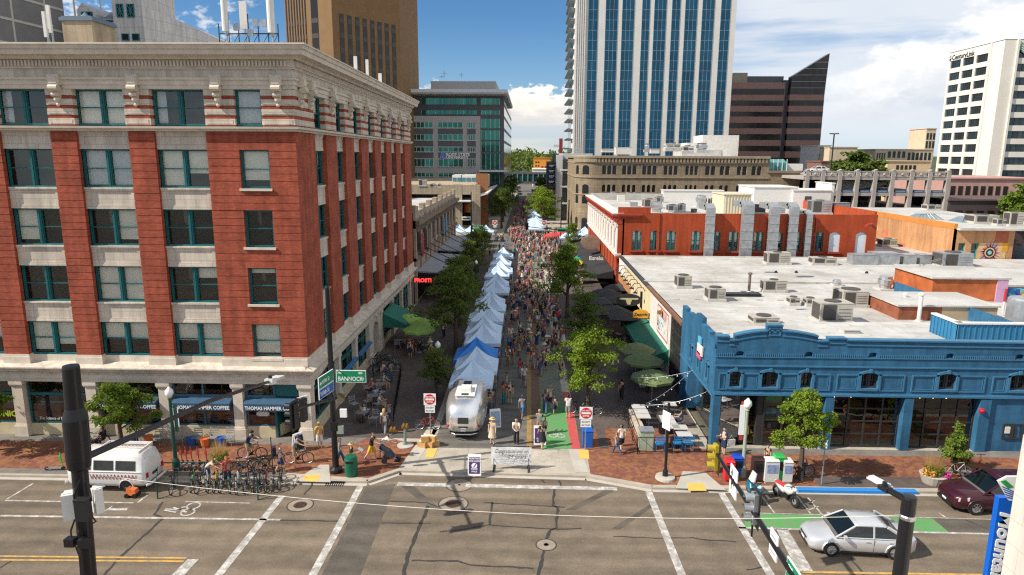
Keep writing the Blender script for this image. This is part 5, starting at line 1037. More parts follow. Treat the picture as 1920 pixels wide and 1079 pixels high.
for k in range(26):u=xw(125)+(xw(222)-xw(125))*k/26;mb.hexa([(u,Yw+1,zw(36)+.2),(u+.06,Yw+1,zw(36)+.2),(u+.06,Yw+7,zw(9)+.2),(u,Yw+7,zw(9)+.2),(u,Yw+1,zw(36)+.32),(u+.06,Yw+1,zw(36)+.32),(u+.06,Yw+7,zw(9)+.32),(u,Yw+7,zw(9)+.32)])
mb.hexa([(xw(345),Yw+22,zw(72)),(xw(412),Yw+22,zw(72)),(xw(405),Yw+30,zw(52)),(xw(350),Yw+30,zw(52)),(xw(345),Yw+22,zw(72)+.2),(xw(412),Yw+22,zw(72)+.2),(xw(405),Yw+30,zw(52)+.2),(xw(350),Yw+30,zw(52)+.2)]);mb.build('metal_roof',[SEAM],wpb)
TEALG=mat('teal_lattice',(.03,.22,.28),.3,.1)
for(a,b,c,d,dd)in((230,243,36,11,1.25),(249,263,36,11,1.25),(160,181,50,24,.65),(235,249,79,66,1.25),(254,268,79,66,1.25),(174,197,79,70,.05),(206,218,79,70,.05)):
 mb=MB();mb.fbox(FWp,xw(a),xw(b),zw(c),zw(d),0,dd+.02);mb.build('window_glass',[CHG],wpb);mb=MB();fr_rect(mb,FWp,xw(a),xw(b),zw(c),zw(d),.09,dd+.08,0,dd)
 if c<60:
  for p,q in(((a,c),(b,d)),((a,d),(b,c)),(((a+b)/2,c),((a+b)/2,d)),((a,(c+d)/2),(b,(c+d)/2))):mb.cyl(FWp(xw(p[0]),zw(p[1]),dd+.05),FWp(xw(q[0]),zw(q[1]),dd+.05),.05,n=4)
 mb.build('lattice_window',[TEALG],wpb)
YB=205;FBs=Frame(0,YB,0);xb=lambda px:PY(px,250,YB).x;zb_=lambda py:PY(860,py,YB).z;GP=mat('grey_panel_cladding',(.4,.38,.37),.6,.06,.3);DKP=mat('dark_grey_cladding',(.1,.1,.115),.5,.1,.4)
ub=thing('glass_office_block','grey and green glass office block with a flat overhanging roof and university sign','building',(xb(765),YB,0));mb=MB();mb.fbox(FBs,xb(740),xb(944),0,zb_(176),-90,-3);mb.build('core',[DKP],ub)
mb=MB();mb.fbox(FBs,xb(755),xb(900),0,zb_(218),-3,0)
hsx=[(773,812),(821,868),(876,892)];mb.build('front_bay',[GP],ub)
for y0,y1 in((240,230),(263,253),(285,277),(313,299),(332,325)):
 for a,b in hsx:
  m_=MB();m_.fbox(FBs,xb(a),xb(b),zb_(y0),zb_(y1),-.1,.06);s=m_.build('window_band',[GG],ub);g_=MB()
  for k in range(6):u=xb(a)+(xb(b)-xb(a))*k/5;g_.fbox(FBs,u-.06,u+.06,zb_(y0),zb_(y1),.06,.12)
  g_.fbox(FBs,xb(a),xb(b),zb_(y0)-.15,zb_(y0),.06,.25);g_.build('mullions',[WHITE],s)
for y0,y1 in((252,242),(275,265),(297,287)):
 for a,b in hsx:m_=MB();m_.fbox(FBs,xb(a),xb(b),zb_(y0),zb_(y1),-.1,.04);m_.build('spandrel',[DKP],ub)
for a,b,ys in((788,842,((195,183),(214,206))),(844,892,((195,183),(214,206))),(901,936,((195,183),(214,206),(240,222),(262,244),(284,265),(318,288),(345,322)))):
 for y0,y1 in ys:
  m_=MB();m_.fbox(FBs,xb(a),xb(b),zb_(y0),zb_(y1),-3.1,-2.9);s=m_.build('window_band',[GG],ub);g_=MB()
  for k in range(5):u=xb(a)+(xb(b)-xb(a))*k/4;g_.fbox(FBs,u-.05,u+.05,zb_(y0),zb_(y1),-2.9,-2.84)
  g_.build('mullions',[WHITE],s)
FBe=Frame(xb(944),YB,90);m_=MB();m_.fbox(FBe,3.5,88,0,zb_(176),-.1,.05);m_.build('side_glass',[CHG],ub)
for k in range(9):m_=MB();m_.fbox(FBe,3,88,3.5+3.6*k,4.3+3.6*k,0,.12);m_.build('side_band',[DKP],ub)
m_=MB();m_.fbox(FBs,xb(762),xb(952),zb_(176),zb_(170),-60,4);m_.fbox(FBs,xb(764),xb(950),zb_(178),zb_(176),-58,3.6);m_.build('roof_slab',[mat('pale_soffit',(.6,.62,.66),.6,.05)],ub)
m_=MB();m_.fbox(FBs,xb(802),xb(927),zb_(170),zb_(147),-30,-8);m_.build('penthouse',[mat('ribbed_grey_metal',(.4,.38,.36),.6,.05)],ub)
m_=MB()
for px,h_ in((833,2.2),(865,1.6),(828,.8)):p=PY(px,147,YB+12);m_.cyl((p.x,YB+12,p.z),(p.x,YB+12,p.z+h_),.08);m_.cyl((p.x-.9,YB+12,p.z+h_*.6),(p.x+.9,YB+12,p.z+h_*.6),.05)
m_.build('roof_aerial',[GREYM],ub)
ftext('lettering','BOISE STATE',1.25,LETW,ub,FBs,xb(836),zb_(293),.1,extrude=.05,bold=.04);ftext('lettering','UNIVERSITY',1.25,LETW,ub,FBs,xb(836),zb_(298),.1,extrude=.05,bold=.04)
ftext('emblem','B',2.6,mat('emblem_blue',(.05,.18,.6),.4,0),ub,FBs,xb(824.5),zb_(298),.1,extrude=.08,bold=.08,shear=.2);ftext('emblem','B',2.6,LETW,ub,FBs,xb(824.3),zb_(298.2),.05,extrude=.04,bold=.16,shear=.2)
m_=MB();m_.fbox(FBs,xb(900),xb(948),zb_(322),zb_(319),-3,4);m_.build('entrance_canopy',[WHITE],ub)
YP=345;FP=Frame(0,YP,0);xp=lambda px:PY(px,230,YP).x;zp=lambda py:PY(1450,py,YP).z;PINK=mat('pink_granite',(.27,.15,.125),.5,.06,.3)
pb=thing('striped_office_block','pink and dark striped office block with a sloping glass crown','building',(xp(1370),YP,0));mb=MB();mb.fbox(FP,xp(1362),xp(1467),0,zp(155),-30,0);mb.fbox(FP,xp(1474),xp(1538),0,zp(178),-30,2);mb.build('body',[PINK],pb)
for i,(y0,y1)in enumerate(((178,167),(199,189),(219,210),(241,231),(263,252),(284,274),(307,296))):
 for a,b,d in((1362,1466,0),(1474,1538,2)):m_=MB();m_.fbox(FP,xp(a),xp(b),zp(y0),zp(y1),-.2,d+.06);m_.build('window_band',[DKG],pb)
m_=MB();m_.extrude(FP,[(xp(1474),zp(178)),(xp(1538),zp(178)),(xp(1541),zp(101)),(xp(1476),zp(144))],-3,1.9);s=m_.build('glass_crown',[DKG],pb);m_=MB()
for y in(118,130,142,154,166):m_.fbox(FP,xp(1476+(144-y)*1.5 if y<144 else 1475),xp(1540),zp(y),zp(y)+.12,1.9,2.0)
m_.build('glazing_bars',[GREYM],s);m_=MB();m_.fbox(FP,xp(1372),xp(1398),zp(155),zp(136),-14,-2,0);m_.fbox(FP,xp(1398),xp(1467),zp(155),zp(142),-14,-3,1);m_.fbox(FP,xp(1466),xp(1474),0,zp(150),-20,-1,1);m_.build('penthouse',[mat('tan_metal_cladding',(.3,.26,.2),.6,.1),DKP],pb)
YC=215;XC_=PY(1868,200,YC).x;FC=Frame(0,YC,0);FCW=Frame(XC_,YC+27,-90);zc=lambda py:PY(1880,py,YC).z;ZC=PY(1868,74,YC).z;WC=mat('white_office_panels',(.72,.68,.6),.6,.06,.2)
ob=thing('white_office_tower','white office tower with deep set window bays and a round green emblem','building',(XC_,YC,0));mb=MB();xe=XC_+30
pitch=3.95;ZL=[ZC-5.3-pitch*k for k in range(12)]
hsW=[(1.0+6.7*c,6.6+6.7*c,z_,z_+2.45)for z_ in ZL for c in range(3)];hsF=[(4.6,12.6,z_,z_+2.3)for z_ in ZL]+[(13.6,21.6,z_,z_+2.3)for z_ in ZL]
mb.wall(FCW,0,27,0,ZC,hsW,.6);FC2=Frame(XC_,YC,0);mb.wall(FC2,0,30,0,ZC,hsF,.6);mb.box(XC_,XC_+30,YC,YC+27,ZC-.2,ZC);mb.fbox(FC2,3.6,4.2,0,ZC,0,.5);mb.fbox(FCW,21.2,21.8,0,ZC,0,.5);mb.build('body',[WC],ob)
for F,hh,dd in((FCW,hsW,-.35),(FC2,hsF,-.3)):
 for a,b,c,d in hh:
  m_=MB();m_.fbox(F,a,b,c,d,dd-.1,dd);
  m_.build('window',[darkglass('office_glass',(.05,.07,.08),.6,.06,0,.3,.3)if'office_glass' not in bpy.data.materials else bpy.data.materials['office_glass']],ob);q_=MB()
  for k in range(1,5):u=a+(b-a)*k/5;q_.fbox(F,u-.05,u+.05,c,d,dd,dd+.08)
  q_.build('mullions',[CHAR],ob.children[-1])
ftext('lettering','CenturyLink',2.3,LETK,ob,FCW,1.6,ZC-2.6,.05,extrude=.05,bold=.03);ftext('lettering','CenturyLink',4.0,LETK,ob,FC2,9.0,ZC-3.6,.05,extrude=.06,bold=.05)
mb=MB();c=FC2(6.6,ZC-2.2,.1)
for k in range(16):a_=2*pi*k/16;mb.extrude(FC2,[(6.6+.55*cos(a_-.12),ZC-2.3+.55*sin(a_-.12)),(6.6+1.7*cos(a_-.09),ZC-2.3+1.7*sin(a_-.09)),(6.6+1.7*cos(a_+.09),ZC-2.3+1.7*sin(a_+.09)),(6.6+.55*cos(a_+.12),ZC-2.3+.55*sin(a_+.12))],.12,.25,1)
mb.extrude(FC2,[(6.6+1.9*cos(2*pi*k/24),ZC-2.3+1.9*sin(2*pi*k/24))for k in range(24)],0,.12,0);mb.build('emblem',[mat('emblem_green',(.05,.35,.2),.4,0),WHITE],ob)
mb=MB();mb.extrude(FCW,[(.2,ZC-2.3),(.9,ZC-3.0),(1.3,ZC-2.0),(.8,ZC-.9),(.5,ZC-1.0),(.9,ZC-1.9)],0,.1);mb.build('emblem',[LETK],ob)
YG=140;FG=Frame(0,YG,0);xg=lambda px:PY(px,350,YG).x;zg=lambda py:PY(1650,py,YG).z;GC=mat('grey_concrete',(.36,.32,.29),.8,.14,.6)
pg=thing('parking_garage','grey concrete parking garage with open decks','parking garage',(xg(1510),YG,0));posts=[1512,1541,1573,1606,1639,1672,1707,1741,1776]
for p in posts:mb=MB();mb.fbox(FG,xg(p)-.38,xg(p)+.38,0,zg(320),-.8,.3);mb.lathe([(.4,zg(320)),(.4,zg(319)),(.25,zg(318)),(.05,zg(317.5))],FG(xg(p),0,0),8);mb.build('column',[GC],pg)
mb=MB()
for y0,y1 in((338,332),(368,360.5),(398,391)):mb.fbox(FG,xg(1505),xg(1778),zg(y0),zg(y1),-40,.1)
mb.fbox(FG,xg(1505),xg(1778),zg(324),zg(321.5),-.3,.15);mb.fbox(FG,xg(1505),xg(1778),zg(332),zg(330.5),-.3,.15);mb.fbox(FG,xg(1505),xg(1778),0,zg(410),-20,0);mb.build('deck',[GC],pg)
mb=MB();mb.fbox(FG,xg(1505),xg(1778),0,zg(334),-38,-26);mb.build('back_wall',[ROOM],pg);mb=MB();mb.hexa([FG(xg(1600),zg(366),-8),FG(xg(1700),zg(350),-8),FG(xg(1700),zg(350),-14),FG(xg(1600),zg(366),-14),FG(xg(1600),zg(341),-8),FG(xg(1700),zg(345),-8),FG(xg(1700),zg(345),-14),FG(xg(1600),zg(341),-14)]);mb.build('ramp',[OFFW],pg)
for p,q in zip(posts[:-1],posts[1:]):
 mb=MB();a,b=xg(p)+.7,xg(q)-.7;fr_rect(mb,FG,a,b,zg(330),zg(324.6),.16,.1,0,-.15);mb.fbox(FG,a,b,zg(328),zg(327),-.1,0);mb.ball(FG((a+b)/2,zg(327.3),0),.35,8);mb.build('balustrade',[GC],pg)
 mb=MB();fr_rect(mb,FG,a,b,zg(361.5),zg(356.5),.14,.12,0,-.1);mb.build('rail',[mat('blue_rail',(.03,.1,.2),.5,0)if'blue_rail' not in bpy.data.materials else bpy.data.materials['blue_rail']],pg);mb=MB();mb.fbox(FG,a+.15,b-.15,zg(361),zg(357),-.08,0);mb.build('rail_panel',[WHITE],pg)
def lowblock(name,label,Y,p0,p1,yt,dep,m,wins=None,cat='building',rm=None,wm=None):
 a,b=PY(p0,yt,Y),PY(p1,yt,Y);t=thing(name,label,cat,(a.x,Y,0));F=Frame(0,Y,0);mb=MB();mb.fbox(F,a.x,b.x,0,a.z,-dep,0);mb.build('walls',[m],t);mb=MB();mb.fbox(F,a.x-.3,b.x+.3,a.z,a.z+.35,-dep-.3,.3);mb.build('roof_edge',[rm or m],t)
 for(q0,q1,r0,r1,n)in(wins or()):
  for k in range(n):
   u0=PY(q0+(q1-q0)*(k+.2)/n,yt,Y).x;u1=PY(q0+(q1-q0)*(k+.8)/n,yt,Y).x;mb=MB();mb.fbox(F,u0,u1,PY(p0,r1,Y).z,PY(p0,r0,Y).z,-.2,.08);mb.build('window',[wm or DKG],t)
 return t,F
PINKB=mat('pink_brick',(.45,.26,.22),.8,.12,.5);BEI=mat('beige_stone',(.55,.45,.32),.8,.1,.4)
lowblock('pink_building','long low pink building with slit windows',165,1776,1960,336,25,PINKB,[(1782,1895,349,366,8)],rm=PINKB)
lowblock('dark_building','low dark brown building behind the tan brick roof',139.5,1780,2000,377,14,mat('dark_brown_cladding',(.07,.05,.05),.7,.15),[(1790,1990,395,405,10)],rm=mat('plum_fascia',(.1,.06,.06),.7,.1))
lowblock('beige_building','plain beige building behind the garage, left of the dark trees',300,1556,1608,277,20,BEI,rm=BEI);lowblock('beige_building','small pale building left of the plain beige building',310,1535,1558,274,20,OFFW,[(1536,1552,289,300,3)])
lowblock('apartment_building','tan and glass apartment block with open balconies left of the white office tower',330,1642,1750,281,24,BEI,[(1644,1662,287,301,4),(1664,1700,284,296,4),(1702,1748,286,302,6)],wm=CHG);lowblock('apartment_building','slim stepped tan tower just left of the white office tower',340,1738,1756,242,15,BEI,[(1738,1756,250,262,3),(1738,1756,265,278,3)],wm=CHG)
lowblock('ornate_building','ornate sandy facade with a row of narrow windows above the garage',230,1665,1745,303,20,mat('sandy_stucco',(.6,.45,.28),.8,.1),[(1680,1720,310,318,5)])
lowblock('brown_building','low maroon brick building behind the garage top',240,1540,1660,304,12,mat('maroon_brick',(.2,.1,.08),.8,.1),None)
gm=thing('grey_modern_building','pale grey modern building with banded screens beside the sandstone corner','building',(9,188,0));FM_=Frame(0,188,0);xm=lambda px:PY(px,330,188).x;zm=lambda py:PY(1060,py,188).z
mb=MB();mb.fbox(FM_,xm(1049),xm(1110),0,zm(288),-60,0);mb.fbox(FM_,xm(1043),xm(1054),0,zm(291),-12,1.5);mb.build('walls',[mat('pale_grey_render',(.5,.5,.5),.7,.08,.3)],gm);FMw=Frame(xm(1043),248,-90)
for y0,y1 in((316,299),(347,327),(378,353),(430,385)):m_=MB();m_.fbox(FM_,xm(1054),xm(1078),zm(y0),zm(y1),-.2,.3);m_.build('screen',[mat('grey_louvre',(.17,.17,.18),.6,.1)if'grey_louvre' not in bpy.data.materials else bpy.data.materials['grey_louvre']],gm)
for y in(319,350,381):m_=MB();m_.fbox(FM_,xm(1050),xm(1080),zm(y+1.5),zm(y-1.5),0,1.6);m_.build('slab_edge',[WHITE],gm)
m_=MB();m_.fbox(FMw,0,58,zm(392),zm(388),0,2.4);m_.build('street_canopy',[WHITE],gm);m_=MB();m_.fbox(FMw,0,58,zm(420),zm(396),-.1,.05);m_.build('shop_glass',[CHG],gm)
st=thing('sign_tower','tall dark tenant sign tower with six stacked panels','sign tower',(7,196,0));FSg=Frame(0,196,0);xq=lambda px:PY(px,330,196).x;zq=lambda py:PY(1030,py,196).z;m_=MB();m_.fbox(FSg,xq(1024),xq(1044),zq(366),zq(303),-.8,0);m_.cyl((xq(1043),196.3,0),(xq(1043),196.3,zq(303)),.2);m_.build('frame',[DKP],st)
for k,(t_,mm)in enumerate((('IDAHO RANK',LETW),('JAMBA',LETW),('FRESH',LETW),('SUBWAY',LETW),('HOME',SRED),('NEWS',SRED))):
 y=311+10*k;m_=MB();m_.fbox(FSg,xq(1026),xq(1042),zq(y+3.8),zq(y-3.8),0,.12);p_=m_.build('sign_panel',[BLACKP if k<5 else SRED],st);m_=MB();m_.fbox(FSg,xq(1029),xq(1039),zq(y+.2),zq(y-1.6),.12,.16);m_.fbox(FSg,xq(1030),xq(1037),zq(y+2.2),zq(y+1),.12,.16);m_.build('sign_strip',[mm if k<5 else LETW],p_)
lowblock('orange_building','orange building with small dark windows far down the mall',430,1001,1032,297,20,mat('orange_render',(.6,.24,.03),.7,.08),[(1003,1012,303,306,2),(1003,1012,310,313,2),(1014,1026,312,316,2)]);lowblock('white_building','small white roofed building below the orange building',400,999,1030,318,30,OFFW)
sk_=thing('skybridge','green glass skybridge crossing the far mall','bridge',(0,345,0));FK=Frame(0,345,0);xk=lambda px:PY(px,335,345).x;zk=lambda py:PY(990,py,345).z;m_=MB();m_.fbox(FK,xk(950),xk(1028),zk(327),zk(323.5),-5,0);m_.fbox(FK,xk(950),xk(1028),zk(345),zk(341),-5,0);m_.build('deck',[DKP],sk_);m_=MB();m_.fbox(FK,xk(950),xk(1028),zk(341),zk(327),-4.5,-.3);m_.build('glazing',[GG],sk_);m_=MB()
for k in range(9):m_=MB();u=xk(950)+(xk(1028)-xk(950))*k/8;m_.fbox(FK,u,u+.4,zk(341),zk(327),-.3,0);m_.build('mullion',[GREYM],sk_)
cr=thing('tower_crane','red mast of a tower crane beyond the grey modern building','crane',(PY(1052,285,320).x,320,0));p=PY(1052,260,320);m_=MB();m_.box(p.x-.8,p.x+.8,320,321.6,0,p.z);m_.build('mast',[mat('crane_red',(.3,.05,.04),.6,.1)],cr);m_=MB();q=PY(1038,274,320);m_.box(q.x,p.x,320.4,321.2,q.z-.6,q.z+.6);m_.build('jib',[WHITE],cr)
OST=mat('weathered_stone',(.36,.29,.22),.85,.25,.8);ost=thing('ornate_stone_building','two storey weathered stone building with a notched parapet and white roof','building',(-13.4,78,0));FO=Frame(-13.4,78,90)
za=PX(772,380,-13.4);ZO=10.9;LE=46
hs=[(2+4.3*k,4.6+4.3*k,6.0,8.6)for k in range(10)];mb=MB();mb.wall(FO,0,LE,3.2,ZO-.9,hs,.4);mb.fbox(FO,0,LE,.12,3.2,-3,-1.5);mb.box(-40,-13.4,78,78.3,0,ZO);mb.fbox(FO,0,LE,ZO-.9,ZO,-.4,.0)
for k in range(11):u=4.3*k+.2;mb.fbox(FO,u,u+1.0,3.2,ZO-.6,0,.22)
for k in range(8):u=1.5+6*k;mb.fbox(FO,u,u+1.8,ZO,ZO+.65,-.5,.1)
mb.fbox(FO,0,.5,.12,ZO+.9,-1.0,.3);mb.build('wall',[OST],ost)
mb=MB();mb.fbox(FO,0,LE,ZO-1.4,ZO-.9,0,.75);mb.fbox(FO,0,LE,ZO-1.8,ZO-1.4,0,.4);mb.fbox(FO,0,LE,5.2,5.6,0,.35)
for k in range(44):mb.fbox(FO,.3+1.04*k,.7+1.04*k,ZO-2.2,ZO-1.4,0,.5)
mb.build('cornice',[mat('dark_stone',(.2,.15,.11),.85,.25,1)],ost);mb=MB();mb.box(-40,-14,78.2,124,ZO-1.2,ZO-1);mb.build('roof',[ROOFW],ost);mb=MB();mb.box(-40,-14.2,78.5,123.8,0,ZO-1.3);mb.build('core',[ROOM],ost)
for h_ in hs:sash_window(ost,FO,(h_[0]+h_[1])/2,6.0,2.6,2.6,2,-.3,(),CHAR,SHOPGLASS,.6)
for k,(u,c)in enumerate(((3.0,(.4,.02,.06)),(8,(.14,.1,.07)),(24,(.06,.25,.28)),(27,(.1,.25,.55)))):mb=MB();mb.fbox(FO,u,u+1.3,5.4,8.2,.5,.56);mb.build('hanging_banner',[mat('banner_%d'%k,c,.7,.15)],ost)
CANO=mat('grey_metal_canopy',(.3,.31,.33),.6,.12,.5)
for u0,u1 in((1.5,17),(20.5,38)):
 mb=MB();mb.hexa([FO(u0,3.3,6.2),FO(u1,3.3,6.2),FO(u1,3.7,.1),FO(u0,3.7,.1),FO(u0,3.5,6.2),FO(u1,3.5,6.2),FO(u1,3.9,.1),FO(u0,3.9,.1)]);o_=mb.build('canopy',[CANO],ost)
 mb=MB()
 for k in range(4):u=u0+(u1-u0)*(k+.3)/4;mb.cyl(FO(u,6.3,.1),FO(u,3.6,5.6),.05,n=5)
 mb.build('tie_rod',[BLACKP],o_);mb=MB();mb.fbox(FO,u0,u1,3.1,3.45,6.2,6.35)
 mb.fbox(FO,u0-.15,u0,3.1,3.6,0,6.35);mb.build('canopy_edge',[BLACKP],o_)
ftext('lettering','PROST!',.6,emit('neon_red',(1.,.05,.05),1.2),ost,Frame(0,74.6,0),PY(777,529,74.6).x,PY(763,529,74.6).z,0,extrude=.04,bold=.02)
YTn=153;FTn=Frame(0,YTn,0);xn=lambda px:PY(px,380,YTn).x;zn=lambda py:PY(850,py,YTn).z;TANS=brick('tan_block',(.42,.34,.24),(.39,.31,.22),(.3,.24,.16),bw=1.2,bh=.6,mort=.03,var=.1,bmp=0)
tn=thing('tan_corner_building','tan two storey corner building with a white glazed roof lantern','building',(xn(888),YTn,0));mb=MB();mb.fbox(FTn,xn(700),xn(889),zn(365),zn(347),-50,0);mb.fbox(FTn,xn(842),xn(890),0,zn(365),-45,-3)
for p in(858,892):mb.fbox(FTn,xn(p)-1,xn(p)+1,0,zn(347),-1.5,.05)
mb.build('wall',[TANS],tn);mb=MB();mb.fbox(FTn,xn(700),xn(886),zn(347)-.6,zn(347)-.4,-49,-1);mb.build('roof',[ROOFG],tn)
mb=MB();mb.fbox(FTn,xn(842),xn(886),zn(378),zn(375.5),-3,2);mb.build('canopy',[WHITE],tn)
for y0,y1 in((374,364),(425,381)):mb=MB();mb.fbox(FTn,xn(843),xn(885),zn(y0),zn(y1),-3,-2.9);mb.build('glazing',[CHG],tn)
for k,c in enumerate(((.5,.03,.05),(.6,.25,.02),(.6,.5,.05),(.05,.3,.08),(.05,.1,.4),(.25,.05,.3))):mb=MB();u=xn(869)+k*.5;mb.fbox(FTn,u,u+.5,zn(400),zn(383),-2.4,-2.3);mb.build('rainbow_flag',[mat('flag_%d'%k,c,.7,.05)],tn)
mb=MB();mb.fbox(FTn,xn(866),xn(883),zn(413),zn(406),.05,.2);mb.build('shop_sign',[WHITE],tn);mb=MB();mb.fbox(FTn,xn(868),xn(881),zn(411),zn(408.5),.2,.24);mb.build('shop_sign_text',[CHAR],tn)
for a,b,Y_ in((847,865,-16),(865,914,-18)):
 mb=MB();u0,u1=PY(a,340,YTn-Y_).x,PY(b,340,YTn-Y_).x;z0,z1=zn(349),PY(880,329,YTn+17).z;mb.box(u0,u1,YTn+17,YTn+27,z0-1,z1);n=max(2,int((b-a)/9))
 o_=mb.build('roof_lantern',[WHITE],tn);mb=MB()
 for k in range(n):v0=u0+(u1-u0)*(k+.1)/n;mb.box(v0,v0+(u1-u0)*.8/n,YTn+16.9,YTn+17,z0+.4,z1-.6)
 mb.build('lantern_glass',[mat('lantern_glass_blue',(.1,.25,.33),.1,.1,metal=.3)if'lantern_glass_blue' not in bpy.data.materials else bpy.data.materials['lantern_glass_blue']],o_)
mb=MB();mb.hexa([(xn(889),YTn,zn(372)),(xn(889),YTn+45,zn(372)),(xn(889)+3.2,YTn+45,zn(372)+1),(xn(889)+3.2,YTn,zn(372)+1),(xn(889),YTn,zn(372)+.3),(xn(889),YTn+45,zn(372)+.3),(xn(889)+3.2,YTn+45,zn(372)+1.3),(xn(889)+3.2,YTn,zn(372)+1.3)]);mb.build('side_canopy',[WHITE],tn)
mb=MB();mb.box(xn(889)-.5,xn(889)+2.5,YTn+12,YTn+13,0,zn(345)+2);mb.build('brown_blade',[mat('rust_blade',(.28,.12,.05),.6,.15)],tn)
for px,py,w_,h_,lab in((792,350,14,12,'beige unit on the tan corner building roof, at the left'),(812,352,10,6,'flat blue grey box on the tan corner building roof'),(824,352,6,6,'small white box on the tan corner building roof')):hvac(px,py,w_,h_,zn(347)-.4,lab,'unit',.8)
# trees
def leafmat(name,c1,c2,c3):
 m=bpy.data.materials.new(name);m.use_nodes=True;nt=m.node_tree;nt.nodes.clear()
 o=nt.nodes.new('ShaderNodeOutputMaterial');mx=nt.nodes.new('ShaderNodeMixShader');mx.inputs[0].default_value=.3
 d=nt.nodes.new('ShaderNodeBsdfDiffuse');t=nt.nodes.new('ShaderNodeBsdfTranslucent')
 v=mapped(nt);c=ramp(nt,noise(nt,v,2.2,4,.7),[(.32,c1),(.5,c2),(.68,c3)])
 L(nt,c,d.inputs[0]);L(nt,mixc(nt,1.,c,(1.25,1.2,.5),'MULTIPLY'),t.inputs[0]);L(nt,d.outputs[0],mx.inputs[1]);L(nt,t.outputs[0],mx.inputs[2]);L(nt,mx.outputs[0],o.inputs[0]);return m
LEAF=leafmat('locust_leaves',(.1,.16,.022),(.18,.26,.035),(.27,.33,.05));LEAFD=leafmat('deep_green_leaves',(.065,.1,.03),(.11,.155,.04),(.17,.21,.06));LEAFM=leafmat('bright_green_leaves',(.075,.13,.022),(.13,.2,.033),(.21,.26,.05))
BARK=mat('bark',(.09,.06,.045),.9,.3,5,streak=True)
def tree_mesh(seed,H,R,trunk,n,ls,zbot,flat=1.,cone=False,lean=.0):
 """crown built of leaf sprays on the twigs of real limbs; returns trunk mesh builder, crown mesh builder"""
 r=random.Random(seed);tb_,cb=MB(),MB();tr=H*.022+.03
 tb_.tube([(0,0,-.05),(.02,.01,trunk*.5),(lean*.3,.02,trunk),(lean,.05,H*.72)],[tr*1.35,tr,tr*.85,tr*.25],7)
 tips=[]
 nl=15 if not cone else 16
 for i in range(nl):
  a=2*pi*i/nl*2.4+r.uniform(-.4,.4);f=i/(nl-1);z0=trunk*.9+(H*.7-trunk*.9)*f
  ln=R*(r.uniform(.6,1.18)if not cone else 1.)*((1-.55*f)if not cone else(1.05-.95*f));up=(H-z0)*r.uniform(.25,.6)*(.4+.6*f)
  p0=Vector((lean*f,0,z0));p2=p0+Vector((ln*cos(a),ln*sin(a)*flat,up if not cone else.15*ln));p1=p0.lerp(p2,.5)+Vector((0,0,up*.25))
  tb_.tube([p0,p1,p2],[tr*.42,tr*.24,tr*.08],5)
  for q in range(5):
   b=p1.lerp(p2,r.uniform(-.5,1.));d=Vector((r.uniform(-1,1),r.uniform(-1,1),r.uniform(-.5,.9)))*R*.36*(1 if not cone else.5);e=b+d
   if q<3:tb_.tube([b,b.lerp(e,.5)+Vector((0,0,.06)),e],[tr*.16,tr*.1,tr*.04],4)
   tips.append((e,R*(r.uniform(.12,.27)if not cone else.2)))
 if not cone:
  for q in range(5):tips.append((Vector((lean+r.uniform(-.3,.3)*R,r.uniform(-.3,.3)*R,H-R*r.uniform(.1,.5))),R*r.uniform(.2,.34)))
 else:tips.append((Vector((0,0,H-.15)),R*.2));tips.append((Vector((0,0,H-.4)),R*.25))
 tot=sum(t[1]**2 for t in tips)
 for c,rr in tips:
  if c.z<zbot:c.z=zbot+r.random()*.3
  for k in range(max(6,int(n*rr*rr/tot))):
   u=Vector((r.gauss(0,1),r.gauss(0,1),r.gauss(0,.75)));u=u.normalized()*rr*(r.random()**.42);u.z*=.62;p=c+u
   L1=ls*r.uniform(.7,1.5);ax=Vector((r.gauss(0,1),r.gauss(0,1),r.gauss(-.35,.5))).normalized();s=ax.cross(Vector((r.gauss(0,1),r.gauss(0,1),r.gauss(0,1)))).normalized()*L1*r.uniform(.22,.4)
   m_=p+ax*L1*.5+Vector((0,0,-.12*L1));e=p+ax*L1-Vector((0,0,.1*L1));cb.v+=[tuple(p),tuple(m_-s),tuple(e),tuple(m_+s)];nn=len(cb.v);cb.f.append((nn-4,nn-3,nn-2,nn-1));cb.m.append(0)
 return tb_,cb
_tree={}
def tree(name,label,loc,kind,rz=0.,sc=1.,lm=None,group=None):
 if kind not in _tree:
  a,b=tree_mesh(*TREES[kind]);_tree[kind]=(a.mesh('trunk',[BARK]),b.mesh('crown',[LEAF]))
 t=thing(name,label,'tree',loc,rz,group);t.scale=(sc,sc,sc);link('trunk',_tree[kind][0],t);
 me=_tree[kind][1]
 if lm is not None:
  k2=(kind,lm.name)
  if k2 not in _tree:m2=me.copy();m2.materials.clear();m2.materials.append(lm);_tree[k2]=m2
  me=_tree[k2]
 link('crown',me,t);return t
TREES={'mall1':(1,7.6,2.7,2.4,6500,.185,2.3),'mall2':(2,7.2,2.5,2.3,6200,.185,2.2),'mall3':(3,8.2,2.9,2.6,7000,.19,2.4),'bright':(14,6.9,3.0,1.9,7500,.17,1.9),'street':(5,4.6,1.75,1.5,11000,.125,1.45),'round':(6,5.2,1.6,1.7,11000,.12,1.75),'cone':(7,3.1,1.0,.6,3500,.13,.5,1.,True),'far':(8,10,4.2,2.5,3500,.8,2.0),'far2':(9,12,4.8,2.8,3500,.9,2.2)}
GT='trees along the mall'
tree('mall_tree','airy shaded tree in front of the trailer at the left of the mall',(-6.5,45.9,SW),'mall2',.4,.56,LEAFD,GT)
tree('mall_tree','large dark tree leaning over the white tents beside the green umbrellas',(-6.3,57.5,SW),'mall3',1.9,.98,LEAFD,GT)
tree('mall_tree','dark tree beside the white tents, behind the large dark tree',(-7.0,67,SW),'mall1',3.1,.98,LEAFD,GT)
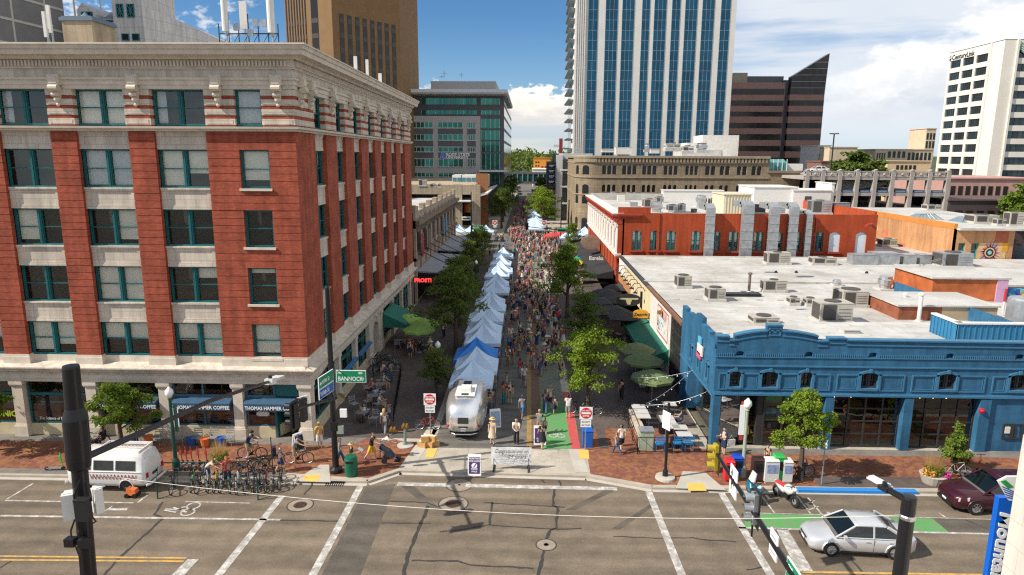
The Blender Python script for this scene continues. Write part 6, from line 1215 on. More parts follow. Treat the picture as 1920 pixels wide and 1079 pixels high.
for i,Y in enumerate((79,90,101,112)):tree('mall_tree',('slim dark tree by the grey metal canopies, first of four beyond the left tents','dark tree by the grey metal canopies, second of four','dark tree by the far canopy, third of four','dark tree nearest the cross street on the left of the mall')[i],(-7.6,Y,SW),('mall2','mall1','mall3','mall2')[i],i*1.3,.82,LEAFD,GT)
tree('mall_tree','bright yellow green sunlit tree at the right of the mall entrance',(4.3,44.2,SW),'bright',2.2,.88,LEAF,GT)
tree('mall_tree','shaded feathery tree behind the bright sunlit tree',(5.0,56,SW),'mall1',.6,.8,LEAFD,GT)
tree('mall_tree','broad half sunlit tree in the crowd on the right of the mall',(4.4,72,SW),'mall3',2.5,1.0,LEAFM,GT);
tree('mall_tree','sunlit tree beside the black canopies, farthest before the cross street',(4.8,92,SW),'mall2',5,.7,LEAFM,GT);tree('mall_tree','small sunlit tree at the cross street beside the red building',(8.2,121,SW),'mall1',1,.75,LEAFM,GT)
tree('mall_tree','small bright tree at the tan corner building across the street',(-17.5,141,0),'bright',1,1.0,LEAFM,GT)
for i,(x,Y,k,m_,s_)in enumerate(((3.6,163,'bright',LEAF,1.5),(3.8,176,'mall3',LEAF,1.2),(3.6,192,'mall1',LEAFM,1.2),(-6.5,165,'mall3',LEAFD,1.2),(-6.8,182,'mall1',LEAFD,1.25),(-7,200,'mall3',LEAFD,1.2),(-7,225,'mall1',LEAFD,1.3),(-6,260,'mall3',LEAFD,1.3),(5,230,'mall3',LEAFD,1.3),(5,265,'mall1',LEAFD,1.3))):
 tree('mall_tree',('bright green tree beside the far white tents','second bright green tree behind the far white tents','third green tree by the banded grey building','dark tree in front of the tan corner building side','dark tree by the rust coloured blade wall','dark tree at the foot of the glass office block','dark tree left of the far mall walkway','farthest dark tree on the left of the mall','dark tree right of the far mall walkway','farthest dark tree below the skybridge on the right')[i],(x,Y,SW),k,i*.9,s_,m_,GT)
g=G(229,846,SW);tree('street_tree','leafy green street tree in front of the coffee shop windows',(g.x,g.y,SW),'street',.5,1.,LEAFM);g=G(-22,846,SW);tree('street_tree','green street tree cut by the left edge of the picture',(g.x,g.y,SW),'street',2.5,1.,LEAFM)
g=G(1500,899,SW);tree('street_tree','round yellow green street tree in front of the glazed doors',(g.x,g.y,SW),'round',1.,1.,LEAF)
g=G(1787,884,SW);tree('small_conifer','small pointed conifer with orange flowers by the blue building',(g.x,g.y,SW),'cone',0,.95,LEAFM)
for i,(px,s_)in enumerate(((1575,1.0),(1597,1.15),(1620,1.25),(1645,1.1),(1668,1.05),(1690,.95))):
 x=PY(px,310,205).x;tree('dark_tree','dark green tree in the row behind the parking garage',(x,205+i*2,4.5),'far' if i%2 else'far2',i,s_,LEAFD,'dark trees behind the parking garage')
x=PY(1905,360,135).x;tree('green_tree','round green tree at the right edge beside the pink building',(x,135,3),'far',0,.8,LEAFM);tree('green_tree','partly hidden green tree by the pink building, cut by the right edge',(x+5,138,3),'far2',2,.8,LEAFM)
r=random.Random(12);mb=MB()
for k in range(240):
 Y=r.uniform(560,800);x=r.uniform(-90,190);zc_=2+(Y-560)*.052+r.uniform(0,3);R_=r.uniform(4,9)
 for q in range(46):
  u=Vector((r.gauss(0,1),r.gauss(0,1),r.gauss(0,.8))).normalized()*R_*r.random()**.4;p=Vector((x,Y,zc_+5))+u;a=Vector((r.gauss(0,1),r.gauss(0,1),r.gauss(0,1))).normalized()*r.uniform(1,2.2);b=a.cross(Vector((r.gauss(0,1),r.gauss(0,1),r.gauss(0,1)))).normalized()*r.uniform(.8,1.6);mb.face([p-a,p-b,p+a,p+b])
o=mb.build('treeline',[LEAFD]);tag(o,'far green wooded rise at the end of the street','trees',kind='stuff')
mb=MB();n=24
for i in range(n):
 for j in range(6):
  P=lambda i,j:(-900+1800*i/n,520+j*180,-4+j*4.5+3*sin(i*1.7+j))
  mb.face([P(i,j),P(i+1,j),P(i+1,j+1),P(i,j+1)])
struct(mb.build('hills',[mat('wooded_hill',(.05,.075,.03),.95,.5,.02,fine=.3)]))
# market tents
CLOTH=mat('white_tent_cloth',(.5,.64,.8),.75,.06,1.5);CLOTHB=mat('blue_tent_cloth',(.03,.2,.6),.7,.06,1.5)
def tent_proto(w=3.0,m=None):
 c=MB();h=w/2;e,a=2.25,3.6;K=6
 for s in range(4):
  R_=Matrix.Rotation(s*pi/2,4,'Z')
  for i in range(K):
   t0,t1=i/K,(i+1)/K;q=lambda t:(h*(1-t),e+(a-e)*(.45*t+.55*t*t))
   (x0,z0),(x1,z1)=q(t0),q(t1);sg=.1*sin(pi*t0),.1*sin(pi*t1)
   c.face([R_@Vector(p)for p in((x0,-x0,z0),(x0-sg[0],0,z0-sg[0]),(x1-sg[1],0,z1-sg[1]),(x1,-x1,z1))]);c.face([R_@Vector(p)for p in((x0-sg[0],0,z0-sg[0]),(x0,x0,z0),(x1,x1,z1),(x1-sg[1],0,z1-sg[1]))])
  c.face([R_@Vector(p)for p in((h,-h,e-.28),(h,h,e-.28),(h,h,e),(h,-h,e))])
 leg=MB();leg.box(-.02,.02,-.02,.02,0,2.25)
 return c.mesh('canopy',[m or CLOTH]),leg.mesh('leg',[GREYM])
TM,LM=tent_proto();TMB=TM.copy();TMB.materials.clear();TMB.materials.append(CLOTHB)
def tent(x,y,label,me=None,w=1.,rz=0.,z=SW):
 t=thing('market_tent',label,'tent',(x,y,z),rz,'pop up market tents');t.scale=(w,w,1+.04*sin(x*9+y));link('canopy',me or TM,t)
 for sx in(-1,1):
  for sy in(-1,1):link('leg',LM,t,(sx*1.46,sy*1.46,0))
 return t
TY=[44.7,47.5,50.3,54.6,57.6,61.4,66.0,69.4,76.6,79.7,85.6,89.2,96,103.5]
nth=('first','second','third','fourth','fifth','sixth','seventh','eighth','ninth','tenth','eleventh','twelfth','thirteenth','fourteenth','fifteenth','sixteenth','seventeenth','eighteenth')
def tx(Y):return-3.78
for i,Y in enumerate(TY):tent(tx(Y)+.14*sin(i*2.4),Y,'bright blue canopy tent, the only blue one in the row' if i==2 else'white peaked tent, '+nth[i]+' in the long row counted from the silver trailer',TMB if i==2 else TM,.99+.05*((i*7)%3),.05*sin(i*3.1),SW+.12*sin(i*5.3))
for i,(px,py,w_)in enumerate(((995,452,1.15),(1000,444,1.1),(1001,432,1.1),(1000,424,1.1),(995,416,1.1),(995,410,1.2))):
 g=G(px,py,SW);tent(1.7,(144,151,158,166,178,190)[i],'white tent in the far row beyond the cross street, '+('nearest','second','third','fourth','fifth','farthest')[i]+' of six',None,1.2)
for i,(px,Y)in enumerate(((862,139),(884,138),(911,140),(1066,130),(1082,133),(1096,136))):tent(PY(px,450,Y).x,Y,('white tent at the far left crossing, left of two peaks','white tent at the far left crossing with a yellow stall','white tent beside the far no entry sign','white tent behind the canopies at the right crossing','second white tent at the right crossing','white tent against the red building corner')[i],None,1.15,z=.01)
tent(-14.6,141,'white tent tucked behind the grey canopy edge',None,1.1,z=.01)
TBLC=mat('dark_table_cloth',(.08,.07,.1),.8,.2,2);rnd=random.Random(21)
GOODS=[mat('goods_%s'%n_,c,.6,.1)for n_,c in(('red',(.5,.05,.05)),('cream',(.6,.55,.42)),('blue',(.06,.16,.4)),('green',(.1,.3,.08)),('amber',(.6,.3,.05)))]
for i,Y in enumerate(TY[:14]):
 t=thing('market_table','market table with goods under the '+nth[i]+' tent of the long row','table',(tx(Y)+1.25,Y,SW),0,'market tables');mb=MB();mb.box(-.35,.35,-1.1,1.1,.68,.73);mb.box(-.34,.34,-1.09,1.09,.05,.68);mb.build('tabletop',[TBLC],t,world=False);mb=MB()
 for k in range(16):x,y,h_=rnd.uniform(-.28,.2),rnd.uniform(-1.,.9),rnd.uniform(.05,.3);mb.box(x,x+.12,y,y+rnd.uniform(.08,.25),.73,.73+h_,k%5)
 mb.build('goods',GOODS,t,world=False)
 # umbrellas, tables, chairs
def umbrella(x,y,label,m,r=1.6,h=2.6,rz=0,sq=8,group=None):
 t=thing('patio_umbrella',label,'umbrella',(x,y,SW),rz,group);mb=MB();n=sq
 for i in range(n):
  a,b=2*pi*i/n,2*pi*(i+1)/n;P=lambda w_,q,z:(q*cos(w_),q*sin(w_),z)
  mid=(a+b)/2;mb.face([P(a,r,h-.55),P(mid,r*.94,h-.52),P(b,r,h-.55),P(b,r*.5,h-.16),P(a,r*.5,h-.16)]);mb.face([P(a,r*.5,h-.16),P(b,r*.5,h-.16),(0,0,h)])
  mb.face([P(a,r,h-.7),P(b,r,h-.7),P(b,r,h-.55),P(a,r,h-.55)])
 mb.build('canopy',[m],t,world=False);mb=MB();mb.cyl((0,0,0),(0,0,h+.08),.03);mb.lathe([(.28,0),(.28,.08),(.05,.14)],(0,0,0),12);mb.build('pole',[GREYM],t,world=False);mb=MB()
 for i in range(n):a=2*pi*i/n;mb.cyl((0,0,h-.06),(r*cos(a),r*sin(a),h-.58),.012,n=4)
 mb.build('ribs',[DKMETAL],t,world=False);return t
OLIVE=mat('olive_canvas',(.13,.17,.07),.85,.1,2);LIME=mat('lime_canvas',(.25,.42,.09),.8,.08,2);DKC=mat('charcoal_canvas',(.045,.045,.05),.85,.12,2)
for(px,py,l)in((1194,648,'olive green umbrella by the awning, farthest of three'),(1207,668,'olive green umbrella by the awning, middle of three'),(1224,699,'olive green umbrella by the awning, nearest of three')):p=G(px,py,2.55);umbrella(p.x,p.y,l,OLIVE,1.55,2.6)
for(px,py,l)in((766,592,'lime green umbrella nearest the green awning of the brick building'),(797,600,'lime green umbrella at the right of the group of three'),(785,611,'lime green umbrella nearest the camera of the group of three')):p=G(px,py,2.6);umbrella(p.x,p.y,l,LIME,1.45,2.65)
for i,(px,py)in enumerate(((1122,560),(1149,558),(1118,578),(1148,577),(1173,588),(1135,545),(1160,536))):p=G(px,py,2.6);umbrella(p.x,p.y,'charcoal square umbrella on the right terrace, '+nth[i]+' of seven',DKC,1.9,2.7,pi/4,4)
for i,(Y,c)in enumerate(((98,'yellow'),(101.5,'green'))):umbrella(7.2,Y,'bright '+c+' umbrella in front of the black canopies',mat('%s_canvas'%c,(.6,.5,.02)if c=='yellow' else(.02,.3,.16),.8,.05),1.4,2.5)
for i,(px,py)in enumerate(((1055,437),(1035,440))):p=G(px,py,2.5);umbrella(p.x,p.y,'red umbrella at the far crossing, '+('right','left')[i]+' of two',GOODS[0],1.7,2.7)
aw_=MB();FSx=FS;o=awning(FSx,20.6,25.3,3.3,2.3,.1,2.2,mat('bottle_green_cloth',(.01,.14,.1),.7,.1,3),.3,parent=lb)
tbl=thing('cafe_table','grey metal patio table with bench seats behind the railing','table',(0,0,0),0,'grey patio tables');mb=MB();mb.box(-.45,.45,-.38,.38,.73,.77);mb.build('tabletop',[mat('pale_grey_slats',(.5,.49,.47),.5,.1)],tbl,world=False)
for sx in(-.38,.38):mb=MB();mb.box(sx-.02,sx+.02,-.32,.32,0,.05);mb.box(sx-.02,sx+.02,-.02,.02,.05,.73);mb.build('leg',[GREYM],tbl,world=False)
for i,(px,py)in enumerate(((1250,784),(1254,792),(1260,800),(1197,763),(1202,772),(1206,781),(1255,758),(1275,802),(1283,815))):
 p=G(px,py,.85);o=tbl if i==0 else dup(tbl,(0,0,0));o.location=(p.x,p.y,SW);o.rotation_euler=(0,0,.0);o['label']='grey patio table by the blue pillar, '+nth[i]+' counted from the middle'
chair=thing('cafe_chair','silver metal patio chair','chair',(0,0,0),0,'silver patio chairs');chair.scale=(1.2,1.2,1.15);mb=MB();mb.box(-.2,.2,-.2,.2,.43,.46);mb.build('seat',[GREYM],chair,world=False);mb=MB();mb.tube([(-.2,.2,.45),(-.2,.26,.88),(.2,.26,.88),(.2,.2,.45)],.014,5)
for z_ in(.58,.7,.8):mb.box(-.19,.19,.23,.25,z_,z_+.05)
mb.build('backrest',[GREYM],chair,world=False)
for sx in(-.19,.19):
 for sy in(-.19,.19):mb=MB();mb.cyl((sx,sy,0),(sx,sy,.44),.013,n=5);mb.build('leg',[GREYM],chair,world=False)
spots=[(340,835),(370,835),(400,835),(430,835),(268,833),(296,833),(690,765),(708,770),(716,748),(686,782),(675,788),(702,797),(690,740),(745,655),(770,656),(790,657),(755,645),(803,650),(712,725),(665,770)]
labs=['silver patio chair in front of the bookshelf window, '+nth[k]+' from the left' for k in range(4)]+['silver patio chair behind the van beside a bucket, left one','silver patio chair behind the van beside a bucket, right one']+['silver patio chair in the shaded railing area of the mall, '+nth[k]+' of fourteen' for k in range(14)]
for i,(px,py)in enumerate(spots):
 p=G(px,py,SW);o=chair if i==0 else dup(chair,(0,0,0));o.location=p;o.rotation_euler=(0,0,(0 if i<6 else i*1.7));o['label']=labs[i]
tb2=thing('cafe_table','dark round cafe table in the shade','table',(0,0,0),0,'dark cafe tables');mb=MB();mb.lathe([(.42,.72),(.42,.75),(.01,.755)],(0,0,0),14);mb.build('tabletop',[mat('worn_table',(.2,.17,.14),.4,.2)],tb2,world=False);mb=MB();mb.cyl((0,0,0),(0,0,.72),.03);mb.lathe([(.25,0),(.05,.06)],(0,0,0),10);mb.build('leg',[DKMETAL],tb2,world=False)
for i,(px,py)in enumerate(((700,760),(712,738),(680,792),(752,652),(778,653),(797,646),(1160,640),(1175,610),(1240,720),(1215,735))):p=G(px,py,SW);o=tb2 if i==0 else dup(tb2,(0,0,0));o.location=p;o['label']='dark round table on the shaded terraces, '+nth[i]+' of ten'
CHB=[mat('blue_plastic',(.02,.09,.34),.5,.08),mat('orange_plastic',(.6,.15,.04),.5,.08)]
bk=MB();bk.lathe([(.17,0),(.2,.38),(.215,.38),(.215,.42),(.19,.42),(.17,.38),(.03,.36)],(0,0,0),14);bkm=bk.mesh('bucket',[CHB[0]]);bkm2=bkm.copy();bkm2.materials.clear();bkm2.materials.append(CHB[1])
for i,(px,py,c)in enumerate(((252,832,0),(279,833,1),(360,836,0),(385,838,1),(416,836,0))):o=link('bucket',bkm2 if c else bkm,None,G(px,py,SW));o.scale=(1.3,1.3,1.3);tag(o,('blue bucket between chairs above the van roof','orange bucket between chairs above the van roof','blue bucket under the bookshelf window','orange bucket under the bookshelf window','blue bucket right of the orange one under the bookshelf window')[i],'bucket','plastic buckets')
BLC=mat('sky_blue_metal',(.02,.22,.5),.4,.08)
for i,(px,py)in enumerate(((1236,848),(1269,847),(1290,847))):
 t=dup(chair,G(px,py,SW),pi,('blue metal chair with tall back beside the green cabinet','left of two blue metal chairs facing each other by the lamp post','right of two blue metal chairs near the blue pillar')[i],1.25,'blue metal chairs');t['group']='blue metal chairs'
 for ch in t.children:ch.data=ch.data.copy();ch.data.materials.clear();ch.data.materials.append(BLC)
def railing(pts,h,label,m=None,infill=.5):
 t=thing('railing',label,'railing',pts[0]);mb=MB();mb.tube([Vector(p)+Vector((0,0,h))for p in pts],.025,5);mb.tube([Vector(p)+Vector((0,0,.15))for p in pts],.02,5);mb.build('rail',[m or BLACKP],t)
 for a,b in zip(pts[:-1],pts[1:]):
  a,b=Vector(a),Vector(b);n=max(1,int((b-a).length/1.5));mb=MB()
  for k in range(n+1):p=a.lerp(b,k/n);mb=MB();mb.cyl(p,p+Vector((0,0,h+.03)),.03,n=5);mb.build('post',[m or BLACKP],t)
  mb=MB();k=int((b-a).length/infill)
  for q in range(k):p=a.lerp(b,(q+.5)/k);mb.cyl(p+Vector((0,0,.15)),p+Vector((0,0,h)),.01,n=4)
  mb.build('bars',[m or BLACKP],t)
railing([G(738,790,SW),G(752,708,SW),G(700,708,SW)],1.05,'black railing round the shaded cafe seats at the left',infill=.13);railing([G(1195,852,SW),G(1325,850,SW)],1.05,'black railing in front of the patio tables, left of the blue pillar',infill=.9);railing([G(1195,852,SW),G(1170,782,SW)],1.05,'black railing along the mall side of the patio tables',infill=.9)
pl=thing('planter_bench','pale timber bench planter beside the patio tables','planter',G(1185,800,SW));mb=MB();a,b=G(1178,780,SW),G(1203,840,SW);mb.hexa([a,a+Vector((.5,0,0)),b+Vector((.5,0,0)),b,a+Vector((0,0,.5)),a+Vector((.5,0,.5)),b+Vector((.5,0,.5)),b+Vector((0,0,.5))]);mb.build('seat',[mat('pale_timber',(.5,.42,.33),.7,.15,3)],pl)
gc=thing('green_cabinet','pale green weathered cabinet with a grey lid behind the railing','cabinet',G(1212,845,SW));p=G(1212,845,SW);mb=MB();mb.box(p.x-.4,p.x+.4,p.y,p.y+.7,.12,1.3);mb.build('body',[mat('pale_green_panel',(.36,.42,.32),.7,.3,2)],gc);mb=MB();mb.box(p.x-.44,p.x+.44,p.y-.04,p.y+.74,1.3,1.36);mb.build('lid',[GREYM],gc)
for i,(px,py)in enumerate(((1245,812),(1268,838))):p=G(px,py,SW);mb=MB();mb.lathe([(.35,0),(.4,.55),(.36,.55),(.02,.45)],p,12);tag(mb.build('black_planter',[BLACKP]),('black square tub between the patio tables','round black tub by the lamp post')[i],'planter')
# bins, boxes, signs
bn=thing('trash_can','dark green steel trash can beside the tall black pole','trash can',G(659,893,SW));mb=MB();mb.lathe([(.33,0),(.36,.1),(.36,.95),(.33,1.0),(.3,1.12),(.05,1.16)],G(659,891,SW),18);mb.build('body',[mat('bin_green',(.008,.11,.06),.35,.1)],bn);mb=MB();p=G(659,891,SW);mb.box(p.x-.2,p.x+.2,p.y-.36,p.y-.3,.95,1.08);mb.build('opening',[BLACKP],bn)
bn=thing('recycling_bin','blue plastic recycling bin at the right of the green lane','bin',G(1101,837,SW));p=G(1101,836,SW);BB=mat('bin_blue',(.01,.1,.45),.4,.08);mb=MB();mb.hexa([p+Vector(q)for q in((-.28,-.28,.02),(.28,-.28,.02),(.28,.28,.02),(-.28,.28,.02),(-.32,-.3,1.05),(.32,-.3,1.05),(.32,.32,1.05),(-.32,.32,1.05))]);mb.build('body',[BB],bn);mb=MB();mb.hexa([p+Vector(q)for q in((-.33,-.33,1.05),(.33,-.33,1.05),(.33,.33,1.05),(-.33,.33,1.05),(-.28,-.25,1.15),(.28,-.25,1.15),(.28,.3,1.15),(-.28,.3,1.15))]);mb.build('lid',[BB],bn)
tag((lambda m_:(m_.lathe([(.3,0),(.3,1.0),(.2,1.15),(.02,1.18)],G(1103,829,SW),12),m_.build('green_bin',[mat('bin_green_dark',(.01,.12,.07),.4,.1)]))[1])(MB()),'green bin just behind the blue recycling bin','bin')
def signpost(px,py,label,ph=2.75,s=.76):
 p=G(px,py,SW);t=thing('no_entry_sign',label,'sign',p,0,'do not enter signs');F=Frame(p.x,p.y,0,SW);mb=MB();mb.cyl((p.x,p.y+.04,SW),(p.x,p.y+.04,SW+ph),.03,n=6);mb.build('post',[GREYM],t);z0=ph-.82
 mb=MB();mb.fbox(F,-s/2,s/2,ph-s,ph,-.01,.01);b_=mb.build('sign_plate',[LETW],t);mb=MB();c=ph-s/2;mb.extrude(F,[(.34*s/.76*cos(2*pi*k/28),c+.34*s/.76*sin(2*pi*k/28))for k in range(28)],.01,.016);mb.build('red_disc',[mat('sign_red',(.6,.012,.02),.4,0)if'sign_red' not in bpy.data.materials else bpy.data.materials['sign_red']],b_);mb=MB();mb.fbox(F,-.27,.27,c-.06,c+.06,.016,.022);mb.build('white_bar',[LETW],b_)
 ftext('lettering','DO NOT',.13,LETW,b_,F,0,c+.12,.02,align='CENTER',extrude=.003,bold=.004);ftext('lettering','ENTER',.13,LETW,b_,F,0,c-.22,.02,align='CENTER',extrude=.003,bold=.004)
 mb=MB();mb.fbox(F,-.31,.31,ph-s-.5,ph-s-.02,-.01,.01);b2=mb.build('lower_plate',[LETW],t);ftext('lettering','EXCEPT',.14,LETK,b2,F,0,ph-s-.22,.012,align='CENTER',extrude=.003);ftext('lettering','BICYCLES',.14,LETK,b2,F,0,ph-s-.42,.012,align='CENTER',extrude=.003,sx=.85)
signpost(807,816,'red and white DO NOT ENTER sign left of the silver trailer');signpost(1097,845,'red and white DO NOT ENTER sign beside the blue bin');signpost(928,451,'small far DO NOT ENTER sign at the left of the crossing',4.2,1.);signpost(1020,451,'small far DO NOT ENTER sign at the right of the crossing',4.2,1.)
def aframe(px,py,w_,h_,label,face,lines,lm,rz=0.,ts=.16):
 p=G(px,py,SW);t=thing('sandwich_board',label,'sandwich board',p,rz);F=Frame(0,0,0);mb=MB();mb.hexa([(-w_/2,-.28,.02),(w_/2,-.28,.02),(w_/2,-.24,.02),(-w_/2,-.24,.02),(-w_/2,-.06,h_),(w_/2,-.06,h_),(w_/2,-.02,h_),(-w_/2,-.02,h_)]);mb.hexa([(-w_/2,.24,.02),(w_/2,.24,.02),(w_/2,.28,.02),(-w_/2,.28,.02),(-w_/2,.02,h_),(w_/2,.02,h_),(w_/2,.06,h_),(-w_/2,.06,h_)]);mb.build('frame',[LETW],t,world=False)
 a=atan2(.22,h_);T=lambda u,z,d:Vector((u,-.28+.22*z/h_-d*cos(a),z+d*sin(a)));mb=MB();mb.fbox(T,-w_*.42,w_*.42,h_*.12,h_*.9,0,.012);mb.build('poster',[face],t,world=False)
 for k,(s_,zz)in enumerate(lines):q=T(0,zz,.016);text('lettering',s_,ts,lm,t,p+q,(pi/2-a,0,0),.003,'CENTER',.9,.003)
 return t
PURP=mat('purple_poster',(.07,.03,.14),.6,.05)
t=aframe(890,889,.72,1.15,'purple sandwich board asking people to walk, in front of the trailer',PURP,(('PEDESTRIAN',.92),('ZONE AHEAD',.78),('PLEASE',.36),('WALK',.22)),LETW,ts=.125)
mb=MB();mb.extrude(lambda u,z,d:Vector((u,-.28+.22*z/1.15-d,z)),[(.16*cos(2*pi*k/20),.58+.14*sin(2*pi*k/20))for k in range(20)],.01,.024,0);mb.extrude(lambda u,z,d:Vector((u,-.28+.22*z/1.15-d,z)),[(-.02,.46),(.1,.66),(.06,.69),(-.06,.5)],.024,.03,1);mb.build('symbol',[LETW,PURP],t,world=False)
aframe(1012,832,.75,1.15,'white and purple sandwich board behind a person on the green lane',PURP,(('PLEASE',.36),('WALK',.22)),LETW,ts=.14);aframe(560,845,.6,1.1,'white framed chalkboard at the coffee shop corner',BLACKP,(),LETW,.9)
aframe(928,800,.7,1.2,'white notice board with blue papers beside the trailer',mat('blue_papers',(.35,.45,.6),.7,.4,9),(),LETW,.3);
bn=thing('banner','white congratulations banner on a frame across the mall entrance','banner',G(955,893,SW));a=G(921,880,SW);b=G(996,880,SW);F=Frame(a.x,a.y,0,SW);W_=b.x-a.x;mb=MB();n=8
for k in range(n):
 for q in range(3):P=lambda i,j:F(W_*i/n,.3+1.05*j/3,.015*sin(i*1.3)+.01*cos(j*2+i));mb.face([P(k,q),P(k+1,q),P(k+1,q+1),P(k,q+1)])
mb.build('cloth',[LETW],bn);ftext('lettering','Congratulations on',.34,LETK,bn,F,W_/2,1.02,.09,align='CENTER',extrude=.003,shear=.3,sx=.72);ftext('lettering','25 years',.3,LETK,bn,F,W_*.64,.7,.09,align='CENTER',extrude=.003,shear=.3)
mb=MB()
for k in range(3):mb.fbox(F,.25,W_*.45,.82-.1*k,.84-.1*k,.085,.09);mb.fbox(F,W_*.5,W_*.9,.55-.09*k,.57-.09*k,.085,.09)
mb.build('small_print',[mat('grey_print',(.35,.36,.4),.6,0)],bn)
mb=MB()
for u in(.15,W_-.15):mb.cyl(F(u,0,-.05),F(u,1.4,-.05),.03);mb.box(F(u,0,0).x-.05,F(u,0,0).x+.05,a.y-.4,a.y+.5,SW,SW+.05);mb.cyl(F(u,.05,.4),F(u,.7,-.04),.02)
mb.cyl(F(.15,1.36,-.05),F(W_-.15,1.36,-.05),.025);mb.build('frame',[BLACKP],bn)
CARD=mat('cardboard',(.5,.28,.1),.8,.12,2);rnd=random.Random(31)
for i,(px,py,z_,w_)in enumerate(((793,838,0,.5),(806,838,0,.45),(818,836,0,.4),(797,838,.36,.45),(811,837,.34,.42),(803,834,.3,.5))):p=G(px,py,SW);M_=Matrix.Rotation(rnd.uniform(-.4,.4),3,'Z');mb=MB();mb.obox((p.x,p.y,SW+z_+.17),(w_,w_*.75,.33),M_);mb.obox((p.x,p.y,SW+z_+.345),(w_*1.0,.12,.012),M_,1);tag(mb.build('cardboard_box',[CARD,BLIND]),('left cardboard box at the bottom of the heap by the sign post','middle cardboard box at the bottom of the heap','right cardboard box at the bottom of the heap','left cardboard box on top of the heap','right cardboard box on top of the heap','cardboard box at the back of the heap')[i],'box','cardboard boxes by the trailer')
vw=thing('viewing_scope','public viewing scope with two gold eyepieces on a pale round base','viewer',G(760,836,SW));p=G(760,836,SW);mb=MB();mb.lathe([(.5,0),(.5,.06),(.16,.1)],p,16);mb.build('base',[CONC],vw);mb=MB();mb.lathe([(.15,.1),(.09,.3),(.08,1.15)],p,10);mb.build('stem',[mat('sage_paint',(.16,.25,.22),.5,.1)],vw);mb=MB();GOLD=mat('brass',(.6,.36,.08),.3,.1,metal=.7)
for s_ in(0,-.75):mb.box(p.x+s_-.2,p.x+s_+.2,p.y-.1,p.y+.1,SW+1.15+s_*.3,SW+1.27+s_*.3);mb.cyl((p.x+s_-.1,p.y-.15,SW+1.3+s_*.3),(p.x+s_-.1,p.y+.2,SW+1.3+s_*.3),.07);mb.cyl((p.x+s_+.1,p.y-.15,SW+1.3+s_*.3),(p.x+s_+.1,p.y+.2,SW+1.3+s_*.3),.07)
mb.cyl((p.x,p.y,SW+.9),(p.x-.75,p.y,SW+.95),.03);mb.build('eyepieces',[GOLD],vw)
NB=[(1383,895,'blue newspaper box by the lamp post with the banner',(.01,.06,.4),.55,1.1),(1368,905,'red newspaper box partly behind the lane arrow sign',(.55,.02,.03),.5,1.15),(1427,905,'black and red double newspaper box',(.04,.02,.02),.9,1.25),(1446,908,'white newspaper box with a colour logo',(.62,.62,.6),.75,1.3),(1460,906,'bright green newspaper box',(.03,.38,.08),.55,1.45),(1476,908,'white newspaper box at the right end of the group',(.62,.62,.6),.5,1.25)]
for px,py,lab,c,w_,h_ in NB:
 p=G(px,py,SW);t=thing('newspaper_box',lab,'newspaper box',p,0,'newspaper boxes');m_=mat('box_'+str(px),c,.4,.08);mb=MB();mb.box(-w_/2,w_/2,0,.5,.12,h_);mb.hexa([(-w_/2,-.03,h_),(w_/2,-.03,h_),(w_/2,.5,h_),(-w_/2,.5,h_),(-w_/2+.05,.08,h_+.1),(w_/2-.05,.08,h_+.1),(w_/2-.05,.45,h_+.1),(-w_/2+.05,.45,h_+.1)]);mb.box(-w_/2+.06,w_/2-.06,.05,.45,0,.12);mb.build('case',[m_],t,world=False);mb=MB();mb.box(-w_*.38,w_*.38,-.02,0,h_*.5,h_*.85);mb.build('window',[BLACKP if c[0]<.6 else mat('logo_'+str(px),(.25,.3,.5),.6,.5,5)],t,world=False)
 # vehicles
def loft(mb,secs,m=0,caps=True):
 """secs: list of closed rings with equal point counts"""
 n=len(secs[0]);b=len(mb.v)
 for s in secs:mb.v+=[tuple(p)for p in s]
 for i in range(len(secs)-1):
  for j in range(n):k=(j+1)%n;mb.f.append((b+i*n+j,b+(i+1)*n+j,b+(i+1)*n+k,b+i*n+k));mb.m.append(m)
 if caps:mb.f.append(tuple(b+j for j in range(n)));mb.m.append(m);mb.f.append(tuple(b+(len(secs)-1)*n+n-1-j for j in range(n)));mb.m.append(m)
def carpaint(name,col,metal=.5):return mat(name,col,.28,.04,1,metal=metal,coat=.6)
CGLASS=glassmat('car_glass',(.45,.6,.58),.55,.02,.05);SEAT=mat('seat_fabric',(.12,.11,.1),.9,.1);CHROME=mat('chrome',(.75,.75,.75),.15,0,metal=.95);HLAMP=mat('lamp_lens',(.7,.72,.74),.1,.2,12,metal=.3);TLAMP=mat('tail_lamp',(.4,.01,.015),.2,0)
_wh={}
def wheel(parent,x,y,r,w_,side,spokes=8,rimm=None):
 k=(round(r,2),round(w_,2),spokes)
 if k not in _wh:
  t=MB();P=[(r*.62,-w_/2),(r*.93,-w_/2),(r,-w_*.35),(r,w_*.35),(r*.93,w_/2),(r*.62,w_/2)];t.lathe([(a,b)for a,b in P],(0,0,0),24,close=False);q=MB();q.lathe([(r*.66,w_*.42),(r*.6,w_*.5),(r*.56,w_*.3),(.02,w_*.3)],(0,0,0),24,close=False,m=0);q.lathe([(r*.55,w_*.28),(.02,w_*.26)],(0,0,0),24,1,close=False);q.lathe([(r*.16,w_*.3),(r*.14,w_*.5),(.01,w_*.52)],(0,0,0),10,close=False)
  for i in range(spokes):a=2*pi*i/spokes;q.obox((r*.36*cos(a),r*.36*sin(a),w_*.41),(r*.5,r*.1,w_*.12),Matrix.Rotation(a,3,'Z'))
  _wh[k]=(t.mesh('tyre',[RUBBER]),q.mesh('rim',[CHROME,BLACKP]))
 e=bpy.data.objects.new('wheel',_wh[k][0]);COL.objects.link(e);e.parent=parent;e.location=(x,y,r);e.rotation_euler=(pi/2 if side<0 else-pi/2,0,0);link('rim',_wh[k][1],e)
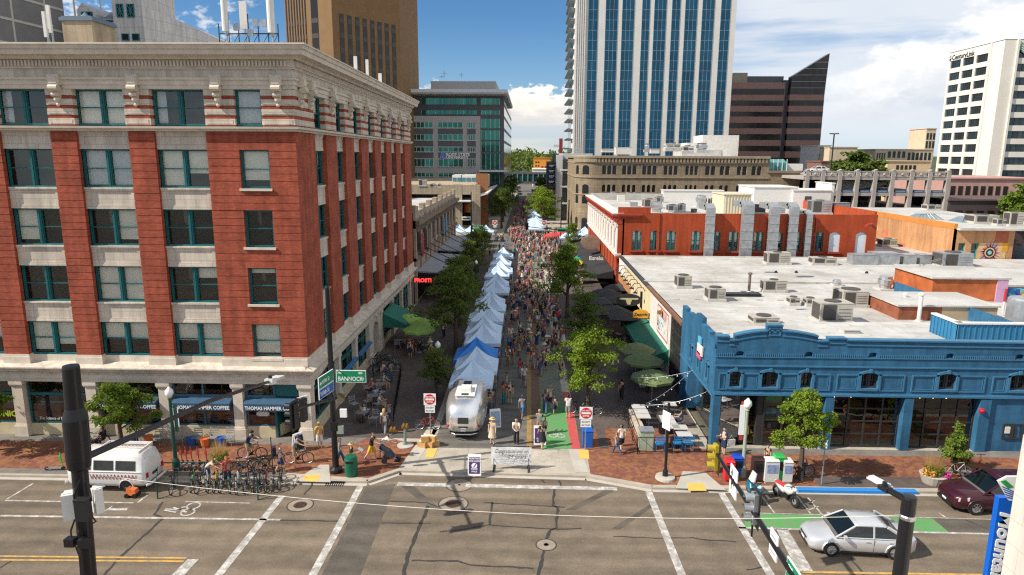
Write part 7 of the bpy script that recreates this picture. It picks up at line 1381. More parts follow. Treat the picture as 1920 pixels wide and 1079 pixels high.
def car(name,label,cat,loc,rz,Lc,W,H,paint,prof,cab,hood,wb_,wr):
 """x forwards. prof: (x, zbottom, ztop, halfwidth factor) of the lower body; cab: base front/rear x, roof front/rear x"""
 t=thing(name,label,cat,loc,rz);hw=W/2;mb=MB();secs=[]
 for x,zb_,zt_,f in prof:
  w_=hw*f;sh=zt_-.1
  secs.append([(x,y,z_)for y,z_ in((-w_*.9,zb_),(-w_*.99,zb_+.14),(-w_,(zb_+sh)/2+.06),(-w_*.975,sh),(-w_*.9,zt_-.02),(-w_*.5,zt_+.025),(0,zt_+.035),(w_*.5,zt_+.025),(w_*.9,zt_-.02),(w_*.975,sh),(w_,(zb_+sh)/2+.06),(w_*.99,zb_+.14),(w_*.9,zb_),(0,zb_-.02))])
 loft(mb,secs);b=mb.build('body',[paint],t,smooth=True,world=False)
 bf,br,rf,rr,zbelt=cab;zr=H;yb,yr=hw*.94,hw*.78;g=MB()
 ws=MB();ws.face([(bf,-yb,zbelt),(bf,yb,zbelt),(rf,yr,zr-.05),(rf,-yr,zr-.05)]);ws.build('windscreen',[CGLASS],t,world=False);ws=MB();ws.face([(br,yb,zbelt),(br,-yb,zbelt),(rr,-yr,zr-.05),(rr,yr,zr-.05)]);ws.build('rear_window',[CGLASS],t,world=False)
 for s in(-1,1):
  ws=MB();pts=[(bf-.1,s*yb,zbelt+.01),(br+.1,s*yb,zbelt+.01),(rr,s*yr,zr-.08),(rf,s*yr,zr-.08)];ws.face(pts if s<0 else pts[::-1]);ws.build('side_window',[CGLASS],t,world=False)
 rm=MB();n=6;S=[]
 for i in range(n+1):
  u=i/n;x=rf+(rr-rf)*u;c=.05*sin(pi*u);S.append([(x,y,z_)for y,z_ in((-yr,zr-.1),(-yr*.95,zr-.03+c*.5),(-yr*.5,zr+c),(0,zr+c*1.15),(yr*.5,zr+c),(yr*.95,zr-.03+c*.5),(yr,zr-.1),(0,zr-.09))])
 loft(rm,S);rm.build('roof',[paint],t,smooth=True,world=False);pm=MB()
 xm_=(rf+rr)/2-.1
 for s in(-1,1):
  pm.tube([(bf,s*yb,zbelt),(rf,s*yr,zr-.06)],.05,6);pm.tube([(br,s*yb,zbelt),(rr,s*yr,zr-.06)],.075,6);pm.tube([(xm_,s*yb,zbelt),(xm_,s*(yr+.02),zr-.06)],.04,6);pm.tube([(bf,s*yb,zbelt),(br,s*yb,zbelt)],.03,5)
 pm.build('pillars',[paint],t,world=False);sm=MB()
 for sx in(bf-1.15,bf-2.1):
  for sy in(-.38,.38):sm.box(sx-.25,sx+.25,sy-.24,sy+.24,.35,.62);sm.hexa([(sx-.28,sy-.23,.6),(sx-.14,sy-.23,.6),(sx-.14,sy+.23,.6),(sx-.28,sy+.23,.6),(sx-.42,sy-.2,1.18),(sx-.3,sy-.2,1.18),(sx-.3,sy+.2,1.18),(sx-.42,sy+.2,1.18)])
 sm.box(bf-.5,bf-.1,-hw*.8,hw*.8,.7,zbelt-.02);sm.box(br,bf,-hw*.85,hw*.85,.3,.36);sm.box(br-.1,bf-.02,-hw*.9,hw*.9,zbelt-.02,zbelt+.075);sm.build('seats',[SEAT],t,world=False)
 for s in(-1,1):
  for x in(wb_/2+hood,-wb_/2+hood):
   wheel(t,x,s*(hw-.1),wr,.22,s);mb=MB();A=[(x+(wr+.06)*cos(pi*k/12),wr+(wr+.06)*sin(pi*k/12))for k in range(13)];mb.tube([(a,s*(hw-.005),z_)for a,z_ in A],.035,5);mb.extrude(lambda u,z_,d:Vector((u,s*(hw*.985)-s*d,z_)),[(a,z_)for a,z_ in A][::s],-.004,.2,1);mb.build('wheel_arch',[paint,BLACKP],t,world=False)
  mb=MB();mb.obox((bf-.35,s*(hw+.1),zbelt+.08),(.12,.2,.14));mb.build('mirror',[paint],t,world=False)
  for x in(xm_+.25,xm_-.75):mb=MB();mb.box(x-.1,x+.1,s*hw*.985-.02,s*hw*.985+.02,zbelt-.17,zbelt-.13);mb.build('door_handle',[CHROME],t,world=False)
  mb=MB();mb.box(xm_-.006,xm_+.006,s*hw*.995-.006,s*hw*.995+.006,.35,zbelt-.02);mb.box(br+.25,bf-.25,s*hw*.998-.004,s*hw*.998+.004,.27,.31);mb.build('door_seam',[BLACKP],t,world=False)
  xf=prof[0][0];mb=MB();mb.hexa([(xf-.62,s*hw*.62-.02,prof[2][2]-.24),(xf-.12,s*hw*.45,prof[1][2]-.2),(xf-.16,s*hw*.83,prof[1][2]-.2),(xf-.62,s*hw*.97,prof[2][2]-.24),(xf-.64,s*hw*.7,prof[2][2]-.05),(xf-.17,s*hw*.45,prof[1][2]-.03),(xf-.2,s*hw*.83,prof[1][2]-.03),(xf-.64,s*hw*.965,prof[2][2]-.05)]);mb.build('headlight',[HLAMP],t,world=False)
  xr_=prof[-1][0];mb=MB();mb.box(xr_-.01,xr_+.3,min(s*hw*.42,s*hw*.74),max(s*hw*.42,s*hw*.74),prof[-1][2]-.3,prof[-1][2]-.1);mb.build('tail_light',[TLAMP],t,world=False)
 xf=prof[0][0];mb=MB();mb.box(xf-.09,xf+.015,-hw*.42,hw*.42,.52,.64);mb.box(xf-.1,xf+.02,-hw*.6,hw*.6,.27,.42);mb.build('grille',[BLACKP],t,world=False);mb=MB();mb.box(xf+.02,xf+.035,-.16,.16,.43,.52);mb.build('licence_plate',[LETW],t,world=False)
 return t
SED=[(2.3,.3,.62,.62),(2.2,.22,.7,.8),(1.95,.2,.78,.94),(1.5,.2,.87,1.),(.8,.2,.95,1.),(0,.2,.95,1.),(-.9,.2,.95,1.),(-1.5,.2,.98,1.),(-2.0,.24,1.0,.95),(-2.25,.3,.96,.82),(-2.33,.36,.84,.7)]
g1,g2=G(1561,1043),G(1677,1049);ang=atan2(g1.y-g2.y,g1.x-g2.x);c=(g1+g2)/2+Vector((-sin(ang),cos(ang),0))*-.0
c=c+Vector((0,.82,0));car('silver_car','silver sedan driving left with its side windows open beside the green bike lane','car',(c.x,c.y,.008),ang,4.5,1.8,1.49,carpaint('silver_paint',(.6,.61,.63),.45),SED,(1.22,-1.85,.38,-1.0,.93),0.02,2.7,.335)
SUV=[(2.45,.35,.75,.62),(2.34,.28,.85,.8),(2.05,.26,.98,.94),(1.5,.26,1.08,1.),(.9,.26,1.12,1.),(0,.26,1.12,1.),(-.9,.26,1.12,1.),(-1.6,.26,1.14,1.),(-2.15,.3,1.14,.95),(-2.4,.36,1.08,.82),(-2.48,.42,.95,.7)]
p=G(1825,966);car('maroon_car','dark maroon sport utility car parked at the kerb by the flower planter','car',(p.x+1.42+.1,p.y+.9,.008),pi,4.95,1.94,1.72,carpaint('maroon_paint',(.06,.012,.02),.4),SUV,(1.15,-2.2,.25,-1.9,1.1),.02,2.85,.38)
vp=G(245,922);van=thing('camper_van','white vintage camper van with a red zigzag stripe parked at the left kerb','van',(vp.x-1.15,vp.y+.72,.008),pi-.02);van.scale=(.95,1.03,1.05);VW_=carpaint('van_white',(.66,.65,.63),0);mb=MB();secs=[]
for x,zb_,zt_,f,ft in((2.28,.55,1.0,.7,.66),(2.2,.38,1.3,.86,.72),(2.0,.34,1.78,.96,.74),(1.6,.34,1.93,1.,.76),(0,.34,1.96,1.,.77),(-1.5,.34,1.95,1.,.77),(-2.0,.36,1.88,.99,.76),(-2.2,.42,1.5,.96,.75),(-2.25,.5,1.0,.92,.8)):
 w_=.86*f;wt_=.86*ft;zm_=min(1.12,zt_-.1);secs.append([(x,s*y,z_)for s,y,z_ in((-1,w_*.93,zb_),(-1,w_,zb_+.15),(-1,w_,zm_),(-1,w_*.985,zm_+.03),(-1,wt_*1.06,zt_-.1),(-1,wt_*.95,zt_-.02),(-1,wt_*.4,zt_+.03),(1,wt_*.4,zt_+.03),(1,wt_*.95,zt_-.02),(1,wt_*1.06,zt_-.1),(1,w_*.985,zm_+.03),(1,w_,zm_),(1,w_,zb_+.15),(1,w_*.93,zb_))])
loft(mb,secs);mb.build('body',[VW_],van,smooth=True,world=False);VG=mat('van_glass',(.035,.04,.04),.08,.3,2,spec=.6)
for s in(-1,1):
 T=lambda u,z_,d:Vector((u,s*(.862-.155*(z_-1.15)/.7+d),z_))
 for a,b in((-1.72,-.62),(-.48,.62),(.8,1.55)):mb=MB();pts=[(a,1.2),(b,1.2),(b,1.66),(a,1.66)];mb.extrude(T,pts[::-s]if s>0 else pts,-.02,.012);mb.build('side_window',[VG],van,world=False)
 mb=MB();mb.tube([(x,s*.875,1.13)for x in(-2.0,0,1.9)],.018,4);mb.build('belt_trim',[VW_],van,world=False);mb=MB()
 for k in range(26):u=-1.75+.1*k;a_,b_=(.72,.98)if k%2 else(.98,.72);mb.cyl((u,s*.872,a_),(u+.1,s*.872,b_),.012,n=4)
 mb.build('zigzag_stripe',[mat('zigzag_red',(.45,.05,.03),.5,0)if'zigzag_red' not in bpy.data.materials else bpy.data.materials['zigzag_red']],van,world=False)
 for x in(1.35,-1.15):wheel(van,x,s*.74,.31,.2,s,5);mb=MB();mb.tube([(x+.4*cos(pi*k/10),s*.868,.31+.4*sin(pi*k/10))for k in range(11)],.03,5);mb.extrude(lambda u,z_,d:Vector((u,s*.866-s*d,z_)),[(x+.38*cos(pi*k/10),.31+.38*sin(pi*k/10))for k in range(11)][::s],-.004,.2,1);mb.build('wheel_arch',[VW_,BLACKP],van,world=False)
 mb=MB();mb.box(-2.3,-2.2,min(s*.6,s*.76),max(s*.6,s*.76),.78,1.02);mb.build('tail_light',[TLAMP],van,world=False);mb=MB();mb.obox((1.75,s*.98,1.35),(.06,.16,.2));mb.build('mirror',[CHROME],van,world=False)
mb=MB();mb.hexa([(-2.19,-.56,1.3),(-2.19,.56,1.3),(-2.1,.56,1.3),(-2.1,-.56,1.3),(-2.09,-.5,1.72),(-2.09,.5,1.72),(-2.0,.5,1.72),(-2.0,-.5,1.72)]);mb.build('rear_window',[VG],van,world=False);mb=MB();mb.box(-2.27,-2.23,-.2,.2,.72,.84);mb.build('licence_plate',[LETK],van,world=False)
mb=MB();mb.tube([(-2.28,-.85,.45),(-2.4,-.7,.45),(-2.4,.7,.45),(-2.28,.85,.45)],.07,6);mb.build('bumper',[VW_],van,world=False);mb=MB();mb.tube([(2.3,-.85,.45),(2.4,-.6,.45),(2.4,.6,.45),(2.3,.85,.45)],.07,6);mb.build('bumper',[VW_],van,world=False)
mb=MB();mb.box(-1.9,.6,-.62,-.56,1.98,2.12);mb.box(-1.9,.6,-.08,-.03,2.0,2.06)
for x in(-1.9,.55):mb.box(x,x+.06,-.62,.6,1.99,2.14)
mb.build('roof_rack',[WHITE],van,world=False);mb=MB()
for k in range(22):u=-1.7+.1*k;a_,b_=(.1,.42)if k%2 else(.42,.1);mb.cyl((u,-a_,1.995),(u+.1,-b_,1.995),.01,n=4)
mb.build('zigzag_stripe',[bpy.data.materials['zigzag_red']],van,world=False)
p=G(249,931);pw=thing('pressure_washer','small orange machine standing behind the van rear wheel','machine',p);mb=MB();mb.hexa([(-.28,-.2,.14),(.28,-.2,.14),(.28,.2,.14),(-.28,.2,.14),(-.2,-.16,.5),(.22,-.16,.42),(.22,.16,.42),(-.2,.16,.5)]);mb.build('housing',[CHB[1]],pw,world=False);mb=MB();mb.cyl((-.2,-.24,.12),(-.2,.24,.12),.12,n=12);mb.cyl((.2,-.24,.12),(.2,.24,.12),.12,n=12);mb.tube([(-.22,-.15,.45),(-.4,-.15,.75),(-.4,.15,.75),(-.22,.15,.45)],.02,5);mb.build('wheels',[BLACKP],pw,world=False)
ALU=mat('polished_aluminium',(.86,.86,.86),.27,.06,.8,metal=.85);g=G(869,831);tr=thing('travel_trailer','polished silver rounded travel trailer parked under the first white tent','trailer',(g.x,41.9,SW),0);mb=MB();secs=[];nL=22
for i in range(nL+1):
 t_=-1+2*i/nL;y=3.1*t_;e=abs(t_);k=(1-e**3.6)**.45 if e<1 else.0;k=max(k,.16);zc_,hw,hh=1.5,1.2*(.45+.55*k),1.0*(.35+.65*k)
 zc_=1.47-.3*(1-k);hh*=1.12;ring_=[]
 for j in range(24):
  a=2*pi*j/24;cx_,sz_=cos(a),sin(a);q=.55 if sz_>0 else.35;ring_.append((hw*1.05*math.copysign(abs(cx_)**q,cx_),y,zc_+hh*math.copysign(abs(sz_)**(.75 if sz_>0 else.4),sz_)))
 secs.append(ring_[::-1])
loft(mb,secs);mb.build('body',[ALU],tr,smooth=True,world=False)
YR=-3.16;mb=MB();mb.hexa([(-.34,YR-.0,1.2),(.34,YR-.0,1.2),(.34,YR+.3,1.2),(-.34,YR+.3,1.2),(-.33,YR+.06,1.58),(.33,YR+.06,1.58),(.33,YR+.4,1.58),(-.33,YR+.4,1.58)]);mb.build('rear_window',[VG],tr,world=False);mb=MB();fr_rect(mb,lambda u,z_,d:Vector((u,YR-.02+.08*(z_-1.2)/.55-d,z_)),-.4,.4,1.14,1.64,.06,.03,0,-.05);mb.build('window_frame',[CHROME],tr,world=False)
mb=MB();mb.box(-.62,.62,YR+1.15,1.0,2.56,2.6);mb.build('roof_membrane',[WHITE],tr,world=False);mb=MB();mb.hexa([(-.4,-1.5,2.45),(.4,-1.5,2.45),(.4,-.4,2.45),(-.4,-.4,2.45),(-.32,-1.4,2.85),(.32,-1.4,2.85),(.32,-.5,2.82),(-.32,-.5,2.82)]);mb.build('air_conditioner',[WHITE],tr,world=False);mb=MB();mb.box(-.25,.25,.1,.6,2.5,2.68);mb.box(-.22,.22,-1.9,-1.65,2.58,2.64);mb.build('roof_vent',[DKMETAL],tr,world=False)
for s in(-1,1):
 mb=MB();mb.tube([(s*1.2,-.9,.75),(s*1.22,-.7,.9),(s*1.22,.5,.9),(s*1.2,.7,.75)],.05,5);mb.build('wheel_cover',[CHROME],tr,world=False)
 for y in(-.45,.4):wheel(tr,0,0,.33,.2,s,6);w_=tr.children[-1];w_.location=(s*1.06,y,.33);w_.rotation_euler=(pi/2,0,-s*pi/2)
 mb=MB();mb.ball((s*.98,YR+.32,.95),.09);mb.build('tail_light',[TLAMP],tr,world=False);mb=MB();mb.extrude(lambda u,z_,d:Vector((s*(1.19+d),u,z_)),[(-1.6,1.3),(-.4,1.3),(-.4,1.8),(-1.6,1.8)][::s],-.05,.02);mb.build('side_window',[VG],tr,world=False)
mb=MB();mb.tube([(-.9,YR+.3,.5),(-.5,YR+.08,.48),(.5,YR+.08,.48),(.9,YR+.3,.5)],.035,6);mb.box(-.16,.16,YR-.03,YR+.05,.72,.8);mb.build('bumper',[CHROME],tr,world=False);mb=MB()
for x,z_ in((-.35,2.0),(0,2.03),(.35,2.0),(0,1.88)):mb.ball((x,YR+.36,z_),.05)
mb.box(-.3,.3,YR+.02,YR+.2,.93,.98);mb.build('marker_lamp',[BLACKP],tr,world=False);mb=MB();mb.box(-.9,.9,-2.6,2.8,.3,.46);mb.cyl((0,2.8,.4),(0,4.2,.42),.05);mb.build('chassis',[BLACKP],tr,world=False)
def bicycle_proto():
 t=thing('bicycle','bicycle','bicycle',(0,0,0),0,'parked bicycles');r=.34;A=Vector((-.52,0,r));B_=Vector((.52,0,r));Cc=Vector((-.06,0,.3));S=Vector((-.2,0,.82));Hd=Vector((.36,0,.86));mb=MB()
 for a,b,w_ in((Cc,S,.02),(Cc,Hd-Vector((0,0,.1)),.022),(S,Hd,.018),(A,Cc,.014),(A,S,.013),(Hd,B_,.016)):mb.cyl(a,b,w_,n=5)
 mb.build('frame',[mat('bike_paint',(1,1,1),.35,0,obj=True)],t,world=False)
 wm=MB();wm.tube([(r*cos(2*pi*k/22),0,r*sin(2*pi*k/22))for k in range(22)],.024,5,0,closed=True);wm.tube([((r-.035)*cos(2*pi*k/22),0,(r-.035)*sin(2*pi*k/22))for k in range(22)],.012,4,1,closed=True);wm.cyl((0,-.04,0),(0,.04,0),.03,n=6,m=1)
 for k in range(10):a=2*pi*k/10;wm.cyl((0,0,0),((r-.03)*cos(a),0,(r-.03)*sin(a)),.004,n=3,m=1)
 me=wm.mesh('wheel',[RUBBER,GREYM]);link('wheel',me,t,A);link('wheel',me,t,B_)
 mb=MB();mb.hexa([(-.36,-.07,.88),(-.02,-.02,.9),(-.02,.02,.9),(-.36,.07,.88),(-.38,-.09,.93),(-.02,-.025,.93),(-.02,.025,.93),(-.38,.09,.93)]);mb.cyl(S,(-.23,0,.9),.014,n=5);mb.build('saddle',[BLACKP],t,world=False);mb=MB();mb.cyl(Hd,(.33,0,1.0),.015,n=5);mb.tube([(.2,-.3,1.0),(.34,-.18,1.02),(.36,0,1.0),(.34,.18,1.02),(.2,.3,1.0)],.014,5);mb.build('handlebar',[BLACKP],t,world=False);mb=MB();mb.cyl((-.06,-.06,.3),(-.06,.06,.3),.09,n=10);mb.box(-.2,-.1,-.14,-.06,.18,.2);mb.box(-.02,.08,.06,.14,.4,.42);mb.build('pedals',[DKMETAL],t,world=False);return t
bp=bicycle_proto();used=[0]
def bike(px,py,rz,col,label,z=SW,group='parked bicycles',lean=0.):
 o=bp if not used[0]else copy_tree(bp);used[0]=1;o.location=G(px,py,z);o.rotation_euler=(lean,0,rz);o['label']=label;o['group']=group;o.children[0].color=(*col,1)
 for ch in o.children:
  if ch.name.startswith('frame'):ch.color=(*col,1)
 return o
BK=[(326,926,.05,'black','bicycle with dark frame and red bag at the left end of the corral'),(360,922,(.1,.35,.06),0,'lime green bicycle in the kerbside corral'),(376,924,(.03,.03,.03),0,'black bicycle just right of the lime green one'),(392,922,(.5,.5,.5),0,'grey bicycle with a pale cloth over it in the corral'),(404,922,(.6,.38,.02),0,'yellow bicycle in the kerbside corral'),(418,922,(.35,.4,.45),0,'pale blue bicycle right of the yellow one'),(432,924,(.04,.25,.28),0,'teal bicycle in the middle of the corral'),(448,925,(.6,.62,.62),0,'white bicycle in the corral'),(462,924,(.04,.04,.05),0,'black bicycle right of the white one'),(476,923,(.02,.1,.35),0,'blue bicycle in the corral'),(488,925,(.05,.05,.05),0,'black bicycle right of the blue one'),(500,921,(.3,.03,.03),0,'dark red bicycle near the right end of the corral'),(512,920,(.03,.06,.05),0,'dark green bicycle near the right end of the corral'),(528,917,(.03,.03,.03),0,'black bicycle at the right end of the corral')]
for i,(px,py,c_,_,lab)in enumerate(BK):bike(px,py-8,pi/2+.25+.12*sin(i*2.3),(.02,.02,.02)if i==0 else c_,lab,.0,lean=.12*sin(i*1.7))
for px,py,rz,c,lab in((458,886,.5,(.5,.5,.5),'silver bicycle leaning in the rear row of the corral'),(478,887,.7,(.03,.03,.03),'black bicycle in the rear row beside the silver one'),(500,882,.8,(.03,.05,.05),'black bicycle at the right of the rear row'),(802,806,.05,(.5,.05,.03),'red bicycle parked behind the no entry sign by the trailer'),(1085,776,.1,(.03,.03,.03),'black bicycle behind the right no entry sign'),(1107,778,0.,(.1,.1,.1),'dark bicycle beside the right no entry sign'),(1498,895,.1,(.02,.1,.4),'blue bicycle leaning at the foot of the round street tree'),(1507,897,1.0,(.03,.03,.03),'black bicycle at the foot of the round street tree'),(1792,895,.05,(.35,.33,.32),'grey bicycle between the planter and the maroon car'),(178,838,.3,(.03,.03,.03),'black bicycle by the street tree behind the van')):bike(px,py,rz,c,lab)
for i in range(9):bike(712+(i%5)*6,700-(i//5)*8-i,.2+.3*sin(i),((.03,.03,.03),(.4,.42,.45),(.05,.05,.06))[i%3],('dark bicycle in the shaded stand by the brick building','pale grey bicycle in the shaded stand by the brick building','slate bicycle in the shaded stand by the brick building')[i%3],group=('dark','pale','slate')[i%3]+' bicycles in the shaded stand')
ride=[bike(474,860,.05,(.03,.03,.03),'black bicycle ridden past the coffee shop by a man in blue',group='ridden bicycles'),bike(561,869,.05,(.06,.05,.04),'brown black bicycle ridden by a man in a pale shirt',group='ridden bicycles')]
rk=thing('bike_rack','dark green bicycle corral frame at the kerb','bike rack',G(420,915));mb=MB();a,b=G(296,936),G(484,938)
for q in(a,b):mb.cyl(q,q+Vector((0,0,1.0)),.035);mb.cyl(q,q+Vector((.5,.4,.0)),.03);
mb.tube([a+Vector((0,0,.9)),G(300,897)+Vector((0,0,.9)),G(505,893)+Vector((0,0,.9))],.03,6);q=G(512,890,SW);mb.cyl(q,q+Vector((0,0,2.2)),.03)
for k in range(8):q=G(330+k*24,898);mb.cyl(q,q+Vector((.15,.2,.9)),.025)
mb.build('frame',[GREENP],rk)
def escooter(px,py,rz,col,label,group):
 t=thing('electric_scooter',label,'scooter',G(px,py,SW),rz,group);m_=mat('scooter_'+str(int(col[0]*99))+str(int(col[1]*99)),col,.4,.05);mb=MB();mb.box(-.45,.35,-.08,.08,.12,.17);mb.build('deck',[GREYM],t,world=False);mb=MB();mb.cyl((.42,0,.1),(.34,0,1.1),.03);mb.box(.3,.38,-.05,.05,.55,.85);mb.build('stem',[m_],t,world=False);mb=MB();mb.cyl((.34,-.24,1.1),(.34,.24,1.1),.018);mb.build('handlebar',[BLACKP],t,world=False)
 for x in(-.45,.43):mb=MB();mb.cyl((x,-.03,.11),(x,.03,.11),.11,n=12);mb.build('wheel',[RUBBER],t,world=False)
for i,px in enumerate((335,344,354,367,382)):escooter(px,876,pi/2,(.45,.06,.05),'red orange electric scooter in the row behind the corral, '+nth[i]+' from the left','red scooters behind the corral')
for i,px in enumerate((1803,1812,1822,1842)):escooter(px,892,pi/2,(.25,.06,.03),'dark orange electric scooter behind the maroon car, '+nth[i]+' from the left','orange scooters behind the maroon car')
escooter(104,882,.1,(.05,.45,.05),'lime green and white electric scooter alone near the left kerb',None)
def moto(px,py,rz,label,body,seat,scoot=False):
 t=thing('motor_scooter' if scoot else'motorcycle',label,'motorcycle',G(px,py),rz);r=.24 if scoot else.31
 for x in(-.62,.66):mb=MB();mb.tube([(x+(r-.07)*cos(2*pi*k/18),0,r+(r-.07)*sin(2*pi*k/18))for k in range(18)],.075,7,closed=True);mb.cyl((x,-.05,r),(x,.05,r),r*.45,n=10,m=1);mb.build('wheel',[RUBBER,GREYM],t,world=False)
 mb=MB()
 if scoot:loft(mb,[[(x,y,z_)for y,z_ in((-w_,z0),(-w_,(z0+z1)/2),(-w_*.5,z1),(w_*.5,z1),(w_,(z0+z1)/2),(w_,z0))]for x,w_,z0,z1 in((-.85,.08,.45,.6),(-.6,.2,.35,.75),(-.2,.2,.25,.75),(-.05,.18,.2,.35),(.3,.18,.2,.32),(.42,.22,.25,1.0),(.6,.16,.4,1.0),(.72,.06,.45,.6))])
 else:loft(mb,[[(x,y,z_)for y,z_ in((-w_,z0),(-w_,(z0+z1)/2),(-w_*.5,z1),(w_*.5,z1),(w_,(z0+z1)/2),(w_,z0))]for x,w_,z0,z1 in((-.8,.06,.7,.85),(-.4,.13,.55,.8),(-.1,.15,.4,.82),(.1,.18,.6,1.02),(.35,.18,.55,1.0),(.55,.12,.7,.95))])
 mb.build('body',[body],t,world=False,smooth=True);mb=MB();mb.box(-.7,-.05,-.13,.13,.78,.86);mb.build('saddle',[seat],t,world=False);mb=MB();mb.tube([(.3,-.36,1.05),(.42,-.1,1.02),(.42,.1,1.02),(.3,.36,1.05)],.02,5)
 for s in(-.08,.08):mb.cyl((.45,s,1.0),(.66,s,r),.028)
 mb.box(-.2,.3,-.16,.16,.28,.5);mb.cyl((-.1,.2,.3),(-.85,.22,.4),.05);mb.build('fork_and_engine',[DKMETAL],t,world=False);mb=MB();mb.ball((.62,0,.92),.1);mb.build('headlight',[HLAMP],t,world=False);return t
moto(1413,934,-1.45,'teal blue motor scooter with a pale windshield parked behind the traffic signals',carpaint('teal_scooter',(.01,.13,.2),.2),BLACKP,True);mb=MB();p=G(1411,930);mb.hexa([(p.x-.3,p.y-.45,.95),(p.x+.3,p.y-.45,.95),(p.x+.3,p.y-.38,.95),(p.x-.3,p.y-.38,.95),(p.x-.22,p.y-.3,1.45),(p.x+.22,p.y-.3,1.45),(p.x+.22,p.y-.25,1.45),(p.x-.22,p.y-.25,1.45)]);mb.build('windshield',[HLAMP],[o for o in scene.objects if o.name.startswith('motor_scooter')][0])
moto(1472,940,-1.2,'red and white motorcycle parked at the kerb beside the blue painted kerb',carpaint('white_fairing',(.65,.65,.64),0),GOODS[0])
# poles, signals, street signs, wires
SGREEN=mat('street_sign_green',(.005,.22,.1),.4,0);SBLUE=mat('street_sign_blue',(.01,.12,.4),.4,0)
def sign_plate(parent,F,u0,u1,z0,z1,m,lines,d=.02,frame=True):
 mb=MB();mb.fbox(F,u0,u1,z0,z1,-d,d);b=mb.build('sign_plate',[LETW if frame else m],parent);mb=MB();mb.fbox(F,u0+.03,u1-.03,z0+.03,z1-.03,d,d+.006);mb.build('sign_face',[m],b)
 for s_,u,z,sz,sx,lm in lines:ftext('lettering',s_,sz,lm,b,F,u,z,d+.01,extrude=.003,sx=sx,bold=.004)
 return b
def signal(parent,F,u,z,col,n=3,back=True):
 """traffic signal housing, lenses outwards"""
 mb=MB();mb.fbox(F,u-.17,u+.17,z-.17-.36*(n-1),z+.17,-.16,.06);mb.build('signal_head',[col],parent)
 for k in range(n):
  zz=z-.36*k;mb=MB();P=[]
  for i in range(9):a=pi*(-.1+1.2*i/8);P.append((u+.15*cos(a),zz+.15*sin(a)))
  for i in range(8):mb.face([F(*P[i],.06),F(*P[i+1],.06),F(*P[i+1],.34),F(*P[i],.34)])
  mb.build('visor',[col],parent);mb=MB();mb.extrude(F,[(u+.12*cos(2*pi*i/14),zz+.12*sin(2*pi*i/14))for i in range(14)],.06,.07);mb.build('lens',[mat('dark_lens',(.05,.03,.03),.2,.2)if'dark_lens' not in bpy.data.materials else bpy.data.materials['dark_lens']],parent)
 if back:mb=MB();mb.fbox(F,u-.3,u+.3,z-.32-.36*(n-1),z+.32,-.1,-.08);mb.build('backplate',[BLACKP],parent)
p=G(630,885,SW);top=PY(613,540,p.y).z;t=thing('signal_pole','tall black traffic pole carrying the BANNOCK street sign','traffic pole',p);mb=MB();mb.tube([(p.x,p.y,SW),(p.x,p.y,SW+1),(p.x,p.y,top)],[.2,.17,.12],12);mb.lathe([(.36,SW),(.36,SW+.22),(.2,SW+.34)],(p.x,p.y,0),12);mb.lathe([(.14,top),(.1,top+.1),(.01,top+.12)],(p.x,p.y,0),12);mb.build('pole',[BLACKP],t)
a,b=PY(631,717,p.y-.2),PY(686,695,p.y-.2);F=Frame(0,p.y-.2,0);W_=b.x-a.x;H_=b.z-a.z;sign_plate(t,F,a.x,b.x,a.z,b.z,SGREEN,(('BANNOCK',a.x+.1,a.z+.1,.33,.82,LETW),('ST',b.x-.24,a.z+.14,.18,.7,LETW),('700',a.x+.08,b.z-.2,.16,.9,LETW),('800',b.x-.4,b.z-.2,.16,.9,LETW)))
q0,q1=PY(625,717,p.y-1.6),PY(598,742,p.y-3.1);U_=Vector((q0.x-q1.x,q0.y-q1.y,0));ang=math.degrees(atan2(U_.y,U_.x));Lq=U_.length;Fq=Frame(q1.x,q1.y,ang);zt_=PY(612,700,p.y-2.3).z;sign_plate(t,Fq,0,Lq,zt_-.62,zt_,SGREEN,(('N 8th St',.3,zt_-.42,.3,.75,LETW),));sign_plate(t,Fq,0,Lq,zt_-1.15,zt_-.63,SBLUE,(('N 8th St',.12,zt_-1.0,.32,.8,LETW),));mb=MB();mb.extrude(Fq,[(.08,zt_-.36),(.2,zt_-.48),(.2,zt_-.4),(.3,zt_-.4),(.3,zt_-.32),(.2,zt_-.32),(.2,zt_-.24)],.02,.03);mb.build('arrow',[LETW],t)
za=PY(600,745,p.y-1.5).z;e=PY(549,768,p.y-7.6);mb=MB();mb.tube([(p.x,p.y,za+.1),(q0.x+.1,q0.y,za),(e.x,e.y,e.z)],[.1,.09,.06],8);mb.build('mast_arm',[BLACKP],t);mb=MB();mb.tube([(p.x,p.y,zt_-.1),Fq(0,zt_-.1,-.02)],.035,6);mb.build('sign_bracket',[BLACKP],t)
for k in(0,1.5):ee=e.lerp(Vector((p.x,p.y,za)),k/7.6);Fn=Frame(ee.x,ee.y,-90-12);signal(t,Fn,0,ee.z+.1,BLACKP,3,k==0)
g=PY(568,757,p.y-5.2);Fp=Frame(g.x,g.y,50);sign_plate(t,Fp,-.28,.28,g.z-.5,g.z+.35,LETW,(('E',-.12,g.z-.25,.4,1,SRED),))
for px,py,m_,s_ in((640,745,mat('olive_box',(.12,.11,.05),.6,.2),.34),(627,800,BLACKP,.4),(644,775,LETW,.36),(638,806,mat('sage_box',(.25,.3,.25),.5,.1),.36)):g=PY(px,py,p.y-.3);mb=MB();mb.obox(g,(s_,.14,s_*1.25));mb.build('control_box',[m_],t)
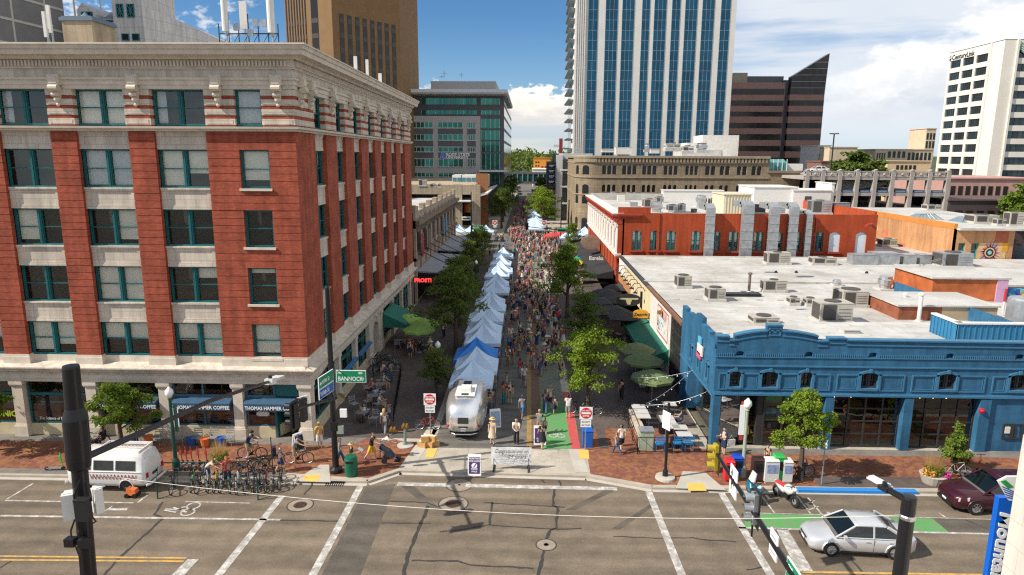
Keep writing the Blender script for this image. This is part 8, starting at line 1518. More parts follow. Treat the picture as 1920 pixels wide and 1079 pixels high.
def acorn_lamp(px,py,htop,label,m=None,banner=None,base=True):
 p=G(px,py,SW);top=PY(htop[0],htop[1],p.y).z;t=thing('street_lamp',label,'street lamp',p,0,'acorn street lamps');mb=MB();mb.lathe([(.22,SW),(.2,SW+.5),(.11,SW+.7),(.075,top-.75),(.12,top-.68),(.08,top-.6)],(p.x,p.y,0),12);mb.build('post',[m or GREENP],t);mb=MB();mb.lathe([(.1,top-.6),(.22,top-.38),(.2,top-.18),(.08,top-.06),(.05,top)],(p.x,p.y,0),12);mb.build('lamp_globe',[mat('frosted_globe',(.8,.8,.78),.3,0)if'frosted_globe' not in bpy.data.materials else bpy.data.materials['frosted_globe']],t,smooth=True)
 if banner:mb=MB();F=Frame(p.x,p.y,banner[2]);z1=PY(htop[0],banner[0],p.y).z;z0=PY(htop[0],banner[1],p.y).z;mb.fbox(F,.1,.4,z0,z1,-.01,.01);b=mb.build('banner',[LETW],t);mb=MB();mb.fbox(F,.15,.35,z0+.2,z1-.3,.01,.014);mb.build('banner_print',[banner[3]],b)
 return t
acorn_lamp(331,880,(316,726),'dark green acorn street lamp with hanging banners in front of the coffee shop',None,(800,765,0,GREENP));acorn_lamp(1392,893,(1403,747),'pale grey green acorn street lamp with a red and white banner',mat('weathered_green',(.3,.35,.28),.6,.2),(816,760,180,GOODS[0]))
for px,py,hx,hy,l in((822,720,821,640,'shaded acorn street lamp among the trees on the left of the mall'),(893,540,893,488,'acorn street lamp in front of the grey canopies'),(870,580,869,535,'acorn street lamp half hidden in the dark trees')):acorn_lamp(px,py,(hx,hy),l)
p=G(1247,897,SW);t=thing('lamp_post','slim black lamp post on a round pale base at the right corner','lamp post',p);mb=MB();mb.lathe([(.55,SW),(.52,SW+.12),(.3,SW+.16)],p*1,18)if False else mb.lathe([(.55,0),(.52,.12),(.3,.16)],p,18);mb.build('base',[CONC],t);mb=MB();tz=PY(1262,760,p.y).z;mb.lathe([(.16,.1),(.15,.4),(.08,.6),(.07,tz)],p,10);mb.build('post',[BLACKP],t);g=PY(1250,788,p.y);F=Frame(p.x,p.y,-60);mb=MB();mb.fbox(F,-.3,.3,g.z-.5,g.z+.5,.1,.13);mb.build('sign_plate',[LETW],t)
p=G(1540,909,SW);t=thing('parking_sign','slim grey sign post on the pavement right of the round street tree','sign post',p);mb=MB();mb.cyl(p,p+Vector((0,0,2.6)),.035);mb.build('post',[GREYM],t);mb=MB();mb.box(p.x-.02,p.x+.02,p.y-.2,p.y+.2,SW+2.15,SW+2.6);mb.build('sign_plate',[LETW],t)
A=G(1345,853,5.9);B_=G(1492,1085,5.75);D=(B_-A).normalized();C0=A+D*11.5;t=thing('signal_mast','long black signal mast arm reaching over the road with white signs and signals','traffic signal',(C0.x,C0.y,0));mb=MB();mb.tube([A,C0],[.07,.13],10);mb.build('mast_arm',[BLACKP],t);mb=MB();mb.tube([(C0.x,C0.y,0),(C0.x,C0.y,6.4)],[.2,.15],12);mb.build('pole',[BLACKP],t)
def on_arm(px,py):
 s=min(range(400),key=lambda k:(lambda q:abs((q-Vector((0,0,CH))).normalized().dot(ray(px,py).normalized())-1))(A+D*(k*.0288)));return A+D*(s*.0288)
aarm=math.degrees(atan2(-D.y,-D.x))
g=A-D*.0;Fy=Frame(g.x,g.y,aarm-180);signal(t,Fy,-.25,A.z+.15,mat('signal_yellow',(.42,.32,.03),.45,.2));g=on_arm(1412,960);Fy=Frame(g.x,g.y,aarm-180);signal(t,Fy,0,g.z+.5,GREYM)
mb=MB();mb.tube([g+Vector((0,0,.7)),g+Vector((0,0,-.9))],.035,6);mb.build('bracket',[BLACKP],t)
g=on_arm(1378,900);Fz=Frame(g.x,g.y,aarm-180);b=sign_plate(t,Fz,-.38,.38,g.z-.6,g.z+.5,LETW,());mb=MB();mb.extrude(Fz,[(-.16,g.z-.4),(-.1,g.z-.4),(-.1,g.z+.2),(-.04,g.z+.2),(-.13,g.z+.4),(-.22,g.z+.2),(-.16,g.z+.2)],.03,.04);mb.extrude(Fz,[(-.1,g.z-.2),(.1,g.z-.1),(.1,g.z-.2),(.24,g.z-.04),(.1,g.z+.12),(.1,g.z+.02),(-.1,g.z-.08)],.03,.04);mb.build('arrow',[LETK],b)
g=on_arm(1455,1018);Fz=Frame(g.x,g.y,aarm-180);b=sign_plate(t,Fz,-.3,.3,g.z-.45,g.z+.4,LETW,());mb=MB()
for k in range(4):mb.fbox(Fz,-.2,.2,g.z-.3+.16*k,g.z-.22+.16*k,.03,.034)
mb.build('sign_print',[mat('grey_print2',(.4,.4,.42),.6,0)],b);g=on_arm(1484,1068);Fz=Frame(g.x,g.y,aarm-180);sign_plate(t,Fz,-.25,2.0,g.z-.65,g.z+.3,SGREEN,(('200',-.1,g.z,.22,.9,LETW),('N 8th St',-.1,g.z-.5,.42,.8,LETW)))
Yp=9.5;P0=PY(134,690,Yp);P1=PY(151,900,Yp);sx_=lambda px:px*Yp/CF*1.0;t=thing('lamp_pole','thick black street pole close to the camera with radio panels and a long lamp arm','street pole',(P1.x,Yp,0));xx=P0.x+.0;z_=lambda py:PY(150,py,Yp).z
mb=MB();mb.lathe([(.12,0),(.115,z_(880)),(.16,z_(876)),(.175,z_(860)),(.175,z_(785)),(.125,z_(765)),(.118,z_(690)),(.11,z_(686)),(.01,z_(684))],(P1.x,Yp,0),26);kx=(PY(131,690,Yp).x-PY(163,1060,Yp).x)/(z_(690)-z_(1060));mb.v=[(x+kx*(z-z_(900)),y,z)for x,y,z in mb.v];mb.build('pole',[BLACKP],t);mb=MB()
e=PY(505,716,17.5);s0=Vector((P1.x,Yp,z_(864)));mid=s0.lerp(e,.55)+Vector((0,0,.12));mb.tube([s0,s0.lerp(e,.3)+Vector((0,0,.05)),mid,e],[.06,.055,.05,.04],8);mb.build('lamp_arm',[BLACKP],t);d=(e-s0).normalized();sd_=Vector((-d.y,d.x,0)).normalized();mb=MB();mb.obox(e+d*.1,(.36,.22,.16),Matrix((d,sd_,d.cross(sd_))).transposed());mb.lathe([(.06,.08),(.05,.16),(.01,.17)],e+d*.08,8,1);mb.build('lamp_driver',[WHITE,DKMETAL],t);mb=MB();mb.obox(e+d*.55+Vector((0,0,.03)),(.62,.26,.06),Matrix((d,sd_,d.cross(sd_))).transposed());mb.build('lamp_head',[mat('lamp_head_white',(.62,.63,.65),.35,.05)],t)
for px,py,w_,h_,r_,m_ in((129,950,.16,.42,25,WHITE),(183,938,.14,.4,-35,WHITE),(156,956,.2,.34,0,DKMETAL)):g=PY(px,py,Yp-.28 if r_==0 else Yp-.1);mb=MB();mb.obox(g,(w_,.12,h_),Matrix.Rotation(radians(r_),3,'Z'));mb.obox(g+Vector((0,.06 if r_ else 0,h_*.5)),(w_*1.02,.13,.02),Matrix.Rotation(radians(r_),3,'Z'));mb.build('radio_panel',[m_],t)
for px,py in((133,1016),(158,1018)):g=PY(px,py,Yp-.2);mb=MB();mb.obox(g,(.15,.12,.13));mb.build('junction_box',[BLACKP],t)
for i,pp in enumerate((((150,900),(139,930),(140,945)),((163,900),(170,925),(172,940)),((140,975),(133,995),(134,1008)),((142,1025),(150,1045),(152,1085)),((172,968),(180,978),(168,985)))):mb=MB();mb.tube([PY(a_,b_,Yp-.22)for a_,b_ in pp],.014,5);mb.build('cable',[BLACKP],t)
Yq=10.2;p=PY(1697,1000,Yq);zq_=lambda py:PY(1695,py,Yq).z;t=thing('lamp_pole','black street pole close to the camera at the right with a slim lamp head','street pole',(p.x,Yq,0));mb=MB();mb.lathe([(.13,0),(.112,zq_(934)),(.1,zq_(930)),(.01,zq_(929))],(p.x,Yq,0),18);mb.build('pole',[BLACKP],t);mb=MB();e=PY(1658,915,Yq+.5);s0=Vector((p.x,Yq,zq_(940)));mb.tube([s0,e],[.06,.05],8);mb.build('lamp_arm',[BLACKP],t);d=(e-s0).normalized();sd_=Vector((-d.y,d.x,0)).normalized();M_=Matrix((d,sd_,d.cross(sd_))).transposed();mb=MB();mb.obox(e-d*.02,(.2,.13,.08),M_);mb.lathe([(.04,0),(.04,.07),(.01,.08)],e+Vector((0,0,.04)),8);mb.build('lamp_driver',[DKMETAL],t);mb=MB();h2=PY(1640,899,Yq+.9)
mb.obox((e+h2)/2+Vector((0,0,.02)),((h2-e).length*1.1,.14,.03),M_)
for k in(-.04,0,.04):mb.obox((e+h2)/2+Vector((0,0,.05))+sd_*k,((h2-e).length,.012,.04),M_)
mb.build('lamp_head',[mat('lamp_head_silver',(.6,.62,.66),.35,.05)],t);mb=MB();mb.lathe([(.125,zq_(972)),(.135,zq_(970)),(.135,zq_(966)),(.12,zq_(964))],(p.x,Yq,0),18);mb.build('clamp',[STEEL],t)
mb=MB();a,b=PY(178,890,Yp),PY(1690,966,Yq);K=[a.lerp(b,k/24)-Vector((0,0,.62*4*(k/24)*(1-k/24)*.5))for k in range(25)];mb.tube(K,.0045,4);tag(mb.build('overhead_wire',[BLIND]),'thin pale wire stretched between the two near black poles','wire')
for px,py,top,armp,l in((1065,470,375,(985,425),'far black traffic mast with signals over the cross street'),(884,462,360,(905,428),'far slim mast with a green street sign at the cross street')):
 p=G(px,py,SW);tz=PY(px,top,p.y).z;t=thing('traffic_mast',l,'traffic pole',p);mb=MB();mb.tube([p,(p.x,p.y,tz)],[.16,.1],8);mb.build('pole',[BLACKP],t);q=PY(armp[0],armp[1],p.y);mb=MB();mb.tube([(p.x,p.y,q.z-.8),q],[.1,.06],6);mb.build('mast_arm',[BLACKP],t);F=Frame(0,p.y,0)
 if px>1000:signal(t,F,q.x+.3,q.z+.4,BLACKP);g=PY(1057,432,p.y);sign_plate(t,F,g.x-1.2,g.x+1.2,g.z-.35,g.z+.35,SGREEN,())
 else:g=PY(895,427,p.y);sign_plate(t,F,g.x-1.1,g.x+1.1,g.z-.45,g.z+.45,SGREEN,(('Idaho St',-1+g.x,g.z-.15,.5,.8,LETW),))
p=G(1051,465,SW);t=thing('traffic_mast','slim far black pole just left of the far traffic mast','traffic pole',p);mb=MB();mb.tube([p,(p.x,p.y,PY(1051,370,p.y).z)],[.12,.08],8);mb.build('pole',[BLACKP],t);g=PY(1043,371,p.y);mb=MB();mb.box(g.x,p.x,p.y-.1,p.y+.1,g.z-.1,g.z);mb.build('lamp_head',[BLACKP],t)
p=PY(1558,318,142);t=thing('deck_lamp','twin headed lamp post on the parking garage deck','street lamp',p);z1=PY(1558,251,142).z;mb=MB();mb.cyl(p,(p.x,142,z1),.14);mb.build('post',[DKMETAL],t);mb=MB();mb.box(p.x-.9,p.x-.2,141.8,142.2,z1-.1,z1+.1);mb.box(p.x+.2,p.x+.9,141.8,142.2,z1-.1,z1+.1);mb.box(p.x-.2,p.x+.2,141.95,142.05,z1-.05,z1+.05);mb.build('lamp_head',[DKMETAL],t)
Yr=11.0;a=PY(1905,900,Yr);wl=thing('near_building','pale panelled wall of a near building cut by the right edge','building',(a.x+1.5,Yr,0));WB=brick('pale_panel_wall',(.6,.55,.48),(.58,.53,.46),(.42,.38,.33),bw=.6,bh=.45,mort=.006,var=.08,bmp=0);mb=MB();mb.box(a.x,a.x+3,Yr-9,Yr,0,PY(1905,815,Yr).z);mb.build('wall',[WB],wl)
s0,s1=PY(1874,934,Yr+.35),PY(1900,934,Yr+.35);bl=thing('blade_sign','tall blue blade sign with white vertical lettering on the near wall','sign',(s0.x,Yr+.3,8));F=Frame(0,Yr+.35,0);mb=MB();W_=PY(1904,934,Yr+.35).x-s0.x;mb.fbox(F,s0.x,s0.x+W_,6.5,s0.z,-.12,0);mb.build('sign_board',[mat('sign_blue',(.0,.1,.5),.4,0)],bl);text('lettering','Mountain',W_*1.2,LETW,bl,F(s0.x+W_*.2,s0.z-.26,.012),(pi/2,pi/2,0),.006,'LEFT',1.15,.012,.2)
g0=s0.z;mb=MB();X=lambda px,py:(PY(px,py,Yr+.25).x,PY(px,py,Yr+.25).z);hexp=[X(1870,902),X(1891,938),X(1915,938),X(1915,893),X(1888,893)];mb.extrude(Frame(0,Yr+.25,0),hexp,-.02,.02,0);EG=mat('emblem_leaf_green',(.03,.3,.06),.4,0);mb.extrude(Frame(0,Yr+.25,0),[X(1874,902),X(1888,915),X(1899,912),X(1884,899)],.02,.026,1)
for k in range(5):mb.extrude(Frame(0,Yr+.25,0),[X(1876+2.2*k,910+5*k),X(1877+2.2*k,912+5*k),X(1899,922+3.4*k),X(1899,920+3.4*k)],.02,.026,2)
mb.build('emblem',[LETW,EG,SBLUE],bl)
def planter(px,py,label,kind):
 p=G(px,py,SW);t=thing('flower_planter',label,'planter',p);mb=MB()
 if kind:mb.lathe([(.5,0),(.68,.5),(.62,.52),(.02,.45)],p,18);mb.build('pot',[CONC],t)
 for nm,m_,n,cx_,R_,z0,h_,up in((('grass_plume',mat('plume_tan',(.5,.3,.1),.8,.1)if'plume_tan' not in bpy.data.materials else bpy.data.materials['plume_tan'],160,0,.3,.5,1.3,1),('leaves',LEAFM,260,0,.5,.45,.5,0))+((('yellow_flowers',GOODS[4],150,-.3,.35,.5,.35,0),('magenta_flowers',mat('magenta_petals',(.5,.03,.25),.7,.1),190,.35,.42,.3,.35,0))if kind else())):
  mb=MB();r=random.Random(px)
  for k in range(n):
   a_=r.uniform(0,6.28);q=R_*sqrt(r.random());b=p+Vector((cx_+q*cos(a_),q*sin(a_)-(.15 if cx_ else 0),z0));
   if up:e=b+Vector((q*cos(a_)*.8,q*sin(a_)*.8,h_*r.uniform(.5,1)));mb.face([b+Vector((-.012,0,0)),b+Vector((.012,0,0)),e])
   else:c=b+Vector((0,0,h_*r.random()));d_=Vector((r.gauss(0,1),r.gauss(0,1),r.gauss(0,1))).normalized()*.09;e=d_.cross(Vector((r.gauss(0,1),r.gauss(0,1),1))).normalized()*.05;mb.face([c-d_,c-e,c+d_,c+e])
  mb.build(nm,[m_],t)
planter(1748,905,'pale round planter with yellow and magenta flowers and tan grass at the kerb',1);planter(413,878,'clump of ornamental grass with orange tips behind the bike corral',0);planter(1787,868,'white rimmed planter of grass at the foot of the small conifer',0)
for i,pp in enumerate((((1190,708),(1240,712),(1300,695)),((1212,757),(1250,740),(1297,695)),((1205,760),(1265,762),(1325,735)))):
 q=[PY(a_,b_,Y_)for(a_,b_),Y_ in zip(pp,((45,44,43.5),(42,42.5,43),(41.6,41,40))[i])];t=thing('string_lights',('string of bulbs under the olive umbrellas','string of bulbs sagging from the blue wall','string of bulbs above the patio tables')[i],'string lights',q[0]);mb=MB();K=[]
 for k in range(13):u=k/12;K.append((q[0]*(1-u)+q[1]*u)*(1-u)+(q[1]*(1-u)+q[2]*u)*u)
 mb.tube(K,.012,4);mb.build('cord',[GREYM],t);
 for k in range(1,12,2):mb=MB();mb.ball(K[k]-Vector((0,0,.12)),.045,6);mb.build('bulb',[LETW],t)
p=G(1527,318,14.9);p=PY(1541,322,143);cw=car('white_car','small white car parked on the top deck of the garage','car',(PY(1532,322,143).x,143,PY(1532,325,143).z),pi,4.63,1.78,1.44,carpaint('deck_car_white',(.65,.65,.65),0),SED,(1.05,-1.75,.2,-1.05,.93),0.02,2.7,.32)
# people
SKIN=mat('skin',(.5,.3,.2),.6,0,obj=True);FAB=mat('clothing',(1,1,1),.85,.12,9,obj=True);HAIRM=mat('hair',(1,1,1),.7,0,obj=True);SHOE=mat('shoe_and_eye',(.05,.045,.045),.6,0)
def skeleton(p):
 """joint positions for a pose, facing +x. p: lean, legs ((hip, knee) left, right), arms ((shoulder, elbow, out) left, right), seat drop"""
 J={};par={};rad={};ln=p.get('lean',0);dz=p.get('drop',0);base=Vector((0,0,.93-dz))
 up=lambda h,y=0.:base+Vector((sin(ln)*h,y,cos(ln)*h))
 def add(n,v,q,r):J[n]=v;par[n]=q;rad[n]=r
 add('pelvis',base,None,(.125,.15));add('waist',up(.17),'pelvis',(.11,.135));add('chest',up(.4),'waist',(.125,.175));add('neck',up(.54),'chest',(.058,.058));add('chin',up(.61)+Vector((.02,0,0)),'neck',(.07,.065));add('head',up(.7)+Vector((.01,0,0)),'chin',(.1,.085));add('crown',up(.78),'head',(.075,.07))
 for s,k in((1,0),(-1,1)):
  h,kn=p['legs'][k];n='LR'[k];a=base+Vector((0,s*.095,-.04));b=a+Vector((sin(h),s*.1*p.get('wide',0),-cos(h)))*.42;c=b+Vector((sin(h-kn),0,-cos(h-kn)))*.42
  add('hip'+n,a,'pelvis',(.098,.098));add('knee'+n,b,'hip'+n,(.064,.064));add('ankle'+n,c,'knee'+n,(.043,.043));ft=h-kn;add('toe'+n,c+Vector((.15*cos(ft*.4),s*.02,-.035+.1*sin(ft*.4))),'ankle'+n,(.034,.045))
  sh,el,ot=p['arms'][k];a=up(.475,s*.175);b=a+Vector((sin(sh),s*ot,-cos(sh)))*.29;c=b+Vector((sin(sh+el),s*(ot*.4-.1*el),-cos(sh+el)))*.25;d=c+(c-b).normalized()*.07
  add('shoulder'+n,a,'chest',(.068,.068));add('elbow'+n,b,'shoulder'+n,(.045,.045));add('wrist'+n,c,'elbow'+n,(.03,.034));add('palm'+n,d,'wrist'+n,(.018,.04))
 return J,par,rad
_pm={}
def person_meshes(key,p):
 J,par,rad=skeleton(p);names=list(J);idx={n:i for i,n in enumerate(names)};me=bpy.data.meshes.new('sk');me.from_pydata([tuple(J[n])for n in names],[(idx[n],idx[par[n]])for n in names if par[n]],[])
 o=bpy.data.objects.new('sk',me);COL.objects.link(o);md=o.modifiers.new('s','SKIN');md.branch_smoothing=.5
 for n in names:v=me.skin_vertices[0].data[idx[n]];v.radius=rad[n];v.use_root=n=='pelvis'
 sb_=o.modifiers.new('d','SUBSURF');sb_.levels=1;bpy.context.view_layer.update();ev=bpy.data.meshes.new_from_object(o.evaluated_get(bpy.context.evaluated_depsgraph_get()));bpy.data.objects.remove(o)
 V=[v.co.copy()for v in ev.vertices];NN=[v.normal.copy()for v in ev.vertices];FC=[tuple(f.vertices)for f in ev.polygons];segs=[(n,J[par[n]],J[n])for n in names if par[n]]
 def near(v):
  best=(9,'',0)
  for n,a,b in segs:
   ab=b-a;t=max(0,min(1,(v-a).dot(ab)/ab.length_squared));d=(v-a-ab*t).length
   if d<best[0]:best=(d,n,t)
  return best
 R_=[near(v)for v in V]
 bm_=MB();bm_.v=[tuple(v)for v in V];bm_.f=list(FC);bm_.m=[1 if all(R_[i][1][:3]=='toe' for i in f)else 0 for f in FC]
 for n in'LR':
  pa,wr=J['palm'+n],J['wrist'+n];d=(pa-wr).normalized();sd=Vector((1,0,0)).cross(d);sd=sd.normalized()if sd.length>.2 else Vector((0,1,0));sd2=d.cross(sd)
  for k,L_ in enumerate((.062,.072,.068,.052)):q=pa+sd2*(.026*(k-1.5)/1.5);bend=sd*(.014 if n=='L' else-.014);bm_.tube([q-d*.015,q+d*L_*.5,q+d*L_*.85+bend],[.0085,.008,.006],5)
  q=wr+d*.025+sd2*.03;bm_.tube([q-sd2*.012,q+sd2*.025+d*.02,q+sd2*.03+d*.045],[.011,.01,.007],5)
 hd=J['head'];fx=lambda x,y,z:hd+Vector((x,y,z))
 bm_.hexa([fx(.085,-.014,-.045),fx(.125,-.01,-.045),fx(.125,.01,-.045),fx(.085,.014,-.045),fx(.085,-.008,.01),fx(.1,-.005,.01),fx(.1,.005,.01),fx(.085,.008,.01)])
 for y in(-.033,.033):bm_.ball(fx(.085,y,.012),.011,5,1,4);bm_.obox(fx(-.005,y*2.6,-.01),(.035,.015,.055))
 bm_.obox(fx(.085,0,-.075),(.012,.045,.01),None,1);body=bm_.mesh('body',[SKIN,SHOE],smooth=True)
 def shell(name,test,off,m):
  keep=[f for f in FC if all(test(R_[i],V[i])for i in f)];use=sorted({i for f in keep for i in f});mp={i:k for k,i in enumerate(use)};q=MB();q.v=[tuple(V[i]+NN[i]*(off(R_[i],V[i])if callable(off)else off))for i in use];q.f=[tuple(mp[i]for i in f)for f in keep];q.m=[0]*len(keep);return q.mesh(name,m,smooth=True)
 torso=('waist','chest','hipL','hipR','shoulderL','shoulderR');out={'body':body}
 out['shirt']=shell('shirt',lambda r,v:r[1]in torso or(r[1][:5]=='elbow' and r[2]<.62)or(r[1]=='neck' and r[2]<.25),.016,[FAB]);leg=lambda lim:(lambda r,v:r[1][:3]=='hip' or(r[1]=='waist' and r[2]<.35)or(r[1][:4]=='knee')or(r[1][:5]=='ankle' and r[2]<lim))
 out['trousers']=shell('trousers',leg(.93),lambda r,v:.012+(.015 if r[1][:5]=='ankle' else 0),[FAB]);out['shorts']=shell('shorts',leg(.06),lambda r,v:.014+(.03*r[2]if r[1][:4]=='knee' else 0),[FAB])
 hair_t=lambda r,v:r[1]in('head','crown','chin')and(v.z>hd.z+.03 or v.x<hd.x-.02)
 out['hair']=shell('hair',hair_t,.018,[HAIRM]);me2=shell('hair',hair_t,.02,[HAIRM]);q=MB();q.v=[tuple(v.co)for v in me2.vertices];q.f=[tuple(f.vertices)for f in me2.polygons];q.m=[0]*len(q.f);q.tube([fx(-.05,0,.04),fx(-.1,0,-.1),fx(-.13,0,-.25),fx(-.12,0,-.33)],[.085,.09,.08,.03],8);out['long_hair']=q.mesh('hair',[HAIRM],smooth=True)
 q=MB();q.lathe([(.19,-.0),(.2,.015),(.1,.03),(.095,.11),(.03,.125)],tuple(fx(0,0,.03)),14);out['hat']=q.mesh('hat',[HAIRM]);q=MB();q.lathe([(.118,-.02),(.122,.03),(.1,.09),(.05,.125),(.01,.13)],tuple(fx(0,0,.02)),12);out['helmet']=q.mesh('helmet',[HAIRM])
 q=MB();z0=J['pelvis'].z;q.lathe([(.15,.16),(.17,.02),(.2,-.15),(.26,-.45)],tuple(J['pelvis']),12,sx=.85,close=False);out['skirt']=q.mesh('skirt',[FAB]);return out
POSE={'stand':dict(legs=((.03,.02),(-.04,.02)),arms=((.08,.25,.14),(-.02,.2,.14))),'walk':dict(lean=.05,legs=((.42,.12),(-.3,.3)),arms=((-.4,.25,.1),(.4,.4,.1))),'step':dict(lean=.04,legs=((-.2,.25),(.3,.08)),arms=((.25,.5,.12),(-.25,.2,.12))),'hold':dict(legs=((.05,.03),(-.06,.03)),arms=((.45,1.35,.1),(.4,1.4,.1))),'turn':dict(legs=((.08,.1),(-.02,.0)),arms=((.1,1.7,.22),(-.05,.3,.2))),'push':dict(lean=.16,legs=((.4,.2),(-.35,.3)),arms=((.75,.45,.08),(.75,.45,.08))),'sit':dict(drop=.43,legs=((1.5,1.5),(1.42,1.45)),arms=((.5,.95,.12),(.6,.9,.12)),wide=.8),'ride':dict(lean=.45,drop=-.02,legs=((.75,.9),(.2,.25)),arms=((1.0,.25,.08),(1.0,.25,.08))),'bend':dict(lean=.8,legs=((.1,.1),(-.1,.1)),arms=((.9,.3,.1),(.8,.4,.1)))}
CL={'white':(.62,.62,.6),'black':(.02,.02,.022),'navy':(.02,.035,.1),'red':(.45,.03,.04),'teal':(.02,.2,.22),'sky blue':(.12,.3,.5),'grey':(.22,.22,.23),'pink':(.6,.18,.25),'orange':(.65,.2,.04),'green':(.05,.22,.09),'maroon':(.16,.02,.04),'purple':(.16,.05,.25),'cream':(.55,.47,.34),'yellow':(.7,.42,.03),'khaki':(.33,.25,.15),'denim':(.05,.1,.2),'straw':(.6,.42,.18),'brown':(.07,.035,.02),'dark':(.012,.01,.009),'blonde':(.4,.26,.1),'red brown':(.3,.08,.03),'plaid':(.12,.17,.26),'coral':(.7,.16,.1)}
SK=[(.52,.32,.22),(.58,.38,.27),(.42,.25,.16),(.22,.12,.07)];prnd=random.Random(77)
def person(loc,rz,pose,shirt,bottom,bc,hair,hc,label,sc=1.,group=None,extra=None):
 if pose not in _pm:_pm[pose]=person_meshes(pose,POSE[pose])
 M_=_pm[pose];o=link('person',M_['body'],None,loc,rz);o.scale=(sc,)*3;o.color=(*prnd.choice(SK),1);tag(o,label,'person',group)
 for part,c in(('shirt',shirt),(bottom,bc),(hair,hc)):
  if part:q=link(part.replace('long_',''),M_[part],o);q.color=(*CL[c],1)
 if bottom=='skirt':pass
 return o
def at(px,py,rz,*a,**k):g=G(px,py,k.pop('z',SW));return person((g.x,g.y,g.z-.03),rz,*a,**k)
W=pi;GPR='people in the market street'
at(600,841,2.0,'stand','yellow','shorts','white','hair','blonde','person in yellow top and white shorts at the corner column');at(583,822,2.6,'sit','navy','trousers','denim','hair','dark','person in navy sitting in the shade by the corner entrance')
at(660,884,.3,'hold','black','trousers','black','hat','straw','person in black with a straw hat reading a white sheet by the green bin');q=MB();g=G(664,884);q.obox((g.x+.42,g.y-.05,1.35),(.3,.34,.02),Matrix.Rotation(.6,3,'Y'));tag(q.build('paper',[LETW]),'white sheet of paper held by the person in the straw hat','paper')
at(697,862,0,'push','black','shorts','yellow','hair','brown','person in black top and yellow shorts pushing a stroller');at(716,858,.2,'bend','white','shorts','navy','hair','dark','person in white bending over the stroller');at(638,874,.1,'walk','grey','trousers','denim','hair','brown','person in jeans passing behind the tall black pole')
at(721,814,1.6,'walk','white','trousers','grey','long_hair','blonde','person with long blonde hair in white top and pale trousers in the shade');at(729,797,1.5,'walk','grey','shorts','navy','hair','brown','person in grey shirt walking into the shade ahead of the blonde one')
at(527,885,.4,'step','plaid','shorts','navy','hair','brown','person in plaid shirt with a dark backpack walking by the corral');q=MB();g=G(523,884,SW);q.obox((g.x-.17,g.y-.06,1.36),(.2,.34,.48),Matrix.Rotation(.4,3,'Z'));tag(q.build('backpack',[mat('navy_pack',(.015,.02,.045),.8,.2,6)]),'dark backpack worn by the person in plaid','backpack')
for r_,c,hl,lb_ in((ride[0],'navy','dark','person in navy shirt and helmet riding past the coffee shop'),(ride[1],'grey','navy','person in pale shirt and blue helmet riding toward the corner')):p=r_.location;person((p.x-.28,p.y,p.z+.02),r_.rotation_euler.z,'ride',c,'shorts','khaki','helmet',hl,lb_)
at(428,911,2.2,'stand','red','shorts','black','long_hair','red brown','person with long red hair and red top among the corral bicycles',z=0.);at(390,905,0,'bend','cream','shorts','denim','hair','brown','person bending over a bicycle in the corral',z=0.);at(196,836,3,'sit','black','trousers','black','hair','dark','person in black by the bicycles under the street tree')
at(968,833,-1.6,'hold','white','trousers','black','hair','brown','person in white top holding a bag behind the banner');at(923,833,-1.7,'stand','cream','skirt','cream','hat','straw','person in cream dress and straw hat beside the trailer');at(979,786,1.2,'walk','sky blue','shorts','denim','hair','brown','person in sky blue shirt and denim shorts walking alone mid street')
at(1017,840,1.8,'step','black','skirt','black','long_hair','brown','person in black dress in front of the white sandwich board');at(1011,815,1.4,'hold','grey','trousers','khaki','hair','blonde','person in grey carrying a small child at the green lane');at(1022,812,1.4,'stand','white','shorts','red','hair','brown','small child in white at the edge of the green lane',sc=.62)
at(1065,784,1.5,'hold','white','shorts','grey','hair','dark','person in white top and grey shorts on the red strip');at(1031,766,1.5,'walk','white','shorts','maroon','hair','blonde','person in white top and maroon shorts on the green lane');at(1040,776,1.6,'step','navy','shorts','navy','hair','brown','child in navy on the green lane',sc=.75);at(1022,776,1.5,'walk','navy','trousers','denim','hair','brown','person in navy crossing the brown strip by the red box')
at(1156,852,2.2,'walk','grey','trousers','denim','hair','red brown','child in grey top with a blue jacket at the waist',sc=.82);at(1165,846,1.8,'step','white','shorts','black','hair','brown','person in white shirt and black shorts walking beside the child');at(1356,852,-2.6,'hold','navy','shorts','navy','hair','brown','person in navy holding a printed shopping bag by the blue pillar');q=MB();g=G(1361,852,SW);q.box(g.x,g.x+.42,g.y-.25,g.y-.12,.75,1.15);q.tube([(g.x+.08,g.y-.18,1.15),(g.x+.2,g.y-.18,1.4),(g.x+.34,g.y-.18,1.15)],.012,4);tag(q.build('shopping_bag',[mat('printed_bag',(.5,.5,.48),.7,.6,12)]),'white printed shopping bag held beside the blue pillar','bag');at(1438,873,-2,'stand','black','shorts','black','hair','brown','child in black standing behind the newspaper boxes',sc=.75)
at(983,724,-1.6,'walk','white','shorts','grey','hair','dark','person in white shirt and grey shorts walking toward the camera');at(956,757,-1.5,'stand','black','shorts','khaki','hair','brown','person in black shirt and khaki shorts beside the first tent');at(945,757,-.4,'stand','coral','trousers','teal','long_hair','brown','person in coral top beside the first tent');at(917,760,2.4,'stand','navy','shorts','navy','hair','dark','person in navy in the shade under the first tent')
for i,(px,py,c)in enumerate(((712,768,'white'),(705,756,'sky blue'),(698,740,'pink'),(720,728,'teal'),(682,790,'white'),(760,655,'grey'),(775,660,'maroon'),(788,662,'black'))):at(px,py,i*1.9,'sit',c,'shorts',('khaki','navy','black')[i%3],'hair',('dark','brown','blonde')[i%3],'person in %s seated at the shaded tables, %s from the front'%(c,nth[i]))
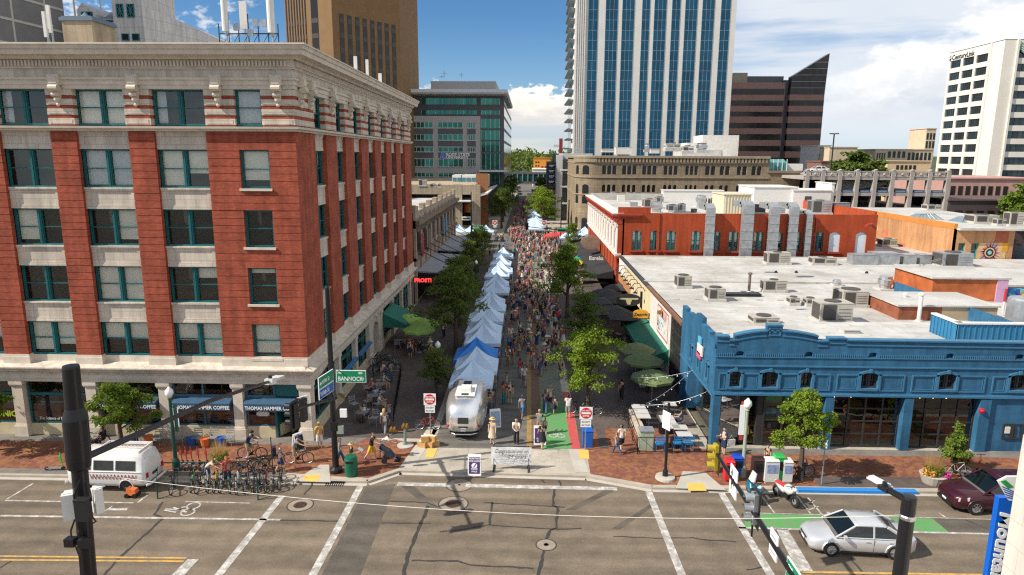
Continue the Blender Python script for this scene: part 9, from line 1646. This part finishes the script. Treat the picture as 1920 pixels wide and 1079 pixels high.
at(1277,800,2.6,'sit','grey','shorts','navy','hat','dark','person in grey and dark cap seated at a patio table');at(1167,612,1,'stand','sky blue','trousers','black','hair','dark','person in sky blue under the charcoal umbrellas');at(1190,682,2,'sit','purple','shorts','black','long_hair','dark','person in purple seated between the olive umbrellas');at(1165,752,1.3,'walk','black','trousers','black','hair','dark','person in black on the shaded paving under the bright tree')
dv=person((0,0,0),0,'sit','cream','shorts','khaki','hair','brown','person in cream driving the silver car with an arm at the window');cc=[o for o in scene.objects if o.get('category')=='car' and'silver' in o['label']][0];Rz=Matrix.Rotation(cc.rotation_euler.z,3,'Z');dv.location=cc.location+Rz@Vector((-.12,.38,.12));dv.rotation_euler=(0,0,cc.rotation_euler.z);dv.scale=(.86,)*3
st=thing('stroller','dark three wheeled stroller pushed across the corner paving','stroller',G(729,866,SW));q=MB();q.hexa([(-.15,-.22,.4),(.35,-.22,.35),(.35,.22,.35),(-.15,.22,.4),(-.35,-.22,.95),(.1,-.2,.7),(.1,.2,.7),(-.35,.22,.95)]);q.build('seat',[mat('stroller_cloth',(.03,.035,.05),.8,.2)],st,world=False);q=MB();q.tube([(-.75,-.22,1.02),(-.4,-.24,.8),(.5,-.1,.2)],.016,5);q.tube([(-.75,.22,1.02),(-.4,.24,.8),(.5,.1,.2)],.016,5);q.cyl((-.75,-.22,1.02),(-.75,.22,1.02),.018);q.build('frame',[GREYM],st,world=False)
for x,y in((-.2,-.28),(-.2,.28),(.55,0)):q=MB();q.cyl((x,y-.03,.17),(x,y+.03,.17),.17,n=14);q.build('wheel',[RUBBER],st,world=False)
seen=set();spots=[]
def free(x,y,d):return all((x-a)**2+(y-b)**2>d*d for a,b in spots)
def crowd(n,y0,y1,x0,x1,d,place):
 k=tries=0
 while k<n and tries<4000:
  tries+=1;y=y0+(y1-y0)*prnd.random();x=prnd.uniform(x0,x1)
  rz=None
  if spots and prnd.random()<.5:
   a,b=prnd.choice(spots[-40:]);w_=prnd.uniform(0,6.28);x,y,rz=a+.62*cos(w_),b+.62*sin(w_),(w_+pi if prnd.random()<.5 else None)
   if not(x0<x<x1 and y0<y<y1):continue
  if not free(x,y,d if rz is None and prnd.random()<.5 else.5):continue
  sh,bt,bc,hr,hc=prnd.choice(('white','black','navy','red','teal','sky blue','grey','pink','navy','green','maroon','purple','grey','white','black','coral','black','teal','denim')),prnd.choice(('shorts','shorts','trousers','skirt')),prnd.choice(('black','khaki','denim','grey','navy','white')),prnd.choice(('hair','hair','long_hair','hat')),prnd.choice(('brown','dark','blonde','red brown'))
  if hr=='hat':hc=prnd.choice(('straw','white','navy','red'))
  i=min(range(len(TY)),key=lambda j:abs(TY[j]-y));pl=place or('near the %s tent'%nth[i]);l='person in %s top and %s %s with %s%s %s'%(sh,bc,bt,hc,{'hair':' hair','long_hair':' long hair','hat':' hat'}[hr],pl)
  if l in seen or len(l.split())>16:continue
  seen.add(l);spots.append((x,y));k+=1;m_=prnd.random()
  person((x,y,(.0 if 126<y<150 else SW)-.03),rz if rz is not None else prnd.choice((pi/2,-pi/2,pi/2,prnd.uniform(0,6.28)))+prnd.uniform(-.4,.4),prnd.choice(('stand','walk','step','hold','turn','walk')),sh,bt,bc,hr,hc,l,.62 if m_<.07 else prnd.uniform(.93,1.06),GPR)
crowd(28,50,60,-1.7,3.0,.75,None);crowd(76,60,84,-1.8,3.6,.62,None);crowd(68,84,124,-1.6,4.0,.7,None);crowd(10,52,75,3.2,6.5,.9,'under the right trees');crowd(6,48,75,-11.5,-8,1.2,'on the shaded left paving');crowd(52,127,150,-9,8,.8,'at the far crossing');crowd(8,88,110,5,8,.9,'by the black canopies')
mb=MB();r=random.Random(5);CM=[mat('crowd_%d'%i,CL[c],.85,0)for i,c in enumerate(('white','black','navy','red','teal','grey','khaki','pink'))]+[mat('crowd_skin',SK[0],.7,0),mat('crowd_hair',CL['brown'],.8,0)]
for k in range(400):
 x,y=(r.uniform(-4.2,1.2),151+(r.random()**1.5)*120)if k<240 else(r.uniform(-2.5,4.5)if k%3 else r.uniform(-10,9),r.uniform(112,151));z=SW;s=r.uniform(.93,1.05);a,b=r.randrange(8),r.randrange(8)
 for q in(-.1,.1):mb.tube([(x+q,y,z),(x+q*.8,y,z+.45*s),(x+q*.8,y,z+.9*s)],[.06,.07,.09],5,b)
 mb.tube([(x,y,z+.85*s),(x,y,z+1.1*s),(x,y,z+1.4*s),(x,y,z+1.48*s)],[.16,.15,.2,.07],7,a);mb.tube([(x-.24,y,z+.8*s),(x-.2,y,z+1.4*s)],[.04,.06],5,8);mb.tube([(x+.24,y,z+.8*s),(x+.2,y,z+1.4*s)],[.04,.06],5,8);mb.ball((x,y,z+1.6*s),.1,6,8,4,1.2);mb.ball((x,y+.02,z+1.64*s),.105,6,9,4,1.)
o=mb.build('crowd',CM);tag(o,'distant crowd filling the mall beyond the cross street','crowd',kind='stuff')
bpy.context.view_layer.update()
dg=bpy.context.evaluated_depsgraph_get()
for o in[q for q in scene.objects if q.type=='FONT']:
 me=bpy.data.meshes.new_from_object(o.evaluated_get(dg));n=o.name;par=o.parent;mw=(o.location.copy(),o.rotation_euler.copy(),o.scale.copy());kp=dict(o.items())
 bpy.data.objects.remove(o);me.name='lettering'
 if not me.materials:pass
 p=bpy.data.objects.new(n,me);COL.objects.link(p);p.location,p.rotation_euler,p.scale=mw;p.parent=par
 for k,v in kp.items():p[k]=v
